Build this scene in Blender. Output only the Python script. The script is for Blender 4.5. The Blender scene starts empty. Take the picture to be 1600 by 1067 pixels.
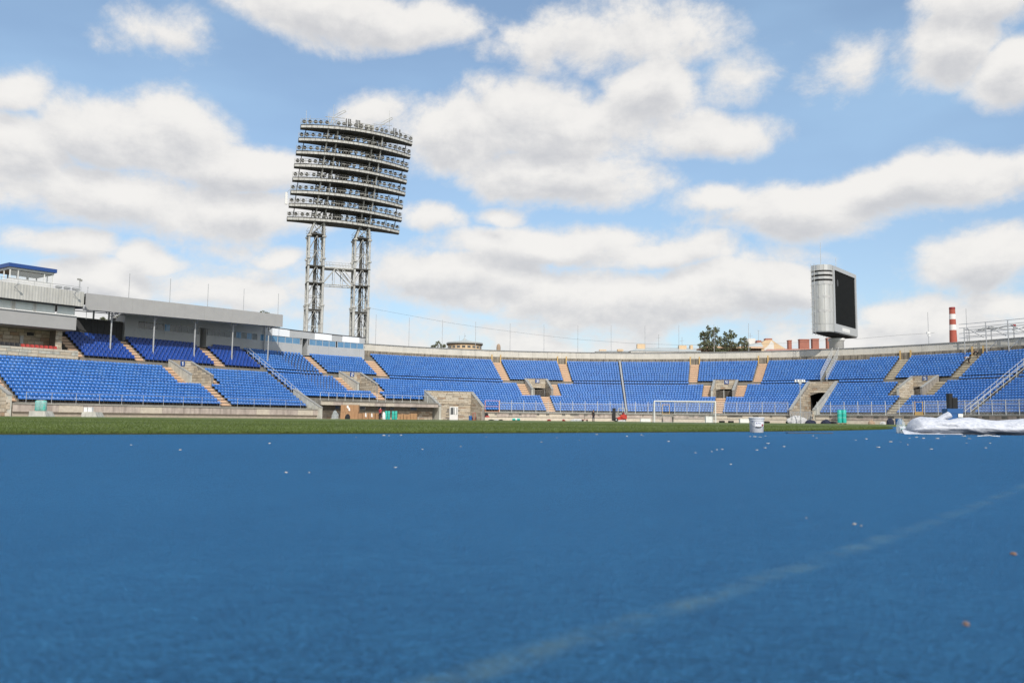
import bpy, bmesh, math, random
import numpy as np
from math import radians, sin, cos, pi
random.seed(7); rng = np.random.default_rng(11)
scene = bpy.context.scene
COL = scene.collection

# ------------------------------------------------------------------ camera geometry
F_ = 1297.; HOR = 655.0; ROLL = 0.010; CH = 0.205
PITCH = math.atan((HOR - 533.5) / F_)
# the oval of the bowl: axis angle, far bend centre, front wall radius, straight length
TH = 0.625; CX, CY = 17.5, 97.3; RF = 51.8; LS = 84.39
UX, UY = math.sin(TH), math.cos(TH); NX, NY = -math.cos(TH), math.sin(TH)
CNX, CNY = CX - LS * UX, CY - LS * UY
cp, sp, cr, sr = math.cos(PITCH), math.sin(PITCH), math.cos(ROLL), math.sin(ROLL)
AF = (0, cp, sp); AR = (cr, -sr * sp, sr * cp); AU = (-sr, -cr * sp, cr * cp)

cam_d = bpy.data.cameras.new('camera'); cam = bpy.data.objects.new('camera', cam_d); COL.objects.link(cam)
cam_d.sensor_width = 22.2; cam_d.lens = F_ / 1600 * 22.2
cam_d.clip_start = 0.02; cam_d.clip_end = 6000
from mathutils import Matrix, Vector
cam.matrix_world = Matrix(((AR[0], AU[0], -AF[0], 0), (AR[1], AU[1], -AF[1], 0), (AR[2], AU[2], -AF[2], CH), (0, 0, 0, 1)))
cam_d.dof.use_dof = True; cam_d.dof.focus_distance = 90.0; cam_d.dof.aperture_fstop = 3.6
scene.camera = cam

# ------------------------------------------------------------------ light
SUN_AZ = radians(167); SUN_EL = radians(40)      # azimuth clockwise from +Y: almost behind the camera
sd = bpy.data.lights.new('sun', 'SUN'); sun = bpy.data.objects.new('sun', sd); COL.objects.link(sun)
sd.energy = 3.6; sd.angle = radians(0.6); sd.color = (1.0, 0.95, 0.87)
sv = Vector((sin(SUN_AZ) * cos(SUN_EL), cos(SUN_AZ) * cos(SUN_EL), sin(SUN_EL)))
sun.rotation_euler = sv.to_track_quat('Z', 'Y').to_euler()
scene.view_settings.view_transform = 'Standard'; scene.view_settings.look = 'None'
scene.view_settings.exposure = 0.0; scene.view_settings.gamma = 1.0
scene.view_settings.use_curve_mapping = False

# ------------------------------------------------------------------ projection helpers
def proj(p):
    d = (p[0], p[1], p[2] - CH)
    z = sum(a * b for a, b in zip(d, AF))
    return 800 + F_ * sum(a * b for a, b in zip(d, AR)) / z, 533.5 - F_ * sum(a * b for a, b in zip(d, AU)) / z
def at(x, y, D):
    a = (x - 800) / F_; b = (533.5 - y) / F_
    r = tuple(AF[i] + AR[i] * a + AU[i] * b for i in range(3)); t = D / r[1]
    return (r[0] * t, D, CH + r[2] * t)
def gr(x, D, z=0.0):
    p = at(x, 655, D); return (p[0], p[1], z)
QB = RF * math.pi / 2
def P(s, off, z=0.):
    R = RF + off
    if abs(s) <= QB:
        a = s / RF; c, n = math.cos(a), math.sin(a)
        return (CX + R * (c * UX + n * NX), CY + R * (c * UY + n * NY), z)
    g = 1 if s > 0 else -1; b = abs(s) - QB
    if b <= LS: return (CX + g * R * NX - b * UX, CY + g * R * NY - b * UY, z)
    a = (b - LS) / RF; c, n = math.cos(a), math.sin(a)
    return (CNX + R * (c * g * NX - n * UX), CNY + R * (c * g * NY - n * UY), z)
def s_at(x, off, z):
    lo, hi = QB + 70., -QB - 25
    for _ in range(40):
        m = (lo + hi) / 2
        if proj(P(m, off, z))[0] < x: lo = m
        else: hi = m
    return (lo + hi) / 2
def z_at(x, y, off, z0=6.):
    z = z0
    for _ in range(6):
        s = s_at(x, off, z); z = at(x, y, P(s, off, 0)[1])[2]
    return z
def frame(s, off=0):
    a = Vector(P(s, off)); o = (Vector(P(s, off + 1)) - a).normalized()
    return a, o, Vector((o.y, -o.x, 0))         # point, outward, tangent (to the right seen from the field)

# ------------------------------------------------------------------ sky with clouds
def build_world():
    w = bpy.data.worlds.new('World'); scene.world = w; w.use_nodes = True
    nt = w.node_tree; nt.nodes.clear(); N = nt.nodes; L = nt.links
    # density group
    g = bpy.data.node_groups.new('cloud_density', 'ShaderNodeTree')
    g.interface.new_socket('Vector', in_out='INPUT', socket_type='NodeSocketVector')
    g.interface.new_socket('Density', in_out='OUTPUT', socket_type='NodeSocketFloat')
    G = g.nodes; K = g.links
    gi = G.new('NodeGroupInput'); go = G.new('NodeGroupOutput')
    def gm(op, a, b=None, c=None):
        n = G.new('ShaderNodeMath'); n.operation = op
        for i, v in enumerate((a, b, c)):
            if v is None: continue
            if isinstance(v, (int, float)): n.inputs[i].default_value = v
            else: K.new(v, n.inputs[i])
        return n.outputs[0]
    def gv(op, a, b):
        n = G.new('ShaderNodeVectorMath'); n.operation = op
        for i, v in enumerate((a, b)):
            if v is None: continue
            if isinstance(v, tuple): n.inputs[i].default_value = v
            else: K.new(v, n.inputs[i])
        return n.outputs['Value'] if op in ('LENGTH', 'DOT_PRODUCT') else n.outputs[0]
    vin = gi.outputs[0]
    def noise(vec, scale, detail, rough, dist=0.0, dim='3D'):
        n = G.new('ShaderNodeTexNoise'); n.noise_dimensions = dim; n.inputs['Scale'].default_value = scale
        n.inputs['Detail'].default_value = detail; n.inputs['Roughness'].default_value = rough
        n.inputs['Distortion'].default_value = dist
        K.new(vec, n.inputs['Vector']); return n
    st = gv('MULTIPLY', vin, (1.0, 1.25, 1.0))
    wn = noise(st, 5.0, 2, .55)
    wv = gv('SUBTRACT', wn.outputs['Color'], (.5, .5, .5))
    wv = gv('MULTIPLY', wv, (.14, .085, 0))
    pv = gv('ADD', vin, wv)
    # (x, y, rx, ry, weight) of the main clouds as seen in the photograph, turned into directions
    E = [(560, 12, 190, 46, 1.2), (250, 40, 75, 40, .55), (40, 140, 70, 45, .9), (220, 215, 170, 70, 1.2), (370, 265, 140, 45, 1.1),
         (60, 240, 120, 75, 1.1), (170, 320, 190, 50, .9), (390, 340, 120, 38, .95), (590, 172, 45, 24, .6),
         (870, 195, 170, 60, 1.2), (1010, 135, 90, 42, 1.1), (720, 215, 110, 50, 1.1), (860, 275, 150, 42, 1.1), (1110, 205, 110, 32, .75),
         (960, 50, 190, 50, .7), (850, 75, 50, 50, .5), (1185, 95, 60, 38, .5), (1300, 95, 70, 40, .5),
         (1470, 75, 100, 55, 1.0), (1590, 135, 85, 48, 1.1), (1540, 10, 130, 45, .9),
         (1270, 320, 200, 50, 1.1), (1440, 290, 190, 42, 1.1), (1590, 270, 80, 36, 1.0), (1120, 315, 80, 24, .8),
         (860, 385, 190, 36, 1.1), (1010, 400, 120, 34, 1.0), (1545, 410, 120, 42, 1.1), (670, 338, 55, 20, .8), (790, 330, 50, 17, .8),
         (690, 440, 200, 48, 1.0), (1010, 470, 270, 48, 1.1), (430, 408, 30, 11, .6), (70, 385, 100, 26, .8), (230, 412, 60, 20, .9),
         (140, 440, 130, 26, .9), (340, 455, 150, 28, .9), (1190, 455, 110, 40, 1.0), (1440, 492, 130, 26, .95), (1570, 470, 60, 20, .6)]
    acc = None
    for (x, y, rx, ry, wt) in E:
        p = at(x, y, 100.); h = math.hypot(p[0], p[1]); az = math.atan2(p[0], p[1]); el = math.atan2(p[2] - CH, h)
        c = 1.0 / (1 + ((x - 800) / F_) ** 2); ra = rx / F_ * c * 1.12; re = ry / F_ * math.sqrt(c) * 1.15
        v = gv('SUBTRACT', pv, (az, el, 0)); v = gv('MULTIPLY', v, (1 / ra, 1 / re, 0))
        l = gv('LENGTH', v, None); m = gm('MULTIPLY_ADD', l, -wt, wt)
        acc = m if acc is None else gm('MAXIMUM', acc, m)
    sep = G.new('ShaderNodeSeparateXYZ'); K.new(pv, sep.inputs[0])
    # layered cloud low over the horizon, all the way round
    low = noise(gv('MULTIPLY', vin, (3.0, 11.0, 1)), 1.5, 2, .5)
    lowm = gm('MULTIPLY_ADD', sep.outputs[1], -5.2, .78)
    lowd = gm('ADD', lowm, gm('MULTIPLY_ADD', low.outputs[0], 1.6, -.86))
    acc = gm('MAXIMUM', acc, lowd)
    # scattered cumulus of the same kind beyond the frame
    absaz = gm('ABSOLUTE', sep.outputs[0])
    out = gm('MAXIMUM', gm('MULTIPLY_ADD', absaz, 5., -3.1), gm('MULTIPLY_ADD', sep.outputs[1], 5., -2.3))
    out = gm('MINIMUM', gm('MAXIMUM', out, 0.), 1.)
    gen = noise(vin, 2.1, 1, .5)
    gd = gm('ADD', gm('MULTIPLY_ADD', gen.outputs[0], 4.5, -2.15), gm('MULTIPLY_ADD', out, 1.4, -1.4))
    acc = gm('MAXIMUM', acc, gd)
    acc = gm('MINIMUM', gm('MAXIMUM', acc, -1.), .85)
    n1 = noise(st, 7.0, 9, .66, .15)
    d = gm('ADD', acc, gm('MULTIPLY_ADD', n1.outputs[0], 2.1, -1.05))
    d = gm('ADD', d, .03)
    K.new(d, go.inputs[0])
    # world tree
    def m_(op, a, b=None, c=None):
        n = N.new('ShaderNodeMath'); n.operation = op
        for i, v in enumerate((a, b, c)):
            if v is None: continue
            if isinstance(v, (int, float)): n.inputs[i].default_value = v
            else: L.new(v, n.inputs[i])
        return n.outputs[0]
    tc = N.new('ShaderNodeTexCoord'); sx = N.new('ShaderNodeSeparateXYZ'); L.new(tc.outputs['Generated'], sx.inputs[0])
    az = m_('ARCTAN2', sx.outputs[0], sx.outputs[1]); el = m_('ARCSINE', sx.outputs[2])
    def dens(da, de):
        c = N.new('ShaderNodeCombineXYZ'); L.new(m_('ADD', az, da), c.inputs[0]); L.new(m_('ADD', el, de), c.inputs[1])
        n = N.new('ShaderNodeGroup'); n.node_tree = g; L.new(c.outputs[0], n.inputs[0]); return n.outputs[0]
    d0 = dens(0, 0); d1 = dens(0.006, .022)
    def sstep(v, a, b):
        n = N.new('ShaderNodeMapRange'); n.interpolation_type = 'SMOOTHSTEP'; L.new(v, n.inputs[0])
        n.inputs[1].default_value = a; n.inputs[2].default_value = b; return n.outputs[0]
    alpha = sstep(d0, -.18, .40)
    lit = m_('MULTIPLY', m_('SUBTRACT', d0, d1), .5)
    tx = N.new('ShaderNodeTexNoise'); tx.inputs['Scale'].default_value = 15; tx.inputs['Detail'].default_value = 5; tx.inputs['Roughness'].default_value = .6
    cb = N.new('ShaderNodeCombineXYZ'); L.new(az, cb.inputs[0]); L.new(m_('MULTIPLY', el, 1.9), cb.inputs[1]); L.new(cb.outputs[0], tx.inputs['Vector'])
    lit = m_('ADD', lit, m_('MULTIPLY_ADD', tx.outputs[0], 1.1, -.55)); lit = m_('ADD', lit, .66)
    lit = m_('SUBTRACT', lit, m_('MULTIPLY', sstep(d1, .1, 1.3), .42))
    lit = m_('ADD', m_('MULTIPLY', sstep(lit, -.15, 1.05), sstep(d0, -.1, .5)), m_('MULTIPLY', m_('SUBTRACT', 1., sstep(d0, -.1, .5)), .62))
    mix = N.new('ShaderNodeMix'); mix.data_type = 'RGBA'; L.new(lit, mix.inputs[0])
    mix.inputs[6].default_value = (.66, .665, .69, 1); mix.inputs[7].default_value = (.99, .965, .93, 1)
    sky = N.new('ShaderNodeTexSky'); sky.sky_type = 'NISHITA'; sky.sun_disc = False
    sky.sun_elevation = SUN_EL; sky.sun_rotation = SUN_AZ; sky.air_density = 1.0; sky.dust_density = 1.2; sky.ozone_density = 1.2
    # thin high haze whitens the blue unevenly
    hz = N.new('ShaderNodeTexNoise'); hz.inputs['Scale'].default_value = 2.5; hz.inputs['Detail'].default_value = 4
    mp = N.new('ShaderNodeMapping'); mp.inputs['Scale'].default_value = (1, 1, 3); L.new(tc.outputs['Generated'], mp.inputs[0]); L.new(mp.outputs[0], hz.inputs['Vector'])
    hf = m_('MULTIPLY_ADD', sstep(hz.outputs[0], .35, .75), .38, .22)
    b1 = N.new('ShaderNodeBackground'); L.new(sky.outputs[0], b1.inputs[0]); b1.inputs[1].default_value = .15
    b2 = N.new('ShaderNodeBackground'); L.new(mix.outputs[2], b2.inputs[0]); b2.inputs[1].default_value = .93
    b3 = N.new('ShaderNodeBackground'); b3.inputs[0].default_value = (.46, .70, .97, 1); b3.inputs[1].default_value = .95
    ms0 = N.new('ShaderNodeMixShader'); L.new(hf, ms0.inputs[0]); L.new(b1.outputs[0], ms0.inputs[1]); L.new(b3.outputs[0], ms0.inputs[2])
    ms = N.new('ShaderNodeMixShader'); L.new(m_('MULTIPLY', alpha, .96), ms.inputs[0]); L.new(ms0.outputs[0], ms.inputs[1]); L.new(b2.outputs[0], ms.inputs[2])
    o = N.new('ShaderNodeOutputWorld'); L.new(ms.outputs[0], o.inputs[0])
    w.cycles.sampling_method = 'MANUAL'; w.cycles.sample_map_resolution = 512
build_world()

# ------------------------------------------------------------------ materials
MATS = {}
def mat(name, col, rough=.7, metal=0., noise=None, spec=.5, bump=0., bscale=20., col2=None, nscale=3., detail=4, coord='world', brick=None, streak=None, alpha=None, trans=None):
    """procedural material: base colour varied by world/object-space noise, optional joints (brick) and rain streaks"""
    m = bpy.data.materials.new(name); m.use_nodes = True; nt = m.node_tree; b = nt.nodes['Principled BSDF']
    b.inputs['Roughness'].default_value = rough; b.inputs['Metallic'].default_value = metal
    b.inputs['Specular IOR Level'].default_value = spec; b.inputs['Base Color'].default_value = (*col, 1)
    N = nt.nodes; L = nt.links
    geo = N.new('ShaderNodeNewGeometry')
    pos = geo.outputs['Position']
    if coord == 'object': pos = N.new('ShaderNodeTexCoord').outputs['Object']
    out = None
    if col2 is not None:
        n = N.new('ShaderNodeTexNoise'); n.inputs['Scale'].default_value = nscale; n.inputs['Detail'].default_value = detail; n.inputs['Roughness'].default_value = .65
        L.new(pos, n.inputs['Vector'])
        r = N.new('ShaderNodeValToRGB'); r.color_ramp.elements[0].position = .32; r.color_ramp.elements[1].position = .68
        r.color_ramp.elements[0].color = (*col, 1); r.color_ramp.elements[1].color = (*col2, 1); L.new(n.outputs[0], r.inputs[0]); out = r.outputs[0]
    if streak:
        mp = N.new('ShaderNodeMapping'); mp.inputs['Scale'].default_value = (1, 1, .12); L.new(pos, mp.inputs[0])
        n = N.new('ShaderNodeTexNoise'); n.inputs['Scale'].default_value = streak[0]; n.inputs['Detail'].default_value = 5; L.new(mp.outputs[0], n.inputs['Vector'])
        r = N.new('ShaderNodeMapRange'); r.inputs[1].default_value = .45; r.inputs[2].default_value = .75; r.inputs[4].default_value = streak[2]; L.new(n.outputs[0], r.inputs[0])
        mx = N.new('ShaderNodeMix'); mx.data_type = 'RGBA'; L.new(r.outputs[0], mx.inputs[0])
        if out is None: mx.inputs[6].default_value = (*col, 1)
        else: L.new(out, mx.inputs[6])
        mx.inputs[7].default_value = (*streak[1], 1); out = mx.outputs[2]
    if out is not None: L.new(out, b.inputs['Base Color'])
    if bump:
        n = N.new('ShaderNodeTexNoise'); n.inputs['Scale'].default_value = bscale; n.inputs['Detail'].default_value = 4; L.new(pos, n.inputs['Vector'])
        bp = N.new('ShaderNodeBump'); bp.inputs['Strength'].default_value = bump; bp.inputs['Distance'].default_value = .02
        L.new(n.outputs[0], bp.inputs['Height']); L.new(bp.outputs[0], b.inputs['Normal'])
    if trans: b.inputs['Transmission Weight'].default_value = trans
    if alpha: b.inputs['Alpha'].default_value = alpha
    MATS[name] = m; return m
M = MATS
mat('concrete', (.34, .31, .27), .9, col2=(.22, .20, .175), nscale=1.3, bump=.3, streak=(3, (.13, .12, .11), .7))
mat('terrace_concrete', (.25, .235, .20), .9, col2=(.15, .14, .125), nscale=1.1, bump=.3)
mat('rim_concrete', (.66, .62, .54), .88, col2=(.56, .53, .46), nscale=.6, bump=.2, streak=(1.5, (.40, .38, .33), .4))
mat('rim_dirty', (.33, .29, .23), .9, col2=(.17, .15, .125), nscale=1.6, streak=(4, (.08, .07, .06), .8))
mat('coping_grey', (.33, .33, .31), .8, col2=(.25, .25, .24), nscale=2)
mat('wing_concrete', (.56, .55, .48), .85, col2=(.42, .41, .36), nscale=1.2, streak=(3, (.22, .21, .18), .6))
mat('stone_a', (.55, .47, .36), .85, col2=(.43, .36, .27), nscale=2.5, bump=.4)
mat('stone_b', (.45, .39, .31), .85, col2=(.34, .295, .235), nscale=2.5, bump=.4)
mat('stone_c', (.60, .54, .44), .85, col2=(.48, .42, .34), nscale=2.5, bump=.4)
mat('stone_d', (.42, .29, .19), .85, col2=(.32, .25, .19), nscale=2.5, bump=.4)
mat('mortar', (.24, .215, .18), .95, col2=(.17, .15, .13), nscale=3)
mat('fascia_stone', (.52, .45, .39), .85, col2=(.38, .32, .28), nscale=.9, streak=(2.2, (.17, .14, .12), .7))
mat('stair_tan', (.66, .46, .31), .8, col2=(.56, .40, .28), nscale=1.5)
mat('stair_pale', (.56, .50, .38), .85, col2=(.36, .32, .25), nscale=2.2)
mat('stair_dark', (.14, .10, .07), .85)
mat('seat_blue', (.032, .150, .47), .42, col2=(.044, .185, .54), nscale=.55, spec=.4)
mat('seat_blue_faded', (.055, .175, .47), .5, col2=(.065, .20, .52), nscale=.8, spec=.4)
mat('seat_blue_deep', (.024, .125, .42), .4, col2=(.032, .15, .47), nscale=.8, spec=.4)
mat('seat_glint', (.42, .58, .90), .3)  # pale patch that stands for the sun glint on each seat back
mat('seat_navy', (.006, .045, .25), .3, col2=(.012, .066, .34), nscale=.7, spec=.5)
mat('seat_red', (.42, .05, .04), .4)
mat('seat_black', (.02, .02, .022), .5)
mat('galv', (.50, .51, .51), .5, metal=.35, col2=(.38, .39, .40), nscale=4)
mat('white_steel', (.62, .63, .61), .55, col2=(.46, .46, .44), nscale=2.5)
mat('tower_steel', (.58, .59, .56), .6, col2=(.42, .42, .395), nscale=1.8, streak=(4, (.16, .11, .08), .5))
mat('tower_dark', (.06, .064, .06), .7, col2=(.10, .095, .085), nscale=2)
mat('fascia_metal', (.41, .405, .395), .55, col2=(.375, .37, .365), nscale=.8)
mat('booth_panel', (.47, .48, .485), .5, col2=(.42, .435, .44), nscale=.5)
mat('white_panel', (.84, .87, .90), .3)
mat('white_paint', (.80, .80, .78), .45, col2=(.72, .72, .70), nscale=3)
mat('corrugated', (.55, .545, .51), .5, col2=(.47, .465, .44), nscale=.7, streak=(2, (.34, .33, .30), .5))
mat('roof_dark', (.06, .06, .062), .8)
mat('roof_blue', (.02, .07, .26), .45)
mat('sky_reflect_glass', (.07, .20, .36), .1, spec=.8, col2=(.13, .29, .46), nscale=.9)  # blue of the reflected sky put into the base colour
mat('dark_glass', (.05, .056, .06), .08, spec=.8, col2=(.14, .15, .15), nscale=1.3)
mat('veiled_glass', (.66, .72, .70), .2, spec=.8, col2=(.76, .81, .79), nscale=1.5)
mat('shade_black', (.012, .011, .010), .95)  # near-black colour standing for shade inside openings and under the screen
mat('sheet_steel', (.66, .66, .63), .34, metal=.6, col2=(.62, .62, .59), nscale=.6, streak=(1.5, (.50, .49, .45), .4))
mat('steel_band', (.64, .63, .60), .30, metal=.7)
mat('frame_grey', (.47, .48, .48), .45, metal=.2)
mat('screen_black', (.008, .009, .009), .8, spec=.12, col2=(.011, .012, .012), nscale=1.)
mat('yellow_paint', (.62, .42, .17), .6, col2=(.50, .33, .12), nscale=2)
mat('orange_paint', (.62, .27, .15), .6)
mat('cardboard', (.40, .235, .125), .85, col2=(.36, .20, .10), nscale=2.2)
mat('cardboard_dark', (.27, .15, .08), .9)
mat('paper_white', (.80, .80, .78), .7)
mat('teal_roll', (.02, .46, .37), .5, col2=(.03, .38, .32), nscale=3, bump=.4, bscale=8)
mat('wrap_film', (.62, .70, .72), .25, alpha=.35)
mat('plastic_white', (.70, .73, .78), .45)
mat('black_plastic', (.018, .018, .02), .5)
mat('tyre', (.02, .02, .02), .8)
mat('red_paint', (.50, .045, .03), .4)
mat('red_dark', (.25, .02, .02), .5)
mat('blue_paint', (.02, .10, .30), .5)
mat('cloth_navy', (.02, .025, .05), .9)
mat('cloth_black', (.02, .02, .022), .9)
mat('cloth_red', (.42, .04, .06), .9)
mat('cloth_white', (.50, .50, .50), .9)
mat('skin', (.48, .27, .19), .6)
mat('hair', (.05, .03, .02), .8)
mat('brick_red', (.37, .155, .11), .85, col2=(.29, .12, .09), nscale=.8)
mat('roof_rust', (.40, .16, .11), .7, col2=(.52, .34, .26), nscale=.25)
mat('roof_pale', (.44, .47, .47), .5, col2=(.38, .41, .41), nscale=.15)
mat('plaster_yellow', (.66, .50, .32), .85, col2=(.60, .44, .28), nscale=.2)
mat('plaster_white', (.72, .70, .66), .85, col2=(.62, .60, .55), nscale=.2)
mat('bark', (.10, .075, .055), .9)
mat('leaf', (.125, .145, .07), .7, col2=(.19, .20, .11), nscale=.5)
mat('leaf_pale', (.10, .12, .055), .7, col2=(.14, .15, .07), nscale=.5)
mat('soil', (.20, .17, .13), .95, col2=(.13, .11, .08), nscale=.5)

# ------------------------------------------------------------------ mesh builder
class MB:
    def __init__(s): s.v = []; s.f = []; s.m = []
    def add(s, vs, fs, mi=0):
        o = len(s.v); s.v.extend([tuple(v) for v in vs]); s.f.extend([tuple(i + o for i in f) for f in fs]); s.m.extend([mi] * len(fs))
    def hexa(s, c, mi=0):   # c: 4 bottom (ccw) + 4 top
        s.add(c, [(3, 2, 1, 0), (4, 5, 6, 7), (0, 1, 5, 4), (1, 2, 6, 5), (2, 3, 7, 6), (3, 0, 4, 7)], mi)
    def box(s, x0, x1, y0, y1, z0, z1, mi=0):
        s.hexa([(x0, y0, z0), (x1, y0, z0), (x1, y1, z0), (x0, y1, z0), (x0, y0, z1), (x1, y0, z1), (x1, y1, z1), (x0, y1, z1)], mi)
    def obox(s, c, ax, ay, az, mi=0):   # centre and half axes
        c, ax, ay, az = Vector(c), Vector(ax), Vector(ay), Vector(az)
        s.hexa([c - ax - ay - az, c + ax - ay - az, c + ax + ay - az, c - ax + ay - az, c - ax - ay + az, c + ax - ay + az, c + ax + ay + az, c - ax + ay + az], mi)
    def sro(s, s0, s1, o0, o1, z0, z1, mi=0, step=1.6, z1b=None, z0b=None):
        """block of the bowl: s range, offset range, height range; z1b/z0b: heights at o1"""
        if s0 < s1: s0, s1 = s1, s0
        z1b = z1 if z1b is None else z1b; z0b = z0 if z0b is None else z0b
        n = max(1, int(math.ceil((s0 - s1) / step)))
        ss = [s0 + (s1 - s0) * i / n for i in range(n + 1)]
        vs = []
        for q in ss: vs += [P(q, o0, z0), P(q, o1, z0b), P(q, o1, z1b), P(q, o0, z1)]
        fs = [(0, 1, 2, 3), tuple(4 * n + i for i in (3, 2, 1, 0))]
        for i in range(n):
            a, b = 4 * i, 4 * i + 4
            for j in range(4): k = (j + 1) % 4; fs.append((a + j, b + j, b + k, a + k))
        s.add(vs, fs, mi)
    def tube(s, a, b, r, n=6, mi=0, r2=None, cap=True):
        a, b = Vector(a), Vector(b); d = (b - a)
        if d.length < 1e-6: return
        d.normalize(); u = d.cross(Vector((0, 0, 1)) if abs(d.z) < .9 else Vector((1, 0, 0))).normalized(); w = d.cross(u)
        r2 = r if r2 is None else r2
        vs = [a + (u * cos(2 * pi * i / n) + w * sin(2 * pi * i / n)) * r for i in range(n)] + [b + (u * cos(2 * pi * i / n) + w * sin(2 * pi * i / n)) * r2 for i in range(n)]
        fs = [(i, (i + 1) % n, n + (i + 1) % n, n + i) for i in range(n)]
        if cap: fs += [tuple(range(n - 1, -1, -1)), tuple(range(n, 2 * n))]
        s.add(vs, fs, mi)
    def path(s, pts, r, n=5, mi=0):
        for a, b in zip(pts, pts[1:]): s.tube(a, b, r, n, mi, cap=False)
    def lathe(s, c, prof, n=20, mi=0, ax=None):
        c = Vector(c); vs = []
        for (r, z) in prof:
            for i in range(n): vs.append(c + Vector((r * cos(2 * pi * i / n), r * sin(2 * pi * i / n), z)))
        fs = []
        for j in range(len(prof) - 1):
            for i in range(n): fs.append((j * n + i, j * n + (i + 1) % n, (j + 1) * n + (i + 1) % n, (j + 1) * n + i))
        fs.append(tuple(range(n - 1, -1, -1))); k = (len(prof) - 1) * n; fs.append(tuple(range(k, k + n)))
        s.add(vs, fs, mi)
    def mesh(s, name, mats, smooth=False):
        me = bpy.data.meshes.new(name); me.from_pydata(s.v, [], s.f)
        for m in mats: me.materials.append(MATS[m])
        if len(mats) > 1: me.polygons.foreach_set('material_index', s.m)
        if smooth: me.polygons.foreach_set('use_smooth', [True] * len(s.f))
        me.update(); return me
    def build(s, name, mats, parent=None, smooth=False, loc=None, **tags):
        if isinstance(mats, str): mats = [mats]
        return link(name, s.mesh(name, mats, smooth), parent, loc, **tags)
def link(name, me, parent=None, loc=None, **tags):
    o = bpy.data.objects.new(name, me); COL.objects.link(o)
    if loc is not None: o.location = loc
    if parent is not None: o.parent = parent
    for k, v in tags.items(): o[k] = v
    return o
def thing(name, label, cat, loc=(0, 0, 0), group=None, rz=0.):
    o = bpy.data.objects.new(name, None); COL.objects.link(o); o.location = loc; o.rotation_euler = (0, 0, rz)
    o['label'] = label; o['category'] = cat
    if group: o['group'] = group
    o.empty_display_size = .3
    return o
def wpart(mb, name, mats, root, **tags):
    """mesh given in world coordinates, parented to a root that stands elsewhere (translation only)"""
    l = root.location; mb.v = [(v[0] - l.x, v[1] - l.y, v[2] - l.z) for v in mb.v]
    return mb.build(name, mats, root, **tags)
def npmesh(name, V, Fq, mats, mi=None, smooth=False):
    me = bpy.data.meshes.new(name); k = Fq.shape[1]
    me.vertices.add(len(V)); me.vertices.foreach_set('co', V.astype(np.float32).ravel())
    me.loops.add(Fq.size); me.loops.foreach_set('vertex_index', Fq.astype(np.int32).ravel())
    me.polygons.add(len(Fq)); me.polygons.foreach_set('loop_start', np.arange(0, Fq.size, k, dtype=np.int32))
    me.polygons.foreach_set('loop_total', np.full(len(Fq), k, dtype=np.int32))
    for m in mats: me.materials.append(MATS[m])
    if mi is not None: me.polygons.foreach_set('material_index', mi.astype(np.int32))
    if smooth: me.polygons.foreach_set('use_smooth', np.ones(len(Fq), dtype=bool))
    me.update(calc_edges=True); return me

# ================================================================== GROUND
def ring(R0, R1, z, name, m, segs=96, mats_from=None, **tags):
    """flat oval band between two offsets from the bend centres (R0 may be 0)"""
    pts = []
    for i in range(segs + 1): pts.append(('b', CX, CY, pi / 2 - pi * i / segs, 1))
    for i in range(segs + 1): pts.append(('b', CNX, CNY, -pi / 2 - pi * i / segs, 1))
    V = []
    for R in (R0, R1):
        for (_, bx, by, a, g) in pts:
            c, n = cos(a), sin(a); V.append((bx + R * (c * UX + n * NX), by + R * (c * UY + n * NY), z))
    n = len(pts); mb = MB()
    mb.add(V, [(i, (i + 1) % n, n + (i + 1) % n, n + i) for i in range(n)][::1])
    return mb.build(name, m, **tags)

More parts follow.
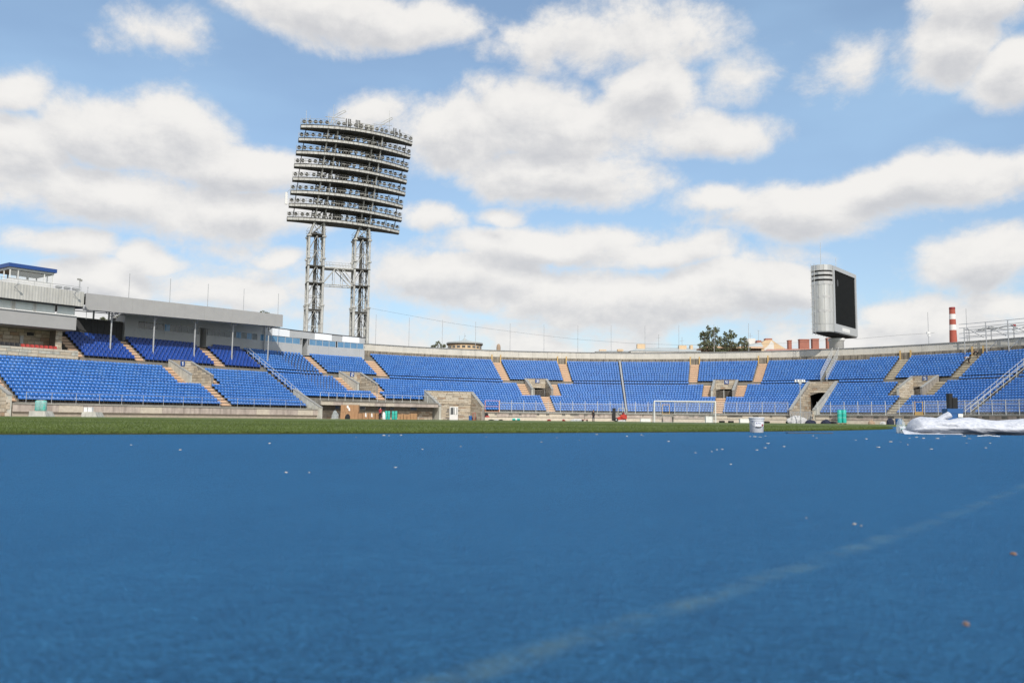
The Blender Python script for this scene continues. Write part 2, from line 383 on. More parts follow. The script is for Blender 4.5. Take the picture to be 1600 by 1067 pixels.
def ground_materials():
    # blue rubber running track: fine granules, blotches, scuffs and one worn lane line
    m = bpy.data.materials.new('track_rubber'); m.use_nodes = True; nt = m.node_tree; N = nt.nodes; L = nt.links; b = N['Principled BSDF']
    geo = N.new('ShaderNodeNewGeometry'); pos = geo.outputs['Position']
    def no(scale, det=4, ro=.6, v=pos):
        n = N.new('ShaderNodeTexNoise'); n.inputs['Scale'].default_value = scale; n.inputs['Detail'].default_value = det; n.inputs['Roughness'].default_value = ro
        L.new(v, n.inputs['Vector']); return n.outputs[0]
    def ramp(v, p0, c0, p1, c1):
        r = N.new('ShaderNodeValToRGB'); e = r.color_ramp.elements; e[0].position = p0; e[1].position = p1; e[0].color = (*c0, 1); e[1].color = (*c1, 1); L.new(v, r.inputs[0]); return r.outputs[0]
    def mx(f, a, c, bt='MIX'):
        n = N.new('ShaderNodeMix'); n.data_type = 'RGBA'; n.blend_type = bt
        if isinstance(f, float): n.inputs[0].default_value = f
        else: L.new(f, n.inputs[0])
        for i, v in ((6, a), (7, c)):
            if isinstance(v, tuple): n.inputs[i].default_value = (*v, 1)
            else: L.new(v, n.inputs[i])
        return n.outputs[2]
    def mt(op, a, c=None, d=None):
        n = N.new('ShaderNodeMath'); n.operation = op
        for i, v in enumerate((a, c, d)):
            if v is None: continue
            if isinstance(v, (int, float)): n.inputs[i].default_value = v
            else: L.new(v, n.inputs[i])
        return n.outputs[0]
    big = no(1.1, 5, .6)
    base = ramp(big, .33, (.0056, .029, .066), .68, (.0076, .040, .089))
    gran = no(190, 3, .6)
    base = mx(1., base, ramp(gran, .38, (.30, .34, .36), .60, (1.7, 1.6, 1.5)), 'MULTIPLY')
    mid = no(42, 4, .7); base = mx(.7, base, ramp(mid, .35, (.66, .70, .74), .65, (1.22, 1.18, 1.15)), 'MULTIPLY')
    m3 = no(16, 5, .7); base = mx(1., base, ramp(m3, .38, (.74, .78, .82), .62, (1.24, 1.19, 1.15)), 'MULTIPLY'); m5 = no(3.2, 5, .65); base = mx(1., base, ramp(m5, .38, (.84, .87, .90), .62, (1.12, 1.09, 1.07)), 'MULTIPLY')
    # scuffs of pale dust
    sc = no(7, 7, .75); base = mx(mt('MULTIPLY', mt('GREATER_THAN', sc, .705), .35), base, (.30, .36, .40))
    # worn lane line, a circle about the bend centre
    sub = N.new('ShaderNodeVectorMath'); sub.operation = 'SUBTRACT'; L.new(pos, sub.inputs[0]); sub.inputs[1].default_value = (CNX, CNY, 0)
    ln = N.new('ShaderNodeVectorMath'); ln.operation = 'LENGTH'; L.new(sub.outputs[0], ln.inputs[0]); r = ln.outputs['Value']
    wv = mt('MULTIPLY_ADD', no(4, 4, .7), .03, -.015)
    d = mt('ABSOLUTE', mt('SUBTRACT', mt('ADD', r, wv), LINE_R))
    lm = N.new('ShaderNodeMapRange'); L.new(d, lm.inputs[0]); lm.inputs[1].default_value = .008; lm.inputs[2].default_value = .030; lm.inputs[3].default_value = 1; lm.inputs[4].default_value = 0
    wear = N.new('ShaderNodeMapRange'); L.new(no(9, 6, .75), wear.inputs[0]); wear.inputs[1].default_value = .41; wear.inputs[2].default_value = .72; wear.inputs[4].default_value = .50
    base = mx(mt('MULTIPLY', lm.outputs[0], wear.outputs[0]), base, (.125, .175, .125))
    # faint rings of the other lanes
    L.new(base, b.inputs['Base Color'])
    b.inputs['Roughness'].default_value = .62; b.inputs['Specular IOR Level'].default_value = .08; b.inputs['Diffuse Roughness'].default_value = 1.0
    b.inputs['Sheen Weight'].default_value = 1.0; b.inputs['Sheen Roughness'].default_value = .22; b.inputs['Sheen Tint'].default_value = (.10, .42, .90, 1)
    bp = N.new('ShaderNodeBump'); bp.inputs['Strength'].default_value = .8; bp.inputs['Distance'].default_value = .004
    L.new(mt('ADD', gran, mt('MULTIPLY', mid, .8)), bp.inputs['Height']); L.new(bp.outputs[0], b.inputs['Normal'])
    MATS['track_rubber'] = m
    # turf with mowing stripes
    m = bpy.data.materials.new('turf'); m.use_nodes = True; nt = m.node_tree; N = nt.nodes; L = nt.links; b = N['Principled BSDF']
    geo = N.new('ShaderNodeNewGeometry'); pos = geo.outputs['Position']
    dt = N.new('ShaderNodeVectorMath'); dt.operation = 'DOT_PRODUCT'; L.new(pos, dt.inputs[0]); dt.inputs[1].default_value = (.12, .9928, 0)
    wob = mt('MULTIPLY_ADD', no(.35, 2, .5), 1.0, -.5)
    s = mt('SINE', mt('MULTIPLY_ADD', mt('ADD', dt.outputs['Value'], wob), 2 * pi / 13., 1.2))
    sr_ = N.new('ShaderNodeMapRange'); L.new(s, sr_.inputs[0]); sr_.inputs[1].default_value = -.35; sr_.inputs[2].default_value = .35
    base = mx(sr_.outputs[0], (.080, .114, .025), (.120, .160, .040))
    base = mx(.7, base, ramp(no(.6, 4, .6), .35, (.82, .82, .8), .65, (1.15, 1.12, 1.1)), 'MULTIPLY')
    base = mx(.8, base, ramp(no(45, 3, .7), .3, (.55, .6, .5), .7, (1.3, 1.25, 1.2)), 'MULTIPLY')
    L.new(base, b.inputs['Base Color']); b.inputs['Roughness'].default_value = .75; b.inputs['Specular IOR Level'].default_value = .25
    bp = N.new('ShaderNodeBump'); bp.inputs['Strength'].default_value = .8; bp.inputs['Distance'].default_value = .02
    L.new(no(60, 3, .7), bp.inputs['Height']); L.new(bp.outputs[0], b.inputs['Normal'])
    MATS['turf'] = m
    mat('grass_blade', (.066, .102, .020), .6, col2=(.105, .144, .036), nscale=1.2, spec=.2)
pl = at(1190, 905, 1.0)
def on_ground(x, y):
    a = (x - 800) / F_; b = (533.5 - y) / F_
    r = tuple(AF[i] + AR[i] * a + AU[i] * b for i in range(3)); t = -CH / r[2]; return (r[0] * t, r[1] * t, 0.)
_g = on_ground(1190, 905); LINE_R = math.hypot(_g[0] - CNX, _g[1] - CNY)
ground_materials()

mb = MB(); mb.add([(-3000, -3000, -.02), (3000, -3000, -.02), (3000, 3000, -.02), (-3000, 3000, -.02)], [(0, 1, 2, 3)])
mb.build('ground', 'soil', kind='structure')
GIN = 36.3
ring(5., RF - 3.6, 0.0, 'running_track', 'track_rubber', kind='structure')
mat('apron', (.44, .41, .35), .9, col2=(.33, .30, .26), nscale=.8, bump=.2)
ring(RF - 3.7, RF + 2.5, -.006, 'pavement', 'apron', kind='structure')
# the raised turf, with an edge a few centimetres high
LCX, LCY, LR = -37.23, 55.32, 56.88      # near edge of the turf: a flat arc
def on_lawn(x, y, inset=0.):
    al = (x - CX) * UX + (y - CY) * UY; la = np.abs((x - CX) * NX + (y - CY) * NY)
    return (np.hypot(x - LCX, y - LCY) < LR - inset) & (la < 43.5 - inset) & ((al < 0) | (np.hypot(al, la) < 43.5 - inset)) | ((al > -45) & (la < 43.5 - inset) & ((al < 0) | (np.hypot(al, la) < 43.5 - inset)) & (np.hypot(x - LCX, y - LCY) < LR - inset + 500 * (y > 45)))
def turf():
    qx, qy = CX - 40 * UX, CY - 40 * UY; k = 400
    th = np.linspace(0, 2 * pi, k, endpoint=False); lo = np.zeros(k); hi = np.full(k, 130.)
    for _ in range(40):
        m_ = (lo + hi) / 2; ins = on_lawn(qx + m_ * np.cos(th), qy + m_ * np.sin(th)); lo = np.where(ins, m_, lo); hi = np.where(ins, hi, m_)
    A = [(qx + r * cos(t), qy + r * sin(t), .002) for r, t in zip(lo, th)]; B = [(qx + (r - .03) * cos(t), qy + (r - .03) * sin(t), .018) for r, t in zip(lo, th)]
    mb = MB(); mb.add(A + B, [(i, (i + 1) % k, k + (i + 1) % k, k + i) for i in range(k)] + [tuple(range(k, 2 * k))]); mb.m = [1] * k + [0]
    mat('turf_edge_shade', (.035, .045, .014), .95); return mb.build('lawn', ['turf', 'turf_edge_shade'], kind='structure')  # edge coloured dark in place of the shadow under the grass
lawn = turf()
# grass blades along the near edge (uncountable)
def blades():
    n = 170000
    ang = rng.uniform(-pi, pi, n)   # sample in camera polar space then keep those on the turf
    az = rng.uniform(-.60, .60, n); d = 8 + 40 * rng.random(n) ** 2.0
    x = d * np.tan(az); y = d
    ins = on_lawn(x, y, .02)
    x, y, d = x[ins], y[ins], d[ins]
    # an extra dense fringe on the rim of the turf
    m = 120000; th = rng.uniform(-1.9, -.25, m); rr = LR - .01 - .5 * rng.random(m) ** 1.4
    fx = LCX + rr * np.cos(th); fy = LCY + rr * np.sin(th); k = (fy > 6) & (fx > -9) & (fx < 22) & on_lawn(fx, fy, .0); fx, fy = fx[k], fy[k]
    x = np.r_[x, fx]; y = np.r_[y, fy]; d = np.hypot(x, y); n = len(x)
    h = rng.uniform(.014, .028, n); w = .0035 + .00022 * d
    a = rng.uniform(0, 2 * pi, n); lx = rng.normal(0, .010, n); ly = rng.normal(0, .010, n)
    V = np.zeros((n, 3, 3)); z0 = .014
    V[:, 0] = np.c_[x - w * np.cos(a), y - w * np.sin(a), np.full(n, z0)]
    V[:, 1] = np.c_[x + w * np.cos(a), y + w * np.sin(a), np.full(n, z0)]
    V[:, 2] = np.c_[x + lx, y + ly, z0 + h]
    me = npmesh('grass', V.reshape(-1, 3), np.arange(3 * n).reshape(-1, 3), ['grass_blade'])
    link('grass', me, kind='stuff')
blades()

# ================================================================== THE BOWL
ZF = 1.42
LOW = [(2.0 + .75 * k, 1.55 + .41 * k) for k in range(13)]        # (offset, tread height)
UPP = [(13.0 + .75 * k, 7.58 + .428 * k) for k in range(10)]
VP = [(102.6, 101.9), (72.9, 71.6), (42.75, 42.3), (13.35, 13.6), (-14.65, -14.1)]   # numbered portals: centre, centre stair
VH = 1.82; FL = 1.45
UST = [(117.05, 115.9), (108.7, 107.5), (96.3, 94.7), (77.3, 76.2), (68.0, 66.4), (48.0, 46.8), (38.2, 37.0), (18.9, 17.7), (9.4, 8.2), (-9.1, -10.3), (-17.8, -19.0), (-36.5, -37.7)]
RIM0 = 67.6
def minus(a, b, holes):
    """interval a>b minus holes [(hi, lo)]"""
    iv = [(a, b)]
    for (h, l) in holes:
        nv = []
        for (p, q) in iv:
            if h <= q or l >= p: nv.append((p, q)); continue
            if h < p: nv.append((p, h))
            if l > q: nv.append((l, q))
        iv = nv
    return [(p, q) for p, q in iv if p - q > .3]
FIELD = [(1.3, -2.9), (134.0, 129.9)]        # field level portals
BAY = (63.9, 55.3); DUG = (87.9, 63.9)
def low_holes(k, seats):
    h = list(FIELD)
    if LOW[k][0] < 5.2: h.append(BAY)
    if k < 4: h.append(DUG)
    if k >= 7:
        e = VH + (FL if seats else 0)
        h += [(c + e, c - e) for c, _ in VP]
    if seats:
        if k < 7: h += [(c + .78, c - .78) for _, c in VP]
        h += [(88.1, 87.5), (29.3, 28.9), (-.3, -.6) if k > 11 else (0, 0), (-26.0, -26.6), (131, 128.3 - .0 * k) if k < 9 else (0, 0)]
    return h
SECT = [
    (131.0, 87.8, 'covered_stand', 'blue seating block under the long grey roof, left of the first portal numbered two'),
    (87.8, 29.1, 'seating_block', 'long blue seating block between the diagonal handrail and the pale radial gutter'),
    (29.1, -.8, 'seating_block', 'blue seating block behind the goal, between the radial gutter and the video screen'),
    (-.8, -26.3, 'seating_block', 'blue seating block right of the video screen, with the portal numbered five'),
    (-26.3, -52.0, 'seating_block', 'blue seating block at the right edge, beyond the long double handrail'),
]
SECT[0] = (131.0, 87.8, 'seating_block', 'blue seating block whose navy upper rows stand under the long grey roof')
# seats
def seat_mesh(name, w, hb, d, mats, zpan=.40, curve=.05, glint=True, tall=0.):
    mb = MB(); hw = w / 2
    # pan: front lip rolled down
    mb.hexa([(-hw, -d * .5, zpan - .055), (hw, -d * .5, zpan - .055), (hw, d * .45, zpan - .03), (-hw, d * .45, zpan - .03),
             (-hw, -d * .5, zpan + .012), (hw, -d * .5, zpan + .012), (hw, d * .45, zpan), (-hw, d * .45, zpan)])
    # back: concave shell in four strips, rounded top corners
    xs = [-hw, -hw * .72, 0, hw * .72, hw]; z0 = zpan - .02; z1 = zpan + hb; t = .028; y0 = d * .42; lean = .07
    V = []
    for i, x in enumerate(xs):
        q = (abs(x) / hw) ** 2; yy = y0 - curve * q; top = z1 - (.055 if abs(x) > hw * .9 else 0)
        for (z, dy) in ((z0, 0), (zpan + hb * .5, lean * .45), (top, lean)):
            V.append((x, yy + dy, z)); V.append((x, yy + dy + t, z))
    F = []
    for i in range(4):
        a, b = 6 * i, 6 * i + 6
        F += [(a, b, b + 2, a + 2), (a + 2, b + 2, b + 4, a + 4), (b + 1, a + 1, a + 5, b + 5), (a + 4, b + 4, b + 5, a + 5)]
    F += [(0, 2, 3, 1), (2, 4, 5, 3), (24, 25, 27, 26), (26, 27, 29, 28)]
    mb.add(V, F)
    if glint: mb.hexa([(-.045, y0 + lean * .5 - .012, zpan + hb * .52), (.045, y0 + lean * .5 - .012, zpan + hb * .52), (.045, y0 + lean * .5 + .02, zpan + hb * .52), (-.045, y0 + lean * .5 + .02, zpan + hb * .52),
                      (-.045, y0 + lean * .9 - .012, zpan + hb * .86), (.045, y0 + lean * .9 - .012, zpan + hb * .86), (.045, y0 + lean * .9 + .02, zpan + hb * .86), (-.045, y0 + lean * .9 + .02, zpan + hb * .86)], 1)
    # legs / riser fixing
    mb.box(-hw * .5, -hw * .4, 0, d * .4, .0, zpan - .04, 2); mb.box(hw * .4, hw * .5, 0, d * .4, .0, zpan - .04, 2)
    return mb.mesh(name, mats)
SEAT = seat_mesh('seat', .455, .295, .38, ['seat_blue', 'seat_glint', 'seat_black'])
VIP = seat_mesh('seat', .56, .44, .46, ['seat_navy', 'seat_navy', 'seat_black'], curve=.10, glint=False)
def to_np(me):
    n = len(me.vertices); V = np.zeros(n * 3, np.float32); me.vertices.foreach_get('co', V)
    return V.reshape(-1, 3), np.array([tuple(p.vertices) for p in me.polygons]), np.array([p.material_index for p in me.polygons])
def row_positions(s0, s1, off, dz, pitch):
    """seat places along a row between s0>s1"""
    out = []; s = s0 - pitch * .5
    k = lambda q: RF / (RF + off) if abs(q) < QB else 1.0
    L_ = (s0 - s1 - .06) / k((s0 + s1) / 2); n = int(L_ / (pitch * .985))
    if n < 1: return out
    st = (s0 - s1 - .06) / n
    return [s0 - .03 - st * (i + .5) for i in range(n)]
_var = []
def variants(me):
    if not _var:
        _var.append(me)
        for nm in ('seat_blue_faded', 'seat_blue_deep'): c = me.copy(); c.materials[0] = MATS[nm]; _var.append(c)
    return _var
def place_seats(root, pos, proto, mats, name='seat'):
    """pos: list of (s, off, z). 300 nearest as single parts, the rest one part"""
    l = root.location; T = []
    for (s, off, z) in pos:
        p = P(s, off, z); a, o, t = frame(s, off); yaw = math.atan2(o.y, o.x) - pi / 2
        T.append((p[0] + random.uniform(-.008, .008), p[1] + random.uniform(-.008, .008), p[2], yaw + random.gauss(0, .012), (p[0] ** 2 + p[1] ** 2)))
    T.sort(key=lambda t: t[4])
    vs = variants(proto) if proto is SEAT else [proto]
    for (x, y, z, yaw, _) in T[:300]:
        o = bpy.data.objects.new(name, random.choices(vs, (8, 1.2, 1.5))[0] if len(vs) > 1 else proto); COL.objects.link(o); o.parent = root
        o.location = (x - l.x, y - l.y, z - l.z); o.rotation_euler = (0, 0, yaw)
    R = T[300:]
    if not R: return
    V, Fc, mi = to_np(proto); A = np.array(R); n = len(A)
    c, s_ = np.cos(A[:, 3])[:, None], np.sin(A[:, 3])[:, None]
    X = c * V[:, 0][None] - s_ * V[:, 1][None] + A[:, 0:1] - l.x; Y = s_ * V[:, 0][None] + c * V[:, 1][None] + A[:, 1:2] - l.y; Z = V[:, 2][None] + A[:, 2:3] - l.z
    VV = np.stack([X, Y, Z], -1).reshape(-1, 3); FF = (Fc[None] + (np.arange(n) * len(V))[:, None, None]).reshape(-1, 4)
    MI = np.tile(mi, n)
    if proto is SEAT:
        pick = np.repeat(rng.choice([0, 3, 4], n, p=[.74, .12, .14]), len(mi)); MI = np.where(MI == 0, pick, MI); mats = mats + ['seat_blue_faded', 'seat_blue_deep']
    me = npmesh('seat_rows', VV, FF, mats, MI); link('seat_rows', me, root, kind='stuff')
def flight(root, s0, s1, rows, pre=None):
    """stairs of half steps: rows is a list of (offset, tread z); each riser a tan block over a dark slot"""
    mb = MB(); e = .0; tone = 'stair_tan' if s0 > -5 else 'stair_pale'
    for i, (off, z) in enumerate(rows):
        zp = rows[i - 1][1] if i else (pre if pre is not None else z - .41)
        h = (z - zp) / 2
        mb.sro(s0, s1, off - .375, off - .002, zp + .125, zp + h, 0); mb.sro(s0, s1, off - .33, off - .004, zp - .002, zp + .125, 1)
        mb.sro(s0, s1, off - .012, off + .372, zp + h + .012, z + .008, 0); mb.sro(s0, s1, off + .03, off + .3, zp + h - .01, zp + h + .012, 1)  # dark slots colour in the shadow line below each riser
    wpart(mb, 'stair_flight', [tone, 'stair_dark'], root)
def half(rows): return rows
blocks = []
for (a, b, nm, lab) in SECT:
    mid = (a + b) / 2
    root = thing(nm, lab, 'seating', P(mid, 6, 0), 'blue seating blocks round the bowl'); blocks.append(root)
    mb = MB()
    for k, (off, z) in enumerate(LOW):
        for (p, q) in minus(a, b, low_holes(k, False)):
            mb.sro(p, q, off, off + .752, z - .75, z)
    for (p, q) in minus(a, b, FIELD + [BAY, DUG]): mb.sro(p, q, .1, 2.0, .9, ZF)
    vh = [(c + VH, c - VH) for c, _ in VP]
    for (p, q) in minus(a, b, FIELD + vh): mb.sro(p, q, 11.75, 13.0, 6.2, 6.92); mb.sro(p, q, 12.9, 13.05, 6.85, 7.578)
    top = 8 if a > 70 else 10
    GAPH = FIELD + [(108.7, 94.7), (77.3, 66.4), (48.0, 36.8), (18.9, 8.2), (-9.1, -19.0)]
    if a < 100:
        for (p, q) in minus(a, b, GAPH): mb.sro(p, q, 12.1, 13.0, 6.4, 7.03)
    for k, (off, z) in enumerate(UPP):
        ivs = [(min(a, 117.1), b)] if a > 120 else [(a, b)]
        for (p, q) in ivs:
            if k >= 8:
                if q >= RIM0: continue
                p = min(p, RIM0)
            mb.sro(p, q, off, off + .752, z - .7, z)
    wpart(mb, 'terrace', ['terrace_concrete'], root)
    # stairs
    for (c, cs) in VP:
        if b < c < a:
            flight(root, cs + .76, cs - .76, [r for i, r in enumerate(LOW[:7]) if not (c > 63 and c < 88 and i < 4)] + [(7.25, 4.42)], pre=(ZF if not (63 < c < 88) else 2.75))
            flight(root, c + VH + FL - .03, c + VH + .0, LOW[8:] + [(11.75, 6.92)], pre=4.42)
            flight(root, c - VH - .0, c - VH - FL + .03, LOW[8:] + [(11.75, 6.92)], pre=4.42)
    for (p, q) in UST:
        if b < (p + q) / 2 < a:
            flight(root, p, q, UPP[:8] if p > RIM0 else UPP, pre=6.92)
            if p < RIM0:   # yellow guard at the head of the stair
                g = MB()
                for sq in (p + .05, q - .05):
                    g.sro(sq + .09, sq - .09, 20.3, 20.44, 11.44, 13.1)
                wpart(g, 'stair_guard', ['yellow_paint'], root)
    if a > 120: flight(root, 129.8, 128.45, LOW[:9], pre=ZF)
    # seats
    pos = []; nav = []
    for k, (off, z) in enumerate(LOW):
        for (p, q) in minus(a, b, low_holes(k, True)):
            pos += [(s, off + .40, z) for s in row_positions(p, q, off, 0, .5)]
    for k, (off, z) in enumerate(UPP):
        A_ = min(a, 117.1) if a > 120 else a
        hs = [(p + .08, q - .08) for p, q in UST] + [(88.1, 87.5), (29.3, 28.9), (-26.0, -26.6), (-.3, -.8)]
        if k < 2: hs += []
        if k >= 8: A_ = min(A_, RIM0); 
        if k >= 8 and b >= RIM0: continue
        if k == 9: hs += [(-1.0, -5.2)]
        if a > 120: hs += [(94.7, 93.2)] if k >= 7 else []
        for (p, q) in minus(A_, b, hs):
            if a > 120: nav += [(s, off + .42, z) for s in row_positions(p, q, off, 0, .62)]
            else: pos += [(s, off + .40, z) for s in row_positions(p, q, off, 0, .5)]
    if a < 100:
        for (p, q) in minus(a, b, GAPH + [(88.1, 87.5), (29.3, 28.9), (-26.0, -26.6)]): pos += [(s, 12.5, 7.03) for s in row_positions(p, q, 12.2, 0, .5)]
    place_seats(root, pos, SEAT, ['seat_blue', 'seat_glint', 'seat_black'])
    if nav: place_seats(root, nav, VIP, ['seat_navy', 'seat_navy', 'seat_black'], 'wide_seat')
    # gutter / dividing strip
    if abs(b - 29.1) < .1:
        g = MB(); rows = LOW + [(11.75, 6.92)] + UPP
        g.v = []
        pr = [(1.6, 1.55)] + [(o + .3, z) for o, z in rows] + [(20.4, 11.6)]
        for i in range(len(pr) - 1):
            (o0, z0), (o1, z1) = pr[i], pr[i + 1]
            vs = [P(29.22, o0, z0 + .1), P(28.98, o0, z0 + .1), P(28.98, o1, z1 + .1), P(29.22, o1, z1 + .1)]
            vs += [(v[0], v[1], v[2] + .62) for v in vs]; g.hexa(vs)
        wpart(g, 'gutter', ['galv'], root)

# ------------------------------------------------------------------ stones as pieces
_stone = {}
def unit_cube(mname):
    if mname not in _stone:
        mb = MB(); mb.box(0, 1, 0, 1, 0, 1)
        # worn arris: pull the front face in a touch
        mb.v = [(x if y > .5 else (.02 if x < .5 else .98), y, z if y > .5 else (.05 if z < .5 else .95)) for x, y, z in mb.v]
        _stone[mname] = mb.mesh('stone', [mname])
    return _stone[mname]
def stones(root, s0, s1, off, z0, z1, row=.30, wid=(.7, 1.3), holes=(), keep=None, radial=None, limit=300, tones=('stone_a', 'stone_b', 'stone_c', 'stone_d'), wts=(5, 4, 4, 1), depth=.12):
    """ashlar facing: along s at fixed offset (facing the field), or radial=(s, o0, o1, side) for a wing wall"""
    l = root.location; items = []
    if radial is None:
        Lw = abs(s0 - s1) * ((RF + off) / RF if abs(s0) < QB else 1.0)
    else: Lw = radial[2] - radial[1]
    z = z0; j = 0
    while z < z1 - .05:
        h = min(row * random.uniform(.85, 1.2), z1 - z); x = 0.; first = True
        while x < Lw - .02:
            w = random.uniform(*wid) * (.5 if first and j % 2 else 1); first = False
            if Lw - x - w < .25: w = Lw - x
            items.append((x, z, w, h)); x += w
        z += h; j += 1
    cnt = 0
    for (x, z, w, h) in items:
        if radial is None:
            s = s0 - x * ((s0 - s1) / Lw)
            if any(hh > s - w * .5 > hl and zl < z + h / 2 < zh for (hh, hl, zl, zh) in holes): continue
            a, o, t = frame(s, off); q = Vector(P(s, off, z)); ang = math.atan2(t.y, t.x)
        else:
            s = radial[0]; q = Vector(P(s, radial[1] + x, z)); a, o, t = frame(s, 0)
            if keep and not keep(radial[1] + x + w * .5, z + h): continue
            if radial[3] > 0: ang = math.atan2(o.y, o.x) ; q = Vector(P(s, radial[1] + x, z))
            else: ang = math.atan2(-o.y, -o.x); q = Vector(P(s, radial[1] + x + w, z))
        if cnt >= limit: break
        cnt += 1
        ob = bpy.data.objects.new('stone', unit_cube(random.choices(tones, wts)[0])); COL.objects.link(ob); ob.parent = root
        pr = random.uniform(.01, .035); n = Vector((-sin(ang), cos(ang), 0))   # n: into the wall
        ob.location = q - n * pr + Vector((cos(ang), sin(ang), 0)) * .006 - l; ob.rotation_euler = (0, 0, ang)
        ob.scale = (w - .012, depth + pr, h - .014)
NUM = {
 '1': [(.44, .12, .62, .88), (.30, .66, .44, .80)],
 '2': [(.25, .78, .75, .9), (.62, .5, .76, .85), (.25, .44, .75, .56), (.24, .15, .38, .5), (.25, .1, .75, .22)],
 '3': [(.25, .78, .75, .9), (.62, .12, .76, .88), (.35, .44, .75, .56), (.25, .1, .75, .22)],
 '4': [(.55, .1, .68, .9), (.24, .45, .37, .9), (.24, .36, .78, .47)],
 '5': [(.25, .78, .75, .9), (.25, .5, .38, .85), (.25, .44, .75, .56), (.62, .15, .76, .5), (.25, .1, .75, .22)]}
def portal(n, c, label):
    root = thing('stair_portal', label, 'stair entrance', P(c, 9, 4.42), 'numbered stair portals in the stands')
    w = VH - .3; OB = 12.55
    f = MB(); f.sro(c + VH, c - VH, 7.3, OB + 2.5, 4.0, 4.42); wpart(f, 'landing', ['concrete'], root)
    for sg in (1, -1):
        a, b = (c + VH + .02, c + w) if sg > 0 else (c - w, c - VH - .02)
        m = MB(); m.sro(a, b, 7.2, OB, 4.2, 5.85, z1b=8.0, z0b=4.2)
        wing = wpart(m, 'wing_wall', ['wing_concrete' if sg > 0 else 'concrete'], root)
        m = MB(); m.sro(a + .04, b - .04, 7.14, OB + .05, 5.85, 5.95, z1b=8.1, z0b=8.0); wpart(m, 'coping', ['coping_grey'], root)
    # stepped stone facing inside the wings
    m = MB(); m.sro(c + w, c - w, OB - .3, OB, 6.25, 8.0); m.sro(c + w, c - w, OB - .34, OB + .02, 8.0, 8.09, 0); wpart(m, 'head_wall', ['mortar'], root)
    stones(root, c + w, c - w, OB - .32, 6.3, 7.98, row=.34, wid=(.6, 1.1), depth=.05)
    line = lambda o, z: z < 5.85 + (o - 7.2) / (OB - 7.2) * 2.15 - .05
    stones(root, 0, 0, 0, 4.45, 7.9, row=.36, wid=(.6, 1.1), radial=(c - w + .03, 7.3, OB - .35, -1), keep=line, depth=.04, tones=('stone_a', 'stone_b', 'stone_c'), wts=(4, 3, 5))
    stones(root, 0, 0, 0, 4.45, 7.9, row=.36, wid=(.6, 1.1), radial=(c + w - .03, 7.3, OB - .35, 1), keep=line, depth=.04, tones=('stone_a', 'stone_b', 'stone_c'), wts=(4, 3, 5))
    # arched soffit
    m = MB(); K = 8
    for i in range(K):
        t0, t1 = -1 + 2 * i / K, -1 + 2 * (i + 1) / K
        za = 6.27 - .28 * t0 * t0; zb = 6.27 - .28 * t1 * t1
        q0, q1 = c - w * t0, c - w * t1
        vs = [P(q0, OB - .3, za), P(q1, OB - .3, zb), P(q1, OB, zb), P(q0, OB, za), P(q0, OB - .3, 6.3), P(q1, OB - .3, 6.3), P(q1, OB, 6.3), P(q0, OB, 6.3)]
        m.hexa(vs)
    wpart(m, 'lintel', ['concrete'], root)
    # passage behind
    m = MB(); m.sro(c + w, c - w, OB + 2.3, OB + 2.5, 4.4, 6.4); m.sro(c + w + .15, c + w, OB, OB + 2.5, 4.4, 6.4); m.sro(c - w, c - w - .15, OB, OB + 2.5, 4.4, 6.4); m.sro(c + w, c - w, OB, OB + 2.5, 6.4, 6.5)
    wpart(m, 'passage', ['shade_black'], root)  # walls coloured near-black for the darkness inside
    # gate of upright bars
    g = MB(); g.sro(c + w, c + w - .08, OB - .12, OB - .04, 4.45, 5.95); 
    for i in range(27):
        q = c + w - (2 * w) * (i + .5) / 27; g.sro(q + .018, q - .018, OB - .1, OB - .06, 4.5, 5.9)
    for z in (4.55, 5.88): g.sro(c + w, c - w, OB - .11, OB - .05, z, z + .05)
    gate = wpart(g, 'gate', ['concrete'], root)
    g = MB(); q = c + .3; g.sro(q + .05, q - .05, OB - .16, OB - .04, 4.45, 6.1); q = c - w + .1; g.sro(q + .05, q - .05, OB - .16, OB - .04, 4.45, 6.1); wpart(g, 'gate_post', ['white_steel'], root)
    # number plate
    m = MB(); sc = c - .15; m.sro(sc + .33, sc - .33, OB - .42, OB - .36, 7.25, 7.95); sign = wpart(m, 'number_plate', ['roof_blue'], root)
    m = MB()
    for (x0, y0, x1, y1) in NUM[n]: m.sro(sc + .33 - .66 * x0, sc + .33 - .66 * x1, OB - .435, OB - .421, 7.25 + .7 * y0, 7.25 + .7 * y1)
    l = sign.location; m.v = [(v[0] - root.location.x, v[1] - root.location.y, v[2] - root.location.z) for v in m.v]
    m.build('numeral', 'paper_white', sign)
    return root
for (c, _), n, lab in zip(VP, '12345', [
    'stone stair portal with the number plate 1, below the grey roofed stand',
    'stone stair portal with the number plate 2, below the glazed booths',
    'arched stone stair portal with the number plate 3, left of the radial gutter',
    'arched stone stair portal with the number plate 4, above the goal',
    'square dark stair portal with the number plate 5, below the striped chimney']):
    portal(n, c, lab)

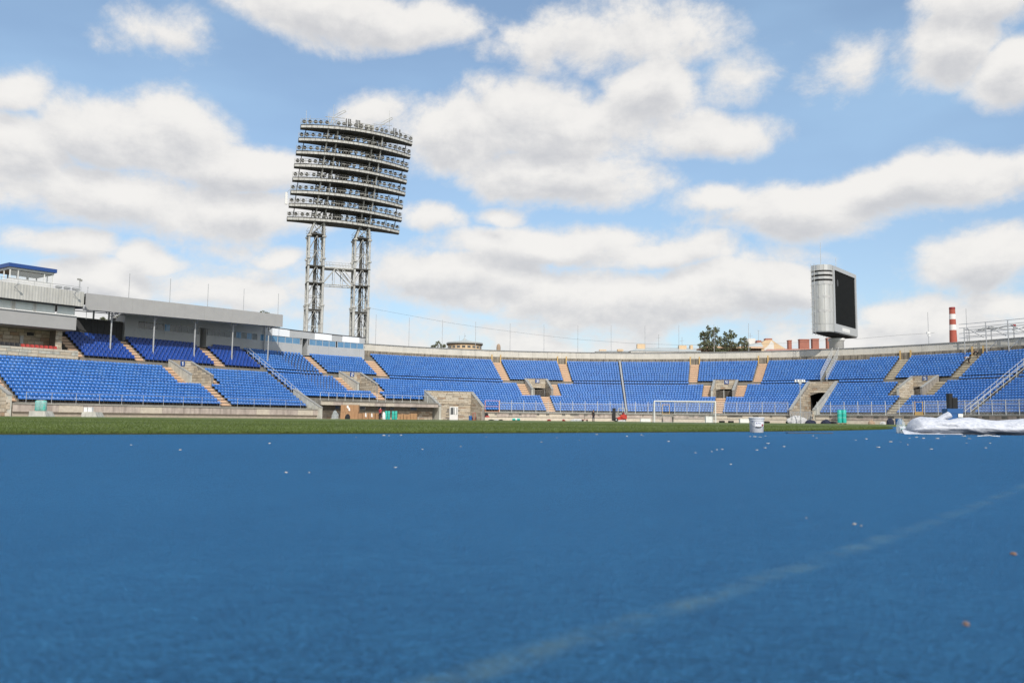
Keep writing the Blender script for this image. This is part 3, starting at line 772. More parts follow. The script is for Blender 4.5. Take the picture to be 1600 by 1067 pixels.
# ------------------------------------------------------------------ field level portal under the screen, and its twin at the left edge
def field_portal(a, b, label, ztop=7.45):
    c = (a + b) / 2; root = thing('field_portal', label, 'tunnel entrance', P(c, 4, 0), 'field level tunnel portals')
    OB = 11.9
    for (p, q, nm) in ((a + .05, a - .33, 'wing_wall'), (b + .33, b - .05, 'wing_wall')):
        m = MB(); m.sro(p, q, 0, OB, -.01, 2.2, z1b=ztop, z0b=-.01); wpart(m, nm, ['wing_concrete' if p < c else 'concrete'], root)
        m = MB(); m.sro(p + .05, q - .05, -.05, OB + .1, 2.2, 2.32, z1b=ztop + .12, z0b=ztop); wpart(m, 'coping', ['coping_grey'], root)
    ln = lambda o, z: z < 2.2 + o / OB * (ztop - 2.2) - .05
    stones(root, 0, 0, 0, 0, 7.2, row=.42, wid=(.8, 1.5), radial=(b + .37, .1, OB - .1, -1), keep=ln, depth=.04)
    stones(root, 0, 0, 0, 0, 7.2, row=.42, wid=(.8, 1.5), radial=(a - .37, .1, OB - .1, 1), keep=ln, depth=.04)
    stones(root, a - .1, b + .1, -.03, 0, 2.1, row=.36, wid=(.35, .4), depth=.03, holes=((a - .35, b + .35, -1, 9),))
    # sloping head wall with an arched mouth
    m = MB(); K = 10; w = (a - b) / 2 - .33; hb = 8.6
    m.sro(c + w, c - w, OB - .4, OB, 5.5, ztop)
    wpart(m, 'head_wall', ['mortar'], root)
    stones(root, c + w, c - w, OB - .42, 5.5, ztop - .05, row=.4, wid=(.7, 1.2), depth=.05)
    m = MB()
    for i in range(K):
        t0, t1 = -1 + 2 * i / K, -1 + 2 * (i + 1) / K; za, zb = 5.5 - .6 * t0 * t0, 5.5 - .6 * t1 * t1; q0, q1 = c - w * t0, c - w * t1
        m.hexa([P(q0, OB - .4, za), P(q1, OB - .4, zb), P(q1, OB, zb), P(q0, OB, za), P(q0, OB - .4, 5.52), P(q1, OB - .4, 5.52), P(q1, OB, 5.52), P(q0, OB, 5.52)])
    wpart(m, 'arch', ['concrete'], root)
    m = MB(); m.sro(c + w, c - w, OB + 5, OB + 5.2, 0, 5.6); m.sro(c + w + .2, c + w, OB, OB + 5, 0, 5.6); m.sro(c - w, c - w - .2, OB, OB + 5, 0, 5.6); m.sro(c + w, c - w, OB, OB + 5, 5.56, 5.66); wpart(m, 'tunnel', ['shade_black'], root)  # tunnel sides coloured near-black, standing for the unlit interior
    return root
field_portal(1.3, -2.9, 'stone tunnel mouth at field level with sloping wing walls, below the video screen')
field_portal(134.0, 130.0, 'stone tunnel mouth at field level, cut by the left edge of the view', 6.6)

# ------------------------------------------------------------------ front wall round the field
mat('fascia_top', (.36, .35, .31), .85, col2=(.26, .25, .22), nscale=1.5)
def front_wall(a, b, label, left):
    c = (a + b) / 2; root = thing('front_wall', label, 'wall', P(c, 0, 0), 'stone walls below the first row')
    L_ = []
    s = a
    while s > b + .05:
        e = max(b, s - random.uniform(2.0, 2.9)); L_.append((s, e)); s = e
    for (p, q) in L_:
        m = MB()
        if left: m.sro(p - .01, q + .01, -.02 + random.uniform(-.01, .01), .35, .50, 1.30, step=3)
        else: m.sro(p - .01, q + .01, .10 + random.uniform(-.01, .01), .4, .62, 1.30, step=3)
        wpart(m, 'slab', [random.choice(['fascia_stone', 'fascia_stone', 'stone_c'])], root)
    m = MB(); m.sro(a, b, -.10, 2.02, 1.30, ZF + .004); wpart(m, 'ledge', ['fascia_top'], root)
    m = MB()
    if left: m.sro(a, b, .22, .8, -.01, 1.2)
    else: m.sro(a, b, -.06, .4, -.01, .55)
    wpart(m, 'plinth', ['stone_b' if left else 'stone_c'], root)
    m = MB(); m.sro(a, b, 1.2, 2.0, 1.42, 1.548); wpart(m, 'kerb', ['terrace_concrete'], root)
front_wall(129.8, 88.0, 'long low stone wall left of the cardboard boxes, below the first row of seats', True)
front_wall(55.2, 23.0, 'low stone wall behind the forklift, below the first row of seats', False)
front_wall(21.0, 1.4, 'low stone wall behind the goal, left of the tunnel mouth', False)
front_wall(-3.0, -52, 'low stone wall at the right, behind the white wrapped bundle', False)
# steps through the wall, left part of the goal
root = thing('wall_steps', 'curved stone steps in the wall seen through the goal net, under a yellow gate', 'steps', P(22, 0, 0))
m = MB(); m.sro(23, 21, .6, 2.0, -.01, 1.40); wpart(m, 'landing', ['concrete'], root)
m = MB(); m.sro(22.9, 21.3, -.5, .6, -.01, .95); m.sro(22.8, 21.6, -1.0, -.5, -.01, .5); wpart(m, 'tread_block', ['fascia_stone'], root)
g = MB()
for s in (22.9, 21.7): g.sro(s + .05, s - .05, .1, .2, .9, 3.1)
for z in (1.0, 1.2, 1.4, 3.05): g.sro(22.9, 21.7, .12, .18, z, z + .1)
wpart(g, 'gate', ['yellow_paint'], root)

# ------------------------------------------------------------------ fences on the wall
def fence(a, b, label, h, off, z, post=2.17, bars=.125, hz=(1.0,), mats='white_steel', r=.035):
    c = (a + b) / 2; root = thing('railing', label, 'railing', P(c, off, z), 'steel railings along the front of the stands'); l = root.location
    k = RF / (RF + off) if abs(c) < QB else 1; n = max(1, round((a - b) / (post * k))); ps = [a - (a - b) * i / n for i in range(n + 1)]
    pm = MB(); pm.tube((0, 0, 0), (0, 0, h), r, 6); me = pm.mesh('post', [mats])
    for s in ps:
        o = link('post', me, root); o.location = Vector(P(s, off, z)) - l
    for f in hz:
        m = MB(); m.path([P(p, off, z + h * f - .02) for p in ps], r * .62, 5); wpart(m, 'rail', [mats], root)
    if bars:
        m = MB(); m2 = int((a - b) / bars)
        for i in range(m2):
            s = a - bars * (i + .5); p = P(s, off, z); m.box(p[0] - .007, p[0] + .007, p[1] - .007, p[1] + .007, z + .06, z + h * max(hz) - .03)
        wpart(m, 'bars', [mats], root, kind='stuff')
    return root
fence(128.4, 88.3, 'thin low railing along the front row of the left stand', 1.22, .3, ZF, post=2.62, bars=0, hz=(1.0, .5), r=.028, mats='galv')
fence(87.4, 64.4, 'white railing on the slab edge above the cardboard boxes', 1.15, .25, 2.75, post=1.62, bars=0, hz=(1.0,), r=.04)
fence(55.0, 52.4, 'short orange gate frame beside the stone bay with a white door', 2.0, .3, ZF, post=2.6, bars=0, hz=(1.0, .5, .06), mats='orange_paint', r=.06)
fence(52.3, 23.2, 'tall white railing behind the forklift', 2.15, .3, ZF, hz=(1.0, .78, .05) if False else (.78, .05), r=.05)
fence(20.8, 1.6, 'tall white railing behind the goal', 2.15, .3, ZF, hz=(.97, .05), r=.045)
fence(-3.2, -18.6, 'tall white railing left of the black loudspeakers', 2.15, .3, ZF, hz=(.05, .72), r=.05)
fence(-20.4, -50, 'tall white railing right of the black loudspeakers', 2.15, .3, ZF, hz=(.05, .97, .72), r=.05)
root = thing('yellow_gate', 'small yellow gate in the railing left of the black loudspeakers', 'gate', P(-19.5, .3, ZF))
g = MB()
for s in (-18.9, -20.1): g.sro(s + .05, s - .05, .25, .35, ZF, ZF + 2.1)
g.sro(-18.9, -20.1, .27, .33, ZF, ZF + .55); g.sro(-18.9, -20.1, .27, .33, ZF + 1.95, ZF + 2.03); wpart(g, 'gate_frame', ['yellow_paint'], root)
def barrier_gate():
    root = thing('barrier', 'pale barred barrier across the tunnel mouth below the video screen', 'barrier', P(-.8, -.6, 0)); m = MB()
    for i in range(15):
        s = .9 - 3.4 * i / 14; m.sro(s + .05, s - .05, -.62, -.56, .1, 1.95)
    m.sro(.9, -2.5, -.64, -.55, .1, .2); m.sro(.9, -2.5, -.64, -.55, 1.87, 1.97); wpart(m, 'bars', ['galv'], root)
barrier_gate()
# sloping handrails
def slope_rail(s, label, rows, h=1.0, zoff=0.0, group='sloping handrails in the stands', mats='white_steel', every=2, mids=(.5,), r=.03):
    root = thing('handrail', label, 'handrail', P(s, rows[0][0], rows[0][1]), group); a = rows[0]; b = rows[-1]
    for f in (1.0,) + tuple(mids): m = MB(); m.tube(P(s, a[0], a[1] + h * f), P(s, b[0], b[1] + h * f), r, 6); wpart(m, 'rail', [mats], root)
    for i in range(0, len(rows), every):
        m = MB(); o, z = rows[i]; zl = a[1] + (b[1] - a[1]) * (o - a[0]) / (b[0] - a[0]); m.tube(P(s, o, z), P(s, o, zl + h), r * 1.05, 6); wpart(m, 'post', [mats], root)
    return root
ALL = LOW + [(11.75, 6.92)] + UPP
slope_rail(87.65, 'sloping white handrail dividing navy seats from lighter blue seats, left of the booths', [(3.5, 2.4)] + LOW[3:] + [(11.75, 6.92)] + UPP[:8], h=1.1, every=2)
slope_rail(-.45, 'left rail of the steep caged ladder climbing to the video screen column', [(12.4, 7.6)] + UPP + [(20.6, 12.6)], h=1.6, every=1, mids=(.75, .5, .25))
slope_rail(-1.25, 'right rail of the steep caged ladder climbing to the video screen column', [(12.4, 7.6)] + UPP + [(20.6, 12.6)], h=1.6, every=1, mids=(.75, .5, .25))
slope_rail(-25.9, 'left one of the two long handrails at the right edge of the stands', [(1.4, 1.42)] + ALL, h=1.15, every=2)
slope_rail(-26.8, 'right one of the two long handrails at the right edge of the stands', [(1.4, 1.42)] + ALL, h=1.15, every=2)

# ------------------------------------------------------------------ wing wall, dugout slab and stone bay
root = thing('buttress_wall', 'pale sloping concrete wall left of the cardboard boxes, at the foot of the diagonal handrail', 'wall', P(88, 2, 0))
m = MB(); m.sro(88.05, 87.65, -.6, 5.6, 0, 1.6, z1b=4.4, z0b=0); wpart(m, 'wall_body', ['wing_concrete'], root)
m = MB(); m.sro(88.09, 87.61, -.65, 5.65, 1.6, 1.7, z1b=4.5, z0b=4.4); wpart(m, 'coping', ['coping_grey'], root)
root = thing('slab_deck', 'raised concrete deck with rooms beneath it, behind the cardboard boxes', 'deck', P(76, 1, 0))
s = 87.5
while s > 64.3:
    e = max(64.2, s - random.uniform(1.7, 2.6)); m = MB(); m.sro(s - .01, e + .01, -.25 + random.uniform(-.01, .01), 0, 2.05, 2.62); wpart(m, 'edge_slab', [random.choice(['fascia_stone', 'stone_c', 'fascia_stone'])], root); s = e
m = MB(); m.sro(87.5, 64.2, -.33, 5.0, 2.62, 2.75); m.sro(87.5, 64.2, 0, 5, 2.1, 2.62); m.sro(87.5, 64.2, 3.6, 4.98, 2.75, 3.12); wpart(m, 'deck_slab', ['terrace_concrete'], root)
m = MB(); m.sro(87.6, 64.2, 1.6, 1.9, 0, 2.1); wpart(m, 'back_wall', ['mortar'], root)
stones(root, 74.5, 64.3, 1.55, 0, 1.4, row=.26, wid=(.5, 1.0), depth=.06, wts=(5, 2, 3, 3))
stones(root, 87.5, 74.5, 1.55, 0, 1.3, row=.3, wid=(.5, 1.0), depth=.06)
for (x0, x1) in ((523, 531), (561, 571), (590, 603), (609, 616), (640, 652)):
    p, q = s_at(x0, 1.5, 1.8), s_at(x1, 1.5, 1.8); m = MB(); m.sro(p, q, 1.5, 1.56, 1.45, 2.02); fr = wpart(m, 'window', ['white_steel' if x0 == 561 else 'concrete'], root)
    m = MB(); m.sro(p - .12, q + .12, 1.47, 1.50, 1.53, 1.95); m.v = [(v[0] - root.location.x, v[1] - root.location.y, v[2]) for v in m.v]; m.build('pane', 'dark_glass', fr)
root = thing('stone_bay', 'recessed stone bay with a white glazed door, right of the cardboard boxes', 'stone bay', P(60, 3, 0))
m = MB(); m.sro(63.6, 55.7, 5.0, 5.3, 0, 5.0); wpart(m, 'back_wall', ['mortar'], root)
dl, dr = s_at(702.5, 4.8, 1.), s_at(715.5, 4.8, 1.)
stones(root, 63.6, 55.7, 4.95, 0, 2.68, row=.235, wid=(.7, 1.5), depth=.06, holes=((dl + .1, dr - .1, -1, 2.35),))
stones(root, 63.6, 55.7, 4.80, 2.74, 4.95, row=.30, wid=(.9, 1.7), depth=.2, tones=('stone_a', 'stone_c', 'stone_b', 'stone_d'), wts=(5, 6, 2, 1))
m = MB(); m.sro(63.7, 55.6, 4.74, 5.3, 4.95, 5.06); wpart(m, 'coping', ['coping_grey'], root)
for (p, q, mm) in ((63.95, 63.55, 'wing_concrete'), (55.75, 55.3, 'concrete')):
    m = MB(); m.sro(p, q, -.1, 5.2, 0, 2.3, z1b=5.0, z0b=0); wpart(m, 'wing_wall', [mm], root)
    m = MB(); m.sro(p + .05, q - .05, -.15, 5.25, 2.3, 2.4, z1b=5.1, z0b=5.0); wpart(m, 'coping', ['coping_grey'], root)
stones(root, 0, 0, 0, 0, 4.9, row=.30, wid=(.6, 1.1), radial=(55.79, 0.0, 4.9, -1), keep=lambda o, z: z < 2.3 + o / 5.2 * 2.7 - .03, depth=.04)
m = MB(); m.sro(dl, dr, 4.78, 4.95, 0, 2.3); d = wpart(m, 'door', ['white_paint'], root)
for (p, q) in ((dl - .14, dl - .68), (dl - .82, dr + .16)):
    m = MB(); m.sro(p, q, 4.74, 4.78, .95, 2.15); m.v = [(v[0] - root.location.x, v[1] - root.location.y, v[2]) for v in m.v]; m.build('pane', 'dark_glass', d)
m = MB(); m.sro(dl - .9, dr + .3, 4.70, 4.738, .97, 2.12); m.v = [(v[0] - root.location.x, v[1] - root.location.y, v[2]) for v in m.v]; m.build('curtain', 'paper_white', d)

# ------------------------------------------------------------------ rim wall
def rim():
    root = thing('rim_wall', 'pale curved wall of concrete panels along the top of the bowl', 'wall', P(20, 20.9, 12)); s = RIM0 - .1; i = 0
    while s > -60:
        e = s - 3.0 * RF / (RF + 20.9)
        m = MB(); m.sro(s - .008, e + .008, 20.85 + random.uniform(-.012, .012), 21.2, 12.72, 13.93, step=4)
        wpart(m, 'panel', ['rim_concrete' if s > -28 else random.choice(['rim_concrete', 'wing_concrete', 'rim_dirty'])], root)
        s = e
    m = MB(); m.sro(RIM0, -60, 20.72, 21.5, 13.93, 14.06); wpart(m, 'coping', ['coping_grey'], root)
    s = RIM0; cnt = 0
    while s > -60:
        e = s - .95; m = MB(); m.sro(s - .03, e + .03, 20.62 + random.uniform(-.02, .02), 21.0, 11.3, 12.70, step=2); wpart(m, 'base_slab', ['rim_dirty'], root); s = e
    m = MB(); m.sro(RIM0, -60, 20.9, 21.1, 0, 12.75, step=3); wpart(m, 'core', ['concrete'], root)
rim()
# thin masts on the rim
mm = MB(); mm.tube((0, 0, 0), (0, 0, .5), .055, 6); mm.tube((0, 0, .5), (0, 0, 5.5), .048, 5, r2=.04); mm.tube((0, 0, 5.5), (0, 0, 5.56), .05, 6); MAST = mm.mesh('rim_mast', ['galv'])
MLAB = {587: 'first thin mast on the rim wall right of the floodlight tower', 639: 'second thin mast on the rim wall right of the floodlight tower', 691: 'thin mast on the rim wall just left of the round pavilion', 743: 'thin mast on the rim wall in front of the round pavilion', 797: 'thin mast on the rim wall right of the brown dome, near the first yellow guards', 850: 'thin mast on the rim wall above portal 3', 903: 'thin mast on the rim wall just right of the second yellow guards', 955: 'thin mast on the rim wall just left of the radial gutter', 1008: 'thin mast on the rim wall over the left end of the pale metal roof', 1061: 'thin mast on the rim wall over the stacks of the pale metal roof', 1116: 'thin mast on the rim wall in front of the tallest tree', 1170: 'thin mast on the rim wall at the right edge of the trees', 1511: 'thin mast on the rim wall at the left end of the scaffold'}
for x in (587, 639, 691, 743, 797, 850, 903, 955, 1008, 1061, 1116, 1170, 1451, 1511):
    s = s_at(x, 21, 14); o = link('rim_mast', MAST, loc=P(s, 21.1, 14.06)); o['label'] = MLAB.get(x, 'mast'); o['category'] = 'mast'; o['group'] = 'thin masts along the rim wall'
    if x == 1451:
        o['label'] = 'thin mast with two small white boxes, left of the striped chimney'; b = MB(); b.box(-.28, .25, -.15, .15, 1.75, 2.1); b.box(-.1, .3, -.12, .12, 1.35, 1.6); b.build('box', 'white_paint', o)
for x in (201, 265, 324, 380, 434):
    s = s_at(x, 15, 16.5); z = 15.9 + (115.7 - s) * .019; o = link('roof_mast', MAST, loc=P(s, 15, z - 1.8)); o['label'] = {201: 'leftmost thin mast on the long grey roof', 265: 'second thin mast from the left on the long grey roof', 324: 'middle one of the five thin masts on the long grey roof', 380: 'thin mast on the long grey roof just left of the small tree top', 434: 'thin mast at the right end of the long grey roof'}[x]; o['category'] = 'mast'; o['group'] = 'thin masts on the long roof'

# ================================================================== LEFT STAND BUILDINGS
def sub(m, name, mats, part, root):
    """sub-part in world coordinates under a part whose own origin equals the root's"""
    l = root.location; m.v = [(v[0] - l.x, v[1] - l.y, v[2] - l.z) for v in m.v]
    return m.build(name, mats, part)
# canopy roof
SA, SB = 115.75, 83.8
zb = lambda s: 13.95 + (SA - s) * .0238; zt = lambda s: 16.12 + (SA - s) * .0180
root = thing('canopy_roof', 'long grey flat canopy roof over the navy seats', 'roof', P(100, 14, 9)); l = root.location
s = SA; i = 0
while s > SB + .05:
    e = max(SB, s - 1.6); m = MB()
    m.hexa([P(s - .004, 13.9, zb(s)), P(e + .004, 13.9, zb(e)), P(e + .004, 14.0, zb(e)), P(s - .004, 14.0, zb(s)), P(s - .004, 13.9, zt(s)), P(e + .004, 13.9, zt(e)), P(e + .004, 14.0, zt(e)), P(s - .004, 14.0, zt(s))])
    wpart(m, 'fascia_panel', ['fascia_metal'], root); s = e
m = MB(); m.hexa([P(SA, 14.0, 15.9), P(SB, 14.0, 16.45), P(SB, 21.6, 16.0), P(SA, 21.6, 15.5), P(SA, 14.0, 16.05), P(SB, 14.0, 16.6), P(SB, 21.6, 16.15), P(SA, 21.6, 15.65)]); wpart(m, 'roof_deck', ['roof_dark'], root)
for i in range(9):
    s = SA - .1 - (SA - SB - .2) * i / 8; m = MB(); a, b = P(s, 14.05, zb(s) + .12), P(s, 21.4, zb(s) + .7); t1 = P(s, 14.05, zt(s) - .3); t2 = P(s, 21.4, 15.5)
    m.tube(a, b, .07, 5); m.tube(t1, t2, .07, 5); m.tube(a, t1, .06, 5)
    pts = [a, P(s, 15.9, 15.6), P(s, 17.4, zb(s) + .4), P(s, 19.2, 15.5), b]; m.path(pts, .05, 5); wpart(m, 'truss', ['galv'], root)
m = MB(); m.path([P(SA - k * (SA - SB) / 12, 14.5, zb(SA - k * (SA - SB) / 12) - .02) for k in range(13)], .06, 5); m.path([P(SA - k * (SA - SB) / 12, 19.5, zb(SA - k * (SA - SB) / 12) + .35) for k in range(13)], .06, 5); wpart(m, 'purlin', ['galv'], root)
pm = {}
for x, yf in ((172, 547), (239, 549), (303, 555), (362, 558), (418, 562)):
    s = s_at(x, 15.2, 9); m = MB(); m.tube(P(s, 15.2, 8.4), P(s, 15.2, zb(s)), .11, 8)
    for d in (-.9, .9): m.tube(P(s, 15.2, zb(s) - .55), P(s + d, 15.2, zb(s) + .05), .05, 5)
    m.tube(P(s, 15.2, zb(s) - .55), P(s, 14.1, zb(s) + .1), .05, 5); wpart(m, 'post', ['galv'], root)
for x in (145, 169, 404):
    s = s_at(x, 20.4, 13); m = MB(); m.tube(P(s, 20.3 if x < 200 else 18.8, 11), P(s, 20.3 if x < 200 else 18.8, 15.5), .13, 8); wpart(m, 'post', ['galv'], root)
# dark back wall behind the left navy block
root = thing('back_wall', 'dark boarded wall behind the leftmost navy seats under the roof', 'wall', P(112, 20, 10)); s = 117.3
while s > 107.6:
    e = s - .9; m = MB(); m.sro(s - .02, e + .02, 19.6, 19.75, 10.6, 13.4); wpart(m, 'board', ['roof_dark'], root); s = e
m = MB(); m.sro(117.3, 107.6, 19.4, 19.85, 13.4, 13.5); wpart(m, 'coping', ['coping_grey'], root)
# glazed booths
BL, BR = 107.4, 67.65
rz_ = lambda s: 15.45 + (s - BR) / (BL - BR) * .1 - (1 - (s - BR) / (BL - BR)) * .58
root = thing('glazed_booths', 'long grey commentary building with a band of blue windows above the seats', 'building', P(88, 20, 10.5)); l = root.location
OFFB = 19.1; ZB0, ZB1 = 12.72, 13.82
sv_ = lambda x: s_at(x, OFFB, 13)
doors = [(sv_(312.), sv_(323.5)), (sv_(471.5), sv_(481.7))]
wins = [(216, 256), (257, 311), (325, 402), (406.5, 469), (483.5, 524.5), (527.3, 568)]
def seg_minus(a, b, holes): return minus(a, b, holes)
for (p, q) in minus(BL, BR, doors):
    s = p
    while s > q + .05:      # plinth panels
        e = max(q, s - 1.55); e = q if e - q < .4 else e; m = MB(); m.sro(s - .006, e + .006, OFFB, OFFB + .12, 10.9, ZB0); wpart(m, 'wall_panel', ['booth_panel'], root); s = e
whole = [(sv_(a), sv_(b)) for a, b in wins]
for (p, q) in minus(BL, BR, doors + whole): m = MB(); m.sro(p, q, OFFB, OFFB + .12, ZB0, ZB1); wpart(m, 'pier', ['booth_panel'], root)
whitep = [(sv_(425), sv_(452)), (sv_(491.5), sv_(518)), (sv_(534.5), sv_(561))]
s = BL
cuts = sorted([BL, BR] + [v for ab in whitep for v in ab] + [BL - 2.9 * k for k in range(1, 14)], reverse=True)
for p, q in zip(cuts, cuts[1:]):
    if q < BR - .01 or p - q < .02: continue
    wh = any(a + .01 > p and q > b - .01 for a, b in whitep); m = MB(); o0 = OFFB - (.03 if wh else 0)
    m.hexa([P(p - .005, o0, ZB1), P(q + .005, o0, ZB1), P(q + .005, OFFB + .12, ZB1), P(p - .005, OFFB + .12, ZB1), P(p - .005, o0, rz_(p) - .05), P(q + .005, o0, rz_(q) - .05), P(q + .005, OFFB + .12, rz_(q) - .05), P(p - .005, OFFB + .12, rz_(p) - .05)])
    wpart(m, 'upper_panel', ['white_panel' if wh else 'booth_panel'], root)
for (p, q), (x0, x1) in zip(whole, wins):
    n = max(2, round((p - q) / 1.05)); m = MB()
    for i in range(n + 1):
        c = p + (q - p) * i / n; m.sro(c + .035, c - .035, OFFB + .02, OFFB + .1, ZB0, ZB1)
    m.sro(p, q, OFFB + .01, OFFB + .11, ZB0, ZB0 + .06); m.sro(p, q, OFFB + .01, OFFB + .11, ZB1 - .06, ZB1)
    w = wpart(m, 'window', ['booth_panel'], root)
    for i in range(n):
        a, b = p + (q - p) * i / n, p + (q - p) * (i + 1) / n; m = MB(); m.sro(a - .03, b + .03, OFFB + .05, OFFB + .07, ZB0 + .05, ZB1 - .05)
        sub(m, 'pane', 'sky_reflect_glass' if (x0 > 400 or random.random() < .35) else 'dark_glass', w, root)
for (p, q) in doors:
    m = MB(); m.sro(p, p - .1, OFFB, OFFB + 2.2, 10.9, ZB1 + .2); m.sro(q + .1, q, OFFB, OFFB + 2.2, 10.9, ZB1 + .2); m.sro(p, q, OFFB + 2.1, OFFB + 2.2, 10.9, ZB1 + .2); wpart(m, 'doorway', ['booth_panel'], root)
    m = MB(); m.sro(p - .3, q + .5, OFFB + 2.0, OFFB + 2.08, 11.0, 13.1); d = wpart(m, 'door', ['dark_glass'], root)
m = MB(); nn_ = 26
for i in range(nn_):
    a, b = BL + (BR - .1 - BL) * i / nn_, BL + (BR - .1 - BL) * (i + 1) / nn_
    m.hexa([P(a, OFFB - .06, rz_(a) - .05), P(b, OFFB - .06, rz_(b) - .05), P(b, OFFB + 4, rz_(b) - .05), P(a, OFFB + 4, rz_(a) - .05), P(a, OFFB - .06, rz_(a) + .1), P(b, OFFB - .06, rz_(b) + .1), P(b, OFFB + 4, rz_(b) + .1), P(a, OFFB + 4, rz_(a) + .1)])
wpart(m, 'roof', ['roof_dark'], root)
m = MB(); m.sro(BL, BL - .12, OFFB + .12, OFFB + 2.6, 10.9, 15.4, z1b=13.9); m.sro(BR + .12, BR, OFFB + .12, OFFB + 4, 10.9, 14.8); wpart(m, 'end_wall', ['booth_panel'], root)
m = MB(); m.sro(BL + .03, BL, OFFB + .9, OFFB + 1.6, 10.95, 13.0); wpart(m, 'side_door', ['galv'], root)
m = MB(); m.sro(BL, BR, OFFB + 3.8, OFFB + 4, 10.5, 14.6); wpart(m, 'rear_wall', ['booth_panel'], root)
# press building at the left
root = thing('press_building', 'press building at the left edge with corrugated parapet over a row of wide windows', 'building', P(124, 15, 8)); l = root.location
PL, PR = 142., 117.25
m = MB(); m.sro(PL, PR, 13.0, 13.15, 11.03, 12.78, step=30); m.sro(PL, PR, 13.15, 20, 11.0, 11.1, step=30); m.sro(PR + .12, PR, 13.15, 20, 11.03, 12.78); wpart(m, 'lower_band', ['fascia_metal'], root)
m = MB(); m.sro(PL, PR, 12.85, 13.2, 12.78, 12.86, step=30); wpart(m, 'sill', ['white_paint'], root)
m = MB(); n = int((PL - PR - .0) / .17); V = []
for i in range(n + 1):
    s = PL - (PL - 116.95) * i / n; o = 12.0 + (.028 if i % 2 else 0.); V += [P(s, o, 14.03), P(s, o, 15.93)]
m.add(V, [(2 * i, 2 * i + 2, 2 * i + 3, 2 * i + 1) for i in range(n)]); m.sro(PL, 116.98, 12.1, 12.2, 14.03, 15.9, step=30); m.sro(117.05, 116.95, 12.0, 18, 14.03, 15.93)
wpart(m, 'corrugated_parapet', ['corrugated'], root)
m = MB(); m.sro(PL, 116.9, 12.15, 20, 13.9, 14.02, step=30); m.sro(PL, 117.1, 12.3, 20, 15.5, 15.6, step=30); wpart(m, 'floor_slab', ['roof_dark'], root)
wx = [(-22, 18.5), (24, 52.5), (56.5, 86), (89.5, 117)]
sw = lambda x: s_at(x, 13.0, 13.4)
edges = [(sw(a), sw(b)) for a, b in wx] + [(sw(-24) + 3.2, sw(-24)), (sw(-24) + 6.6, sw(-24) + 3.4)]
for (p, q) in minus(PL, PR, edges): m = MB(); m.sro(p, q, 13.05, 13.2, 12.86, 13.95); wpart(m, 'pier', ['plaster_white'], root)
for i, (p, q) in enumerate(edges):
    m = MB(); fw = .10
    m.sro(p, p - fw, 13.0, 13.12, 12.86, 13.95); m.sro(q + fw, q, 13.0, 13.12, 12.86, 13.95); m.sro(p, q, 13.01, 13.11, 12.86, 12.98); m.sro(p, q, 13.01, 13.11, 13.86, 13.95); w = wpart(m, 'window', ['white_paint'], root)
    m = MB(); m.sro(p - fw, q + fw, 13.05, 13.07, 12.98, 13.86); sub(m, 'pane', 'veiled_glass', w, root)
m = MB(); m.sro(PL, 118.2, 17.0, 17.3, 7.4, 11.0, step=30); m.sro(118.6, 118.2, 14.6, 17.3, 7.4, 11.0); m.sro(PR + .12, PR, 19, 20, 7, 15.5); wpart(m, 'back_wall', ['mortar'], root)
stones(root, 126.5, 118.6, 16.95, 7.9, 10.98, row=.42, wid=(.7, 1.3), depth=.06, wts=(5, 2, 2, 3), limit=120)
stones(root, 119.0, 118.2, 14.5, 7.6, 10.98, row=.5, wid=(.38, .45), depth=.06, tones=('stone_a', 'stone_c'), wts=(1, 1), limit=40)
m = MB(); m.sro(PL, 117.2, 12.55, 17.2, 7.3, 7.72, step=30); wpart(m, 'terrace_floor', ['concrete'], root)
m = MB(); m.sro(s_at(42, 16.8, 9.6), s_at(52, 16.8, 9.6), 16.7, 16.9, 10.2, 10.6); wpart(m, 'loudspeaker', ['black_plastic'], root)
m = MB(); m.sro(s_at(31, 16.85, 9.6), s_at(36, 16.85, 9.6), 16.75, 16.9, 9.1, 10.1); wpart(m, 'notice', ['galv'], root)
# flood lamps with brackets on the corrugated front, railing and boxes on its roof
for x in (23, 115):
    s = s_at(x, 12, 15.6); m = MB(); m.tube(P(s, 12.02, 15.5), P(s, 11.2, 15.75), .035, 5); m.tube(P(s, 12.02, 15.1), P(s, 11.3, 15.7), .02, 4)
    a, o, t = frame(s, 11.1); c = Vector(P(s, 11.1, 15.75)); m.obox(c, t * .11, o * .09, Vector((0, 0, .09))); wpart(m, 'spotlight', ['galv'], root)
m = MB()
for k in range(14): s = 117.2 + 1.9 * k; m.tube(P(s, 12.4, 15.6), P(s, 12.4, 16.55), .025, 4)
m.tube(P(117.2, 12.4, 16.55), P(141.9, 12.4, 16.55), .025, 5); m.tube(P(117.2, 12.4, 16.2), P(141.9, 12.4, 16.2), .018, 5); wpart(m, 'roof_railing', ['galv'], root)
for x in (92, 105, 118):
    s = s_at(x, 13, 16.5); m = MB(); a, o, t = frame(s, 13); m.obox(P(s, 13, 16.3), t * .33, o * .2, Vector((0, 0, .14))); m.tube(P(s, 13, 15.6), P(s, 13, 16.2), .03, 4); wpart(m, 'floodlight', ['galv'], root)
# parapet in front of it
root = thing('stone_parapet', 'stained pale stone parapet in front of the red seats', 'wall', P(124, 12.2, 7.3))
m = MB(); m.sro(142, 117.2, 12.25, 12.6, 7.0, 8.35, step=30); wpart(m, 'core', ['mortar'], root)
stones(root, 127.5, 117.2, 12.2, 7.25, 8.36, row=.37, wid=(.8, 1.5), depth=.06, tones=('stone_c', 'wing_concrete', 'stone_a'), wts=(5, 4, 1))
stones(root, 117.2, 117.2, 0, 7.25, 8.3, row=.37, radial=(117.17, 12.2, 12.7, 1), depth=.04, tones=('stone_c',), wts=(1,))
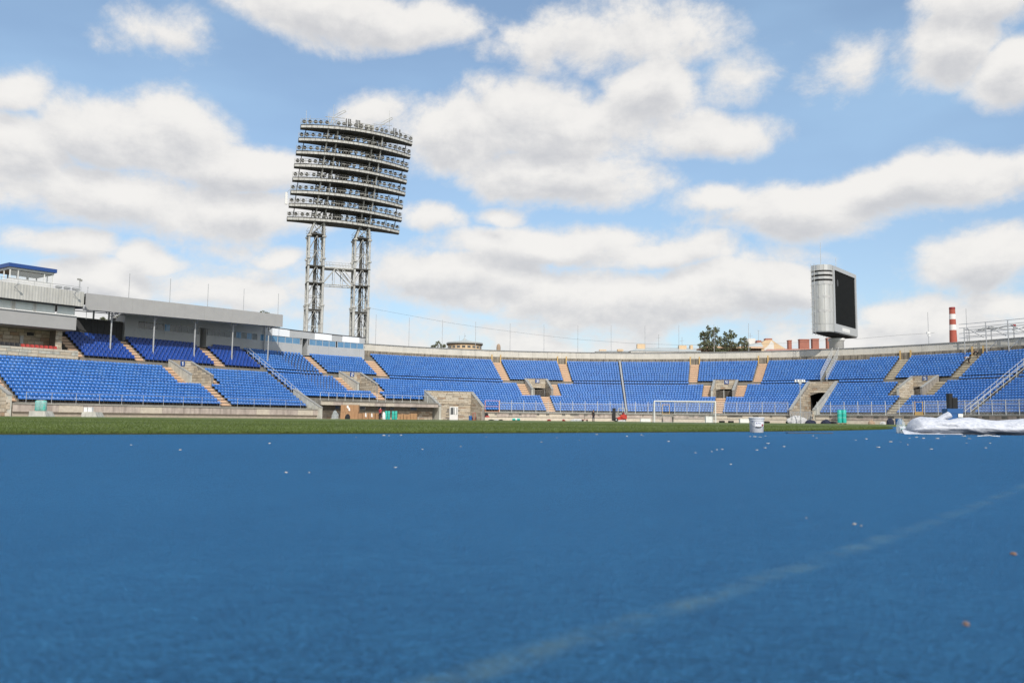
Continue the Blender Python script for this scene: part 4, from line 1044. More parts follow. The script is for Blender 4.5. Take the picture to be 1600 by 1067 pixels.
# red and black seats behind it
SP = thing('seat_row', 'row of red and black seats on a low step behind the stone parapet', 'seat row', P(124, 14, 7.7))
RS = seat_mesh('seat', .46, .40, .4, ['seat_red', 'seat_red', 'seat_black'], glint=False); BS = seat_mesh('seat', .52, .45, .4, ['seat_black', 'seat_black', 'seat_black'], glint=False)
xs = [35.5, 42.8, 50.1, 57.3, 64.5, 71.8, 79., 86.] 
for i, x in enumerate(xs + [3.5, 11.5, 19, 27]):
    red = i < 8; s = s_at(x, 13.9, 8.7); a, o_, t = frame(s); o = link('red_seat' if red else 'black_seat', RS if red else BS, SP, loc=Vector(P(s, 13.7, 8.05 if red else 8.08)) - SP.location); o.rotation_euler = (0, 0, math.atan2(o_.y, o_.x) - pi / 2)
root = SP; m = MB(); m.sro(130, 118.6, 13.2, 14.4, 7.7, 8.04, step=30); wpart(m, 'slab', ['concrete'], root)
# control cabin on the roof
root = thing('control_cabin', 'white glazed control cabin with a blue roof edge on top of the press building', 'cabin', P(122.5, 16, 15.6))
a_, b_, o0, o1, z0, z1 = 125.15, 119.95, 14.0, 18.5, 15.6, 18.2
m = MB(); m.sro(a_, b_, o0, o1, z0, 16.75, step=9); wpart(m, 'base', ['white_paint'], root)
m = MB(); m.sro(a_ + .25, b_ - .25, o0 - .3, o1 + .3, 18.16, 18.62, step=9); wpart(m, 'roof', ['roof_blue'], root)
m = MB(); m.sro(a_ + .02, b_ - .02, o0 - .04, o1 + .04, 17.9, 18.16, step=9); wpart(m, 'fascia', ['white_paint'], root)
m = MB(); m.sro(a_ - .1, b_ + .1, o0 + .1, o1 - .1, 17.82, 17.9, step=9); wpart(m, 'ceiling', ['stair_dark'], root)
for (s, o, w) in ((a_, o0, .12), (a_ - .95, o0, .1), (b_ + 1.15, o0, .1), (b_ + .0, o0, .12), (a_, o0 + 1.6, .1), (a_, o0 + 3, .1), (a_, o1, .12), (b_, o1, .12), (b_, o0 + 1.5, .1), (b_ + 1.3, o1, .25), (b_ + 2.5, o1, .25), (b_ + 3.6, o1, .12)):
    m = MB(); s_ = min(max(s, b_ + w), a_); m.sro(s_, s_ - w, o - (0 if o < o1 else .12), o + (.12 if o < o1 else 0), 16.75, 17.9); wpart(m, 'post', ['white_paint' if o < o1 else 'stair_dark'], root)
m = MB(); m.sro(a_, b_, o0 - .02, o0 + .1, 16.72, 16.84); wpart(m, 'sill', ['white_paint'], root)
mat('clear_glass', (.6, .65, .66), .03, alpha=.18, spec=.9)
m = MB(); m.sro(a_ - .1, b_ + .1, o0 + .05, o0 + .06, 16.84, 17.9); wpart(m, 'pane', ['clear_glass'], root)
# camera mast beside it
root = thing('camera_mast', 'short mast with two cameras at the right end of the press building roof', 'mast', P(s_at(124.5, 13.5, 17), 13.5, 15.6)); s = s_at(124.5, 13.5, 17)
m = MB(); m.tube(P(s, 13.5, 15.6), P(s, 13.5, 17.6), .07, 6); wpart(m, 'pole', ['galv'], root)
m = MB(); a, o, t = frame(s, 13.5); m.obox(P(s + .12, 13.5, 17.72), t * .2, o * .1, Vector((0, 0, .1))); m.obox(P(s - .15, 13.5, 17.62), t * .13, o * .1, Vector((0, 0, .12))); wpart(m, 'camera_head', ['coping_grey'], root)
root = thing('thin_mast', 'thin mast in the gap between the press building and the long roof', 'mast', P(s_at(136.5, 17, 16), 17, 13)); s = s_at(136.5, 17, 16)
m = MB(); m.tube(P(s, 17, 13), P(s, 17, 17.3), .03, 5); m.tube(P(s, 17, 17.3), P(s, 17, 17.4), .07, 5); wpart(m, 'pole', ['galv'], root)

# ================================================================== LIGHT TOWER
DT = 165.; e = Vector((.93, .36, 0)).normalized(); f = Vector((.36, -.93, 0)).normalized()
LL = Vector(at(489, 515, DT - 1.7)); LR = Vector(at(561, 515, DT + 1.7)); ctr = (LL + LR) / 2; ctr.z = 0
root = thing('floodlight_tower', 'tall twin legged steel floodlight tower carrying eight curved tiers of lamps', 'light tower', ctr)
ZL = at(494, 350, DT)[2]
def hz(y): return at(525, y, DT)[2]
yl = [195, 215.3, 235.6, 255.8, 277, 297.4, 317.7, 339]; xl = [470, 466.7, 463, 460, 457.4, 454.3, 451.8, 448.7]
yr = [222, 242.3, 262.6, 282, 300.8, 321, 340.8, 360.4]; xr = [644.3, 641.4, 638.5, 635.8, 633.6, 629.7, 628, 624]
tiers = []
for k in range(8):
    t = 1 - k / 7; A = Vector(at(xl[k], yl[k], DT - 4.6 - 7 * t)); B = Vector(at(xr[k], yr[k], DT + 4.9 - 7 * t)); tiers.append((A, B))
def arc(A, B, u, back=0., dz=0.):
    c = A.lerp(B, u); sg = 2.7 * (1 - (2 * u - 1) ** 2); return c + f * (sg - back * 1.0) + Vector((0, 0, dz))
NS = 22
lamp = MB(); lamp.lathe((0, 0, 0), [(.35, .0), (.36, .05), (.25, .36), (.10, .48)], 12, 0); lamp.tube((-.36, 0, .15), (-.36, 0, .15 + .01), .03, 4, 1); lamp.box(-.38, -.34, -.05, .05, -.45, .2, 1); lamp.box(.34, .38, -.05, .05, -.45, .2, 1); lamp.box(-.38, .38, -.05, .05, -.5, -.45, 1)
lamp.v = [(x, z, y) if False else (x, -(-z) * 1.0 if False else z, y) for x, y, z in lamp.v]   # lens looks along -Y
mat('lamp_lens', (.10, .115, .11), .15, spec=.8); LAMP = lamp.mesh('floodlight', ['tower_dark', 'tower_steel'])
yaw0 = math.atan2(f.y, f.x) + pi / 2
for k, (A, B) in enumerate(tiers):
    m = MB(); V = []; n = NS
    for i in range(n + 1):
        u = i / n; bk = 3.3 * min(1, .25 + 2.2 * min(u, 1 - u)); V += [arc(A, B, u, 0, 0), arc(A, B, u, 0, -.62), arc(A, B, u, bk, -.75), arc(A, B, u, bk, 0)]
    V = [v - ctr for v in V]
    F1 = [(4 * i + 1, 4 * i + 5, 4 * i + 4, 4 * i) for i in range(n)]; F2 = [(4 * i + a, 4 * i + 4 + a, 4 * i + 4 + b, 4 * i + b) for i in range(n) for a, b in ((2, 1), (3, 2), (0, 3))]
    m.add(V, F1, 0); m.add(V, F2 + [(0, 1, 2, 3), (4 * n + 3, 4 * n + 2, 4 * n + 1, 4 * n)], 1)
    plat = m.build('platform', ['tower_steel', 'tower_dark'], root)
    m = MB()
    for i in range(n):   # thin top and bottom flanges and seams of the fascia
        a, b = arc(A, B, i / n, -.05, .0), arc(A, B, (i + 1) / n, -.05, .0); m.tube(a, b, .06, 4, cap=False); m.tube(a - Vector((0, 0, .6)), b - Vector((0, 0, .6)), .05, 4, cap=False)
        m.tube(a, a - Vector((0, 0, .6)), .025, 4, cap=False)
    sub(m, 'flange', ['tower_dark'], plat, root)
    m = MB(); H = 1.05 if k else 1.2
    for i in range(2 * n + 1): u = i / (2 * n); a = arc(A, B, u, .1); m.tube(a, a + Vector((0, 0, H)), .028, 4, cap=False)
    for fz in (1., .52):
        for i in range(n): m.tube(arc(A, B, i / n, .1, H * fz), arc(A, B, (i + 1) / n, .1, H * fz), .03, 4, cap=False)
        for i in range(n):
            bk0 = 3.2 * min(1, .25 + 2.2 * min(i / n, 1 - i / n)); bk1 = 3.2 * min(1, .25 + 2.2 * min((i + 1) / n, 1 - (i + 1) / n)); m.tube(arc(A, B, i / n, bk0, H * fz), arc(A, B, (i + 1) / n, bk1, H * fz), .028, 4, cap=False)
    sub(m, 'railing', ['tower_steel'], plat, root)
    nl = 21
    for i in range(nl):
        u = (i + .5) / nl + random.uniform(-.006, .006)
        if k == 0 and i in (5,): continue
        o = bpy.data.objects.new('floodlight', LAMP); COL.objects.link(o); o.parent = root; o.location = arc(A, B, u, .05, .62) - ctr
        o.rotation_euler = (radians(random.uniform(8, 28)), 0, yaw0 + (u - .5) * -.5 + random.uniform(-.2, .2))
    # control cabinets
    for u in (.42, .63) if k else (.50, .565, .60):
        c = arc(A, B, u, 1.6 if k else .7, .95 if k else .7); m = MB(); m.obox(c, e * (.8 if k else .45), f * .5, Vector((0, 0, .85 if k else .6))); wpart(m, 'cabinet', ['tower_dark' if k else 'tower_steel'], root)
    # hung beams between tiers
    if k < 7:
        A2, B2 = tiers[k + 1]; m = MB()
        for u in (.05, .2, .3, .36, .5, .62, .68, .74, .86, .95):
            m.tube(arc(A, B, u, 1.2, -.6), arc(A2, B2, u, 1.2, 0), .10 if .25 < u < .8 else .05, 5)
            m.tube(arc(A, B, u, 2.9 if .2 < u < .9 else 1.5, -.6), arc(A2, B2, u, 2.9 if .2 < u < .9 else 1.5, 0), .09, 5)
        for u0, u1 in ((.2, .3), (.3, .36), (.3, .2), (.36, .5), (.62, .5), (.62, .68), (.68, .74), (.74, .62)):
            m.tube(arc(A, B, u0, 2.4, -.6), arc(A2, B2, u1, 2.4, .0), .07, 5); m.tube(arc(A, B, u0, 1.0, -.6), arc(A2, B2, u1, 2.8, .0), .06, 5)
        wpart(m, 'tier_bracing', ['tower_dark'], root, kind='stuff')
# legs
def leg(base, ui, name='leg'):
    b = Vector((base.x, base.y, 0)); rt = bpy.data.objects.new(name, None); COL.objects.link(rt); rt.parent = root; rt.location = b - ctr
    H = 1.45; cs = [(e * sx + f * sy) * H for sx, sy in ((-1, 1), (1, 1), (1, -1), (-1, -1))]
    zs = [0.]; z = hz(515)
    zs = [4 + 3.45 * i for i in range(int((ZL - 4) / 3.45) + 1)] + [ZL - .5]
    A2, B2 = tiers[7]; tops = [arc(A2, B2, ui, 1.6, -.6) - b + c * .62 for c in cs]
    zk = hz(374)
    for j, c in enumerate(cs):
        m = MB(); r = .26
        m.tube((c.x, c.y, 0), (c.x, c.y, hz(480)), r * 1.15, 8); m.tube((c.x, c.y, hz(480)), (c.x, c.y, zk), r * .8, 8)
        for yy in (480, 408, 374): m.tube((c.x, c.y, hz(yy) - .15), (c.x, c.y, hz(yy) + .15), r * 1.7, 8)
        m.tube((c.x, c.y, zk), tops[j], r * .8, 8)
        # on up through the tiers, leaning with them
        A0, B0 = tiers[0]; m.tube(tops[j], arc(A0, B0, ui, 1.6, -.6) - b + c * .62, r * .6, 6)
        m.build('column', 'tower_steel', rt)
    m = MB(); lv = [3 + (zk - 3) * i / 11 for i in range(12)]
    for z0, z1 in zip(lv, lv[1:]):
        for j in range(4):
            a, c = cs[j], cs[(j + 1) % 4]; A_, B_ = Vector((a.x, a.y, z0)), Vector((c.x, c.y, z0)); m.tube(A_, B_, .055, 4, cap=False)
            mid = (Vector((a.x, a.y, z1)) + Vector((c.x, c.y, z1))) / 2; m.tube(A_, mid, .06, 4, cap=False); m.tube(B_, mid, .06, 4, cap=False)
    for j in range(4): m.tube(Vector((cs[j].x, cs[j].y, zk)), tops[(j + 1) % 4], .08, 4); m.tube(Vector((cs[(j + 1) % 4].x, cs[(j + 1) % 4].y, zk)), tops[j], .08, 4)
    m.build('lattice', 'tower_steel', rt)
    m = MB(); m.box(-.3, .25, -.3, .25, 2, zk + 1); m.tube((.5, 0, 2), (.5, 0, zk), .09, 5); m.build('cable_riser', 'tower_dark', rt)
    for yy in (487, 446, 420, 371): m = MB(); z = hz(yy); m.obox((0, 0, z), e * H * 1.15, f * H * 1.15, Vector((0, 0, .09))); m.build('rest_platform', 'tower_dark', rt)
    m = MB()
    for yy in (487, 371):
        z = hz(yy)
        for j in range(4):
            a, c = cs[j] * 1.2, cs[(j + 1) % 4] * 1.2
            for fz in (.5, 1.05): m.tube((a.x, a.y, z + fz), (c.x, c.y, z + fz), .03, 4, cap=False)
    m.build('guard_rail', 'tower_steel', rt)
leg(LL, .27); leg(LR, .665)
m = MB(); a, b = LL + e * 1.4, LR - e * 1.4
for sy in (-1.2, 1.2):
    z1, z0 = hz(421), hz(447); p, q = a + f * sy, b + f * sy
    T = lambda u, z: Vector((p.x + (q.x - p.x) * u, p.y + (q.y - p.y) * u, z))
    m.tube(T(0, z1), T(1, z1), .16, 6); m.tube(T(0, z0), T(1, z0), .12, 6)
    for u in (.36, .62): m.tube(T(u, z0), T(u, z1), .06, 5)
    m.tube(T(0, z0), T(.4, z1), .1, 5); m.tube(T(.4, z1), T(.95, z0), .1, 5); m.tube(T(.62, z1), T(1, z0 + .5), .1, 5)
    m.path([T(u / 10, z1 + 1.1) for u in range(11)], .03, 4); m.path([T(u / 10, z1 + .6) for u in range(11)], .025, 4)
    for u in range(11): m.tube(T(u / 10, z1), T(u / 10, z1 + 1.1), .03, 4)
c_ = (a + b) / 2; m.obox((c_.x, c_.y, hz(421) + .05), (b - a) / 2 * Vector((1, 1, 0)) if False else Vector(((b - a).x / 2, (b - a).y / 2, 0)), f * 1.2, Vector((0, 0, .06)))
wpart(m, 'walkway', ['tower_steel'], root)
# aerials, hoist arms
for (x, y0, y1, d) in ((478, 182, 166, .4), (483.5, 182, 175, .3), (510, 182, 170, .4), (517, 182, 155, .4), (604, 205, 172, .35)):
    A_, B_ = tiers[0]; u = (x - 470) / 174; p = arc(A_, B_, u, .9, 0); h = (y0 - y1 + 10) / 8.2; m = MB(); m.tube(p, p + Vector((0, 0, h)), .045, 5, r2=.03); wpart(m, 'aerial', ['tower_steel'], root)
for x, u in ((512, .27), (588, .69)):
    A_, B_ = tiers[0]; p = arc(A_, B_, u, 1.2, 0); m = MB()
    for sx in (-.9, .9): m.tube(p + e * sx, p + Vector((0, 0, 2.2)) , .07, 5)
    m.tube(p + Vector((0, 0, 2.0)) - e * 1.5, p + Vector((0, 0, 2.2)) + e * 2.2, .07, 5); q = p + e * .3 + Vector((0, 0, 2.1)); m.tube(q, q + e * 2.1 + Vector((0, 0, 1.5)), .08, 5); m.tube(q + Vector((0, 0, .35)) - e * .2, q + e * 1.9 + Vector((0, 0, 1.8)), .06, 5); m.tube(q + e * 2.1 + Vector((0, 0, 1.5)), q + e * 1.9 + Vector((0, 0, 1.8)), .06, 5)
    m.tube(p - f * 1 - e, p + f * .8 + Vector((0, 0, 1.5)) + e * .8, .06, 5); wpart(m, 'hoist_arm', ['tower_steel'], root)
for u in (.375, .395, .41, .46, .475, .49, .81, .83, .87):
    A_, B_ = tiers[0]; p = arc(A_, B_, u, .3, 1.0); m = MB(); m.obox(p, e * .09, f * .12, Vector((0, 0, .75))); wpart(m, 'panel_aerial', ['tower_dark'], root)
p = Vector(at(447.3, 310, DT - 5)); m = MB(); m.obox(p, e * .22, f * .2, Vector((0, 0, 1.2))); m.tube(p + Vector((0, 0, 1.1)), arc(*tiers[5], .0, .5, 0) + Vector((0, 0, .3)), .04, 4); m.tube(p - Vector((0, 0, 1.1)), arc(*tiers[6], .0, .5, 0), .04, 4); wpart(m, 'panel_aerial', ['white_paint'], root)
# overhead wire
root = thing('overhead_wire', 'thin cable sagging from the floodlight tower across the back of the bowl', 'cable', at(575, 481, 165)); m = MB()
pts = [at(x, y, 165 + (x - 575) * .012) for x, y in ((575, 481), (640, 493), (700, 504), (760, 513), (830, 522), (900, 530), (980, 536), (1060, 539), (1150, 539), (1230, 536), (1296, 531))]
m.path(pts, .016, 4); m.path([at(x, y, 176) for x, y in ((1334, 530), (1400, 524), (1460, 520))], .02, 4); wpart(m, 'strand', ['tower_dark'], root)

# ================================================================== VIDEO SCREEN
d = Vector((.645, .764, 0)); nrm = Vector((.764, -.645, 0)); P0 = Vector(at(1307, 540, 160.)); P0.z = 0
root = thing('video_screen', 'large black video screen in a rounded steel housing on a single column', 'screen', P0, rz=math.atan2(d.y, d.x))
sz = lambda y: at(1286, y, 155.)[2]
Z0, Z1 = sz(520), sz(416.5); HL, TK = 6.9, 1.85
def body_loop(r, hl, z, xn=10):
    pts = []
    for i in range(13): a = pi / 2 + pi * i / 12; pts.append((-hl + r * cos(a), r * sin(a), z))
    pts += [(hl - .5, -r, z), (hl, -r + .5, z), (hl, r - .5, z), (hl - .5, r, z)]
    return pts
m = MB(); levels = [(Z0, TK), (Z1, TK)]; A = body_loop(TK, HL, Z0); B = body_loop(TK, HL, Z1); k = len(A)
m.add(A + B, [(i, (i + 1) % k, k + (i + 1) % k, k + i) for i in range(k)] + [tuple(range(k - 1, -1, -1)), tuple(range(k, 2 * k))]); body = m.build('housing', 'frame_grey', root)
# cladding plates on the rounded end
def clad(z0, z1, r, mname, n=6, name='cladding_plate', gap=.02):
    for i in range(n):
        a0, a1 = pi / 2 + pi * i / n + gap / r, pi / 2 + pi * (i + 1) / n - gap / r; V = []
        for j in range(4): a = a0 + (a1 - a0) * j / 3; V += [(-HL + r * cos(a), r * sin(a), z0), (-HL + r * cos(a), r * sin(a), z1), (-HL + (r - .06) * cos(a), (r - .06) * sin(a), z0), (-HL + (r - .06) * cos(a), (r - .06) * sin(a), z1)]
        F = []
        for j in range(3): b = 4 * j; F += [(b, b + 4, b + 5, b + 1), (b + 1, b + 5, b + 7, b + 3), (b + 2, b + 6, b + 4, b)]
        F += [(0, 1, 3, 2), (12, 14, 15, 13)]; mm_ = MB(); mm_.add(V, F); mm_.build(name, mname, root, smooth=False)
zz = [sz(y) for y in (519, 508, 489.5, 486, 467.5, 464, 447)]
clad(zz[0], zz[1], TK + .06, 'sheet_steel', 3); clad(zz[1] + .05, zz[2], TK + .06, 'sheet_steel'); clad(zz[2], zz[3], TK + .12, 'steel_band', 2, 'band'); clad(zz[3], zz[4], TK + .06, 'sheet_steel'); clad(zz[4], zz[5], TK + .12, 'steel_band', 2, 'band'); clad(zz[5], zz[6], TK + .06, 'sheet_steel')
for y0, y1 in ((447, 441.5), (438.5, 434.5), (431.5, 427.5)): clad(sz(y0), sz(y1), TK + .16, 'steel_band', 2, 'louvre')
clad(sz(425), Z1, TK + .1, 'sheet_steel', 3)
m = MB(); m.lathe((-HL, 0, 0), [(TK - .1, sz(446)), (TK + .01, sz(445.9)), (TK + .01, sz(425.2)), (TK - .1, sz(425))], 24); m.build('vent', 'shade_black', root)
# bevelled frame and the screens on both faces
for sy in (-1, 1):
    y = sy * TK; m = MB(); x0, x1 = -HL + .1, HL - .55; zs0, zs1 = Z0 + .15, Z1 - .05; w = .75; wb = 1.5
    m.box(x0, x0 + w, min(y, y + sy * .22), max(y, y + sy * .22), zs0, zs1); m.box(x1 - w, x1, min(y, y + sy * .22), max(y, y + sy * .22), zs0, zs1)
    m.box(x0 + w, x1 - w, min(y, y + sy * .218), max(y, y + sy * .218), zs0, zs0 + wb); m.box(x0 + w, x1 - w, min(y, y + sy * .218), max(y, y + sy * .218), zs1 - w, zs1); m.build('screen_frame', 'frame_grey', root)
    m = MB(); m.box(x0 + w, x1 - w, min(y, y + sy * .06), max(y, y + sy * .06), zs0 + wb, zs1 - w); scr = m.build('display', 'screen_black', root)
    if sy < 0:
        m = MB(); m.box(-2.6, 1.6, y - .235, y - .222, zs0 + .35, zs0 + 1.05); m.build('white_sign', 'white_paint', root)
        mat('ghost_grey', (.05, .052, .055), .6); m = MB(); m.lathe((0, 0, 0), [(.42, 0), (.42, .01)], 16); m.v = [(-4.1 + x, y - .063 - z, zs1 - 3.0 + yy * 1.6) for x, yy, z in m.v]; m.build('emblem', 'ghost_grey', scr)
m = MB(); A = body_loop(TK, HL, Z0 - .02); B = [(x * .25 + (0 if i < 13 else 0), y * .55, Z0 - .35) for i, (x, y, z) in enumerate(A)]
m.add(A + B, [((i + 1) % k, i, k + i, k + (i + 1) % k) for i in range(k)] + [tuple(range(2 * k - 1, k - 1, -1))]); m.build('underside', 'shade_black', root)  # black colour stands for the shade under the housing
m = MB(); m.lathe((0, 0, 0), [(1.35, 0), (1.35, Z0 - 1.1), (1.55, Z0 - 1.0), (1.55, Z0 - .6), (1.3, Z0 - .5)], 20); m.build('column', 'white_paint', root, smooth=True)
m = MB()
for sx in (-HL - TK - .75,):
    for yy in (-.3, .3): m.tube((sx, yy + .8, Z0 - .3), (sx, yy + .8, Z1 + .2), .04, 4)
    z = Z0
    while z < Z1: m.tube((sx, .5, z), (sx, 1.1, z), .03, 4); z += .4
    z = Z0 + .5
    while z < Z1: m.tube((sx, .8, z), (-HL - TK * .7, .8, z), .035, 4); m.tube((sx - .55, .45, z), (sx - .55, 1.15, z), .03, 4); z += 1.35
m.build('ladder', 'tower_steel', root)
m = MB(); m.tube((-HL - .5, 0, Z1), (-HL - .5, 0, Z1 + 4.4), .05, 5, r2=.03); m.build('lightning_rod', 'tower_steel', root); m = MB(); m.tube((.9, 0, Z1), (.9, 0, Z1 + 2.9), .05, 5, r2=.03); m.build('lightning_rod', 'tower_steel', root)
m = MB()
for q in range(7): m.box(-HL - .7 + q * .0, -HL - .6, -.4, .4, Z1, Z1 + .01)
for i in range(9): x = -HL + .5 + i * 1.45; m.tube((x, TK + .35, Z0 - .1), (x, TK + .35, Z0 + .3), .05, 4)
m.build('edge_fittings', 'tower_steel', root)

# ================================================================== BEYOND THE BOWL
def zpx(x, y, D): return at(x, y, D)[2]
def block(m, x0, x1, y0, y1, D, dep=10, mi=0, zb=None):
    a, b = at(x0, y1, D), at(x1, y1, D); z0 = 0 if zb is None else zb; m.box(a[0], b[0], D, D + dep, z0, zpx((x0 + x1) / 2, y0, D), mi)
D = 400.; c = at(726, 541, D); root = thing('round_pavilion', 'round building with a shallow conical roof behind the rim wall', 'building', (c[0], D, 0)); R = 8.1
ze = zpx(726, 538.5, D)
m = MB(); m.lathe((0, 0, 0), [(R, 0), (R, ze)], 40); m.build('drum', 'plaster_yellow', root)
m = MB(); m.lathe((0, 0, 0), [(R + .6, ze), (R + .8, ze + .5), (R + .5, ze + .9), (3.0, ze + 1.7), (1.2, ze + 2.2), (.2, ze + 3.2)], 40); m.build('roof', 'roof_pale', root)
m = MB(); m.lathe((0, 0, 0), [(R + .3, ze - .5), (R + .8, ze)], 40); m.build('eaves', 'stair_dark', root)
for i in range(20):
    a = 2 * pi * i / 20; m = MB(); m.obox((cos(a) * R, sin(a) * R, ze - 1.55), Vector((-sin(a), cos(a), 0)) * .75, Vector((cos(a), sin(a), 0)) * .08, Vector((0, 0, .5))); m.build('window', 'dark_glass', root)
m = MB(); m.tube((0, 0, ze + 3), (0, 0, ze + 5.5), .08, 5); m.tube((-2.6, 0, ze + 1.8), (-2.6, 0, ze + 4.4), .07, 5); m.lathe((.2, 0, 0), [(.0, ze + 4.0), (.35, ze + 4.2), (.0, ze + 4.4)], 8); m.build('finial', 'galv', root)
D = 300.; c = at(779, 541, D); root = thing('roof_vent', 'small rounded brown dome poking above the rim wall', 'dome', (c[0], D, 0)); zt_ = zpx(779, 537.5, D); m = MB(); m.lathe((0, 0, 0), [(.75, 0), (.75, zt_ - 1.2), (.6, zt_ - .4), (.3, zt_), (.02, zt_ + .1)], 12); m.build('cowl', 'stone_d', root)
# striped chimney
D = 420.; c = at(1489.5, 530, D); zt_ = zpx(1489, 480.5, D); root = thing('factory_chimney', 'tall red and white striped factory chimney behind the right rim', 'chimney', (c[0], D, 0))
zs = [zpx(1489, y, D) for y in (533.5, 516, 507.5, 499, 491)] + [zt_]; rr = lambda z: 1.78 - (z - zs[0]) / (zt_ - zs[0]) * .42
mat('chimney_red', (.42, .10, .07), .8, col2=(.36, .09, .06), nscale=.3); mat('chimney_white', (.78, .76, .74), .8)
m = MB(); m.lathe((0, 0, 0), [(rr(0), 0), (rr(zs[1]), zs[1])], 16); m.build('stripe', 'chimney_red', root)
for i, (a, b) in enumerate(zip(zs[1:], zs[2:])): m = MB(); m.lathe((0, 0, 0), [(rr(a), a), (rr(b), b)], 16); m.build('stripe', 'chimney_white' if i % 2 == 0 else 'chimney_red', root)
m = MB(); m.lathe((0, 0, 0), [(1.48, zt_ - .9), (1.48, zt_ - .6), (1.42, zt_), (1.35, zt_ + .1)], 16); m.build('crown', 'red_dark', root)
# red roof with brick stacks
D = 290.; root = thing('red_roofed_house', 'long house with a rusty red roof and square brick chimney stacks', 'house', (at(1245, 548, D)[0], D, 0)); l = root.location
x0, x1 = at(1196, 548, D)[0] - l.x, at(1330, 548, D)[0] - l.x; ze, zr = zpx(1245, 550, D), zpx(1245, 543.3, D)
m = MB(); m.box(x0 + .4, x1 - .4, 0.3, 14, 0, ze); m.build('wall', 'plaster_yellow', root)
m = MB(); m.hexa([(x0, 0, ze), (x1, 0, ze), (x1, 14.4, ze), (x0, 14.4, ze), (x0 + 3, 6.5, zr), (x1 - .5, 6.5, zr + .6), (x1 - .5, 7.5, zr + .6), (x0 + 3, 7.5, zr)]); rf = m.build('roof', 'roof_rust', root)
for a, b, y in ((1231.5, 1236.5, 531.5), (1249, 1264, 530), (1269, 1279, 529.2), (1292, 1296.5, 528)):
    X0, X1 = at(a, 540, D + 6)[0] - l.x, at(b, 540, D + 6)[0] - l.x; zt_ = zpx((a + b) / 2, y, D + 6); m = MB(); m.box(X0, X1, 5.5, 7.2, zr - .8, zt_ - .3); m.box(X0 - .12, X1 + .12, 5.4, 7.3, zt_ - .3, zt_); m.build('chimney_stack', 'brick_red', rf)
# cream gabled house
D = 330.; root = thing('gabled_house', 'cream and white gabled house with brick topped chimneys, right of the big tree', 'house', (at(1205, 548, D)[0], D, 0)); l = root.location
X = lambda x: at(x, 540, D)[0] - l.x; Z = lambda y: zpx(1205, y, D)
m = MB(); m.add([(X(1186), 0, 0), (X(1228), 0, 0), (X(1228), 0, Z(545)), (X(1215), 0, Z(537)), (X(1206), 0, Z(531)), (X(1196), 0, Z(531.5)), (X(1186), 0, Z(540)),
                 (X(1186), 9, 0), (X(1228), 9, 0), (X(1228), 9, Z(545)), (X(1215), 9, Z(537)), (X(1206), 9, Z(531)), (X(1196), 9, Z(531.5)), (X(1186), 9, Z(540))],
                [(0, 1, 2, 3, 4, 5, 6), (13, 12, 11, 10, 9, 8, 7)] + [(i, 7 + i, 7 + (i + 1) % 7, (i + 1) % 7) for i in range(7)]); m.build('wall', 'plaster_yellow', root)
m = MB(); m.add([(X(1194), -.15, 0), (X(1209), -.15, 0), (X(1209), -.15, Z(536)), (X(1205), -.15, Z(532.5)), (X(1200), -.15, Z(540)), (X(1194), -.15, Z(545))], [(0, 1, 2, 3, 4, 5)]); m.v = [(x, y, z) for x, y, z in m.v]; m.hexa([(X(1194), -.14, 0), (X(1209), -.14, 0), (X(1209), 0.01, 0), (X(1194), .01, 0), (X(1194), -.14, Z(545)), (X(1209), -.14, Z(537)), (X(1209), .01, Z(537)), (X(1194), .01, Z(545))]); m.build('white_gable', 'plaster_white', root)
m = MB(); m.box(X(1197), X(1207.5), .5, 3, Z(533), Z(528.5)); m.box(X(1184), X(1191), 1, 3, Z(537), Z(531.5)); m.build('chimney_stack', 'brick_red', root)
m = MB(); m.box(X(1172), X(1184), 3, 6, 0, Z(528)); m.build('rendered_stack', 'plaster_white', root)
m = MB(); m.tube((X(1190), 4, Z(532)), (X(1190), 4, Z(514.5)), .07, 4); m.tube((X(1188.4), 4, Z(515)), (X(1191.6), 4, Z(515)), .06, 4); m.tube((X(1177), 4, Z(530)), (X(1177), 4, Z(519)), .07, 4); m.tube((X(1174), 4, Z(523.5)), (X(1181), 4, Z(523.5)), .05, 4); m.build('aerial', 'galv', root)
m = MB(); m.hexa([(X(1150), -3, Z(546)), (X(1190), -3, Z(544.5)), (X(1190), 6, Z(544.5)), (X(1150), 6, Z(546)), (X(1155), 0, Z(541)), (X(1189), 0, Z(535)), (X(1189), 6, Z(535)), (X(1155), 6, Z(541))]); m.build('side_roof', 'roof_pale', root)
# flat roofed pavilion under the tree
D = 240.; root = thing('flat_pavilion', 'flat roofed brown pavilion with wide eaves beneath the big tree', 'building', (at(1150, 548, D)[0], D, 0)); l = root.location
X = lambda x: at(x, 540, D)[0] - l.x; Z = lambda y: zpx(1160, y, D)
m = MB(); m.box(X(1106), X(1192), 1.5, 9, 0, Z(544.5)); m.build('wall', 'stair_dark', root)
m = MB(); m.box(X(1100), X(1195), 0, 10, Z(544), Z(541.6)); m.box(X(1106), X(1191), 1, 10, Z(541.6), Z(540.8)); m.build('roof', 'stair_tan', root)
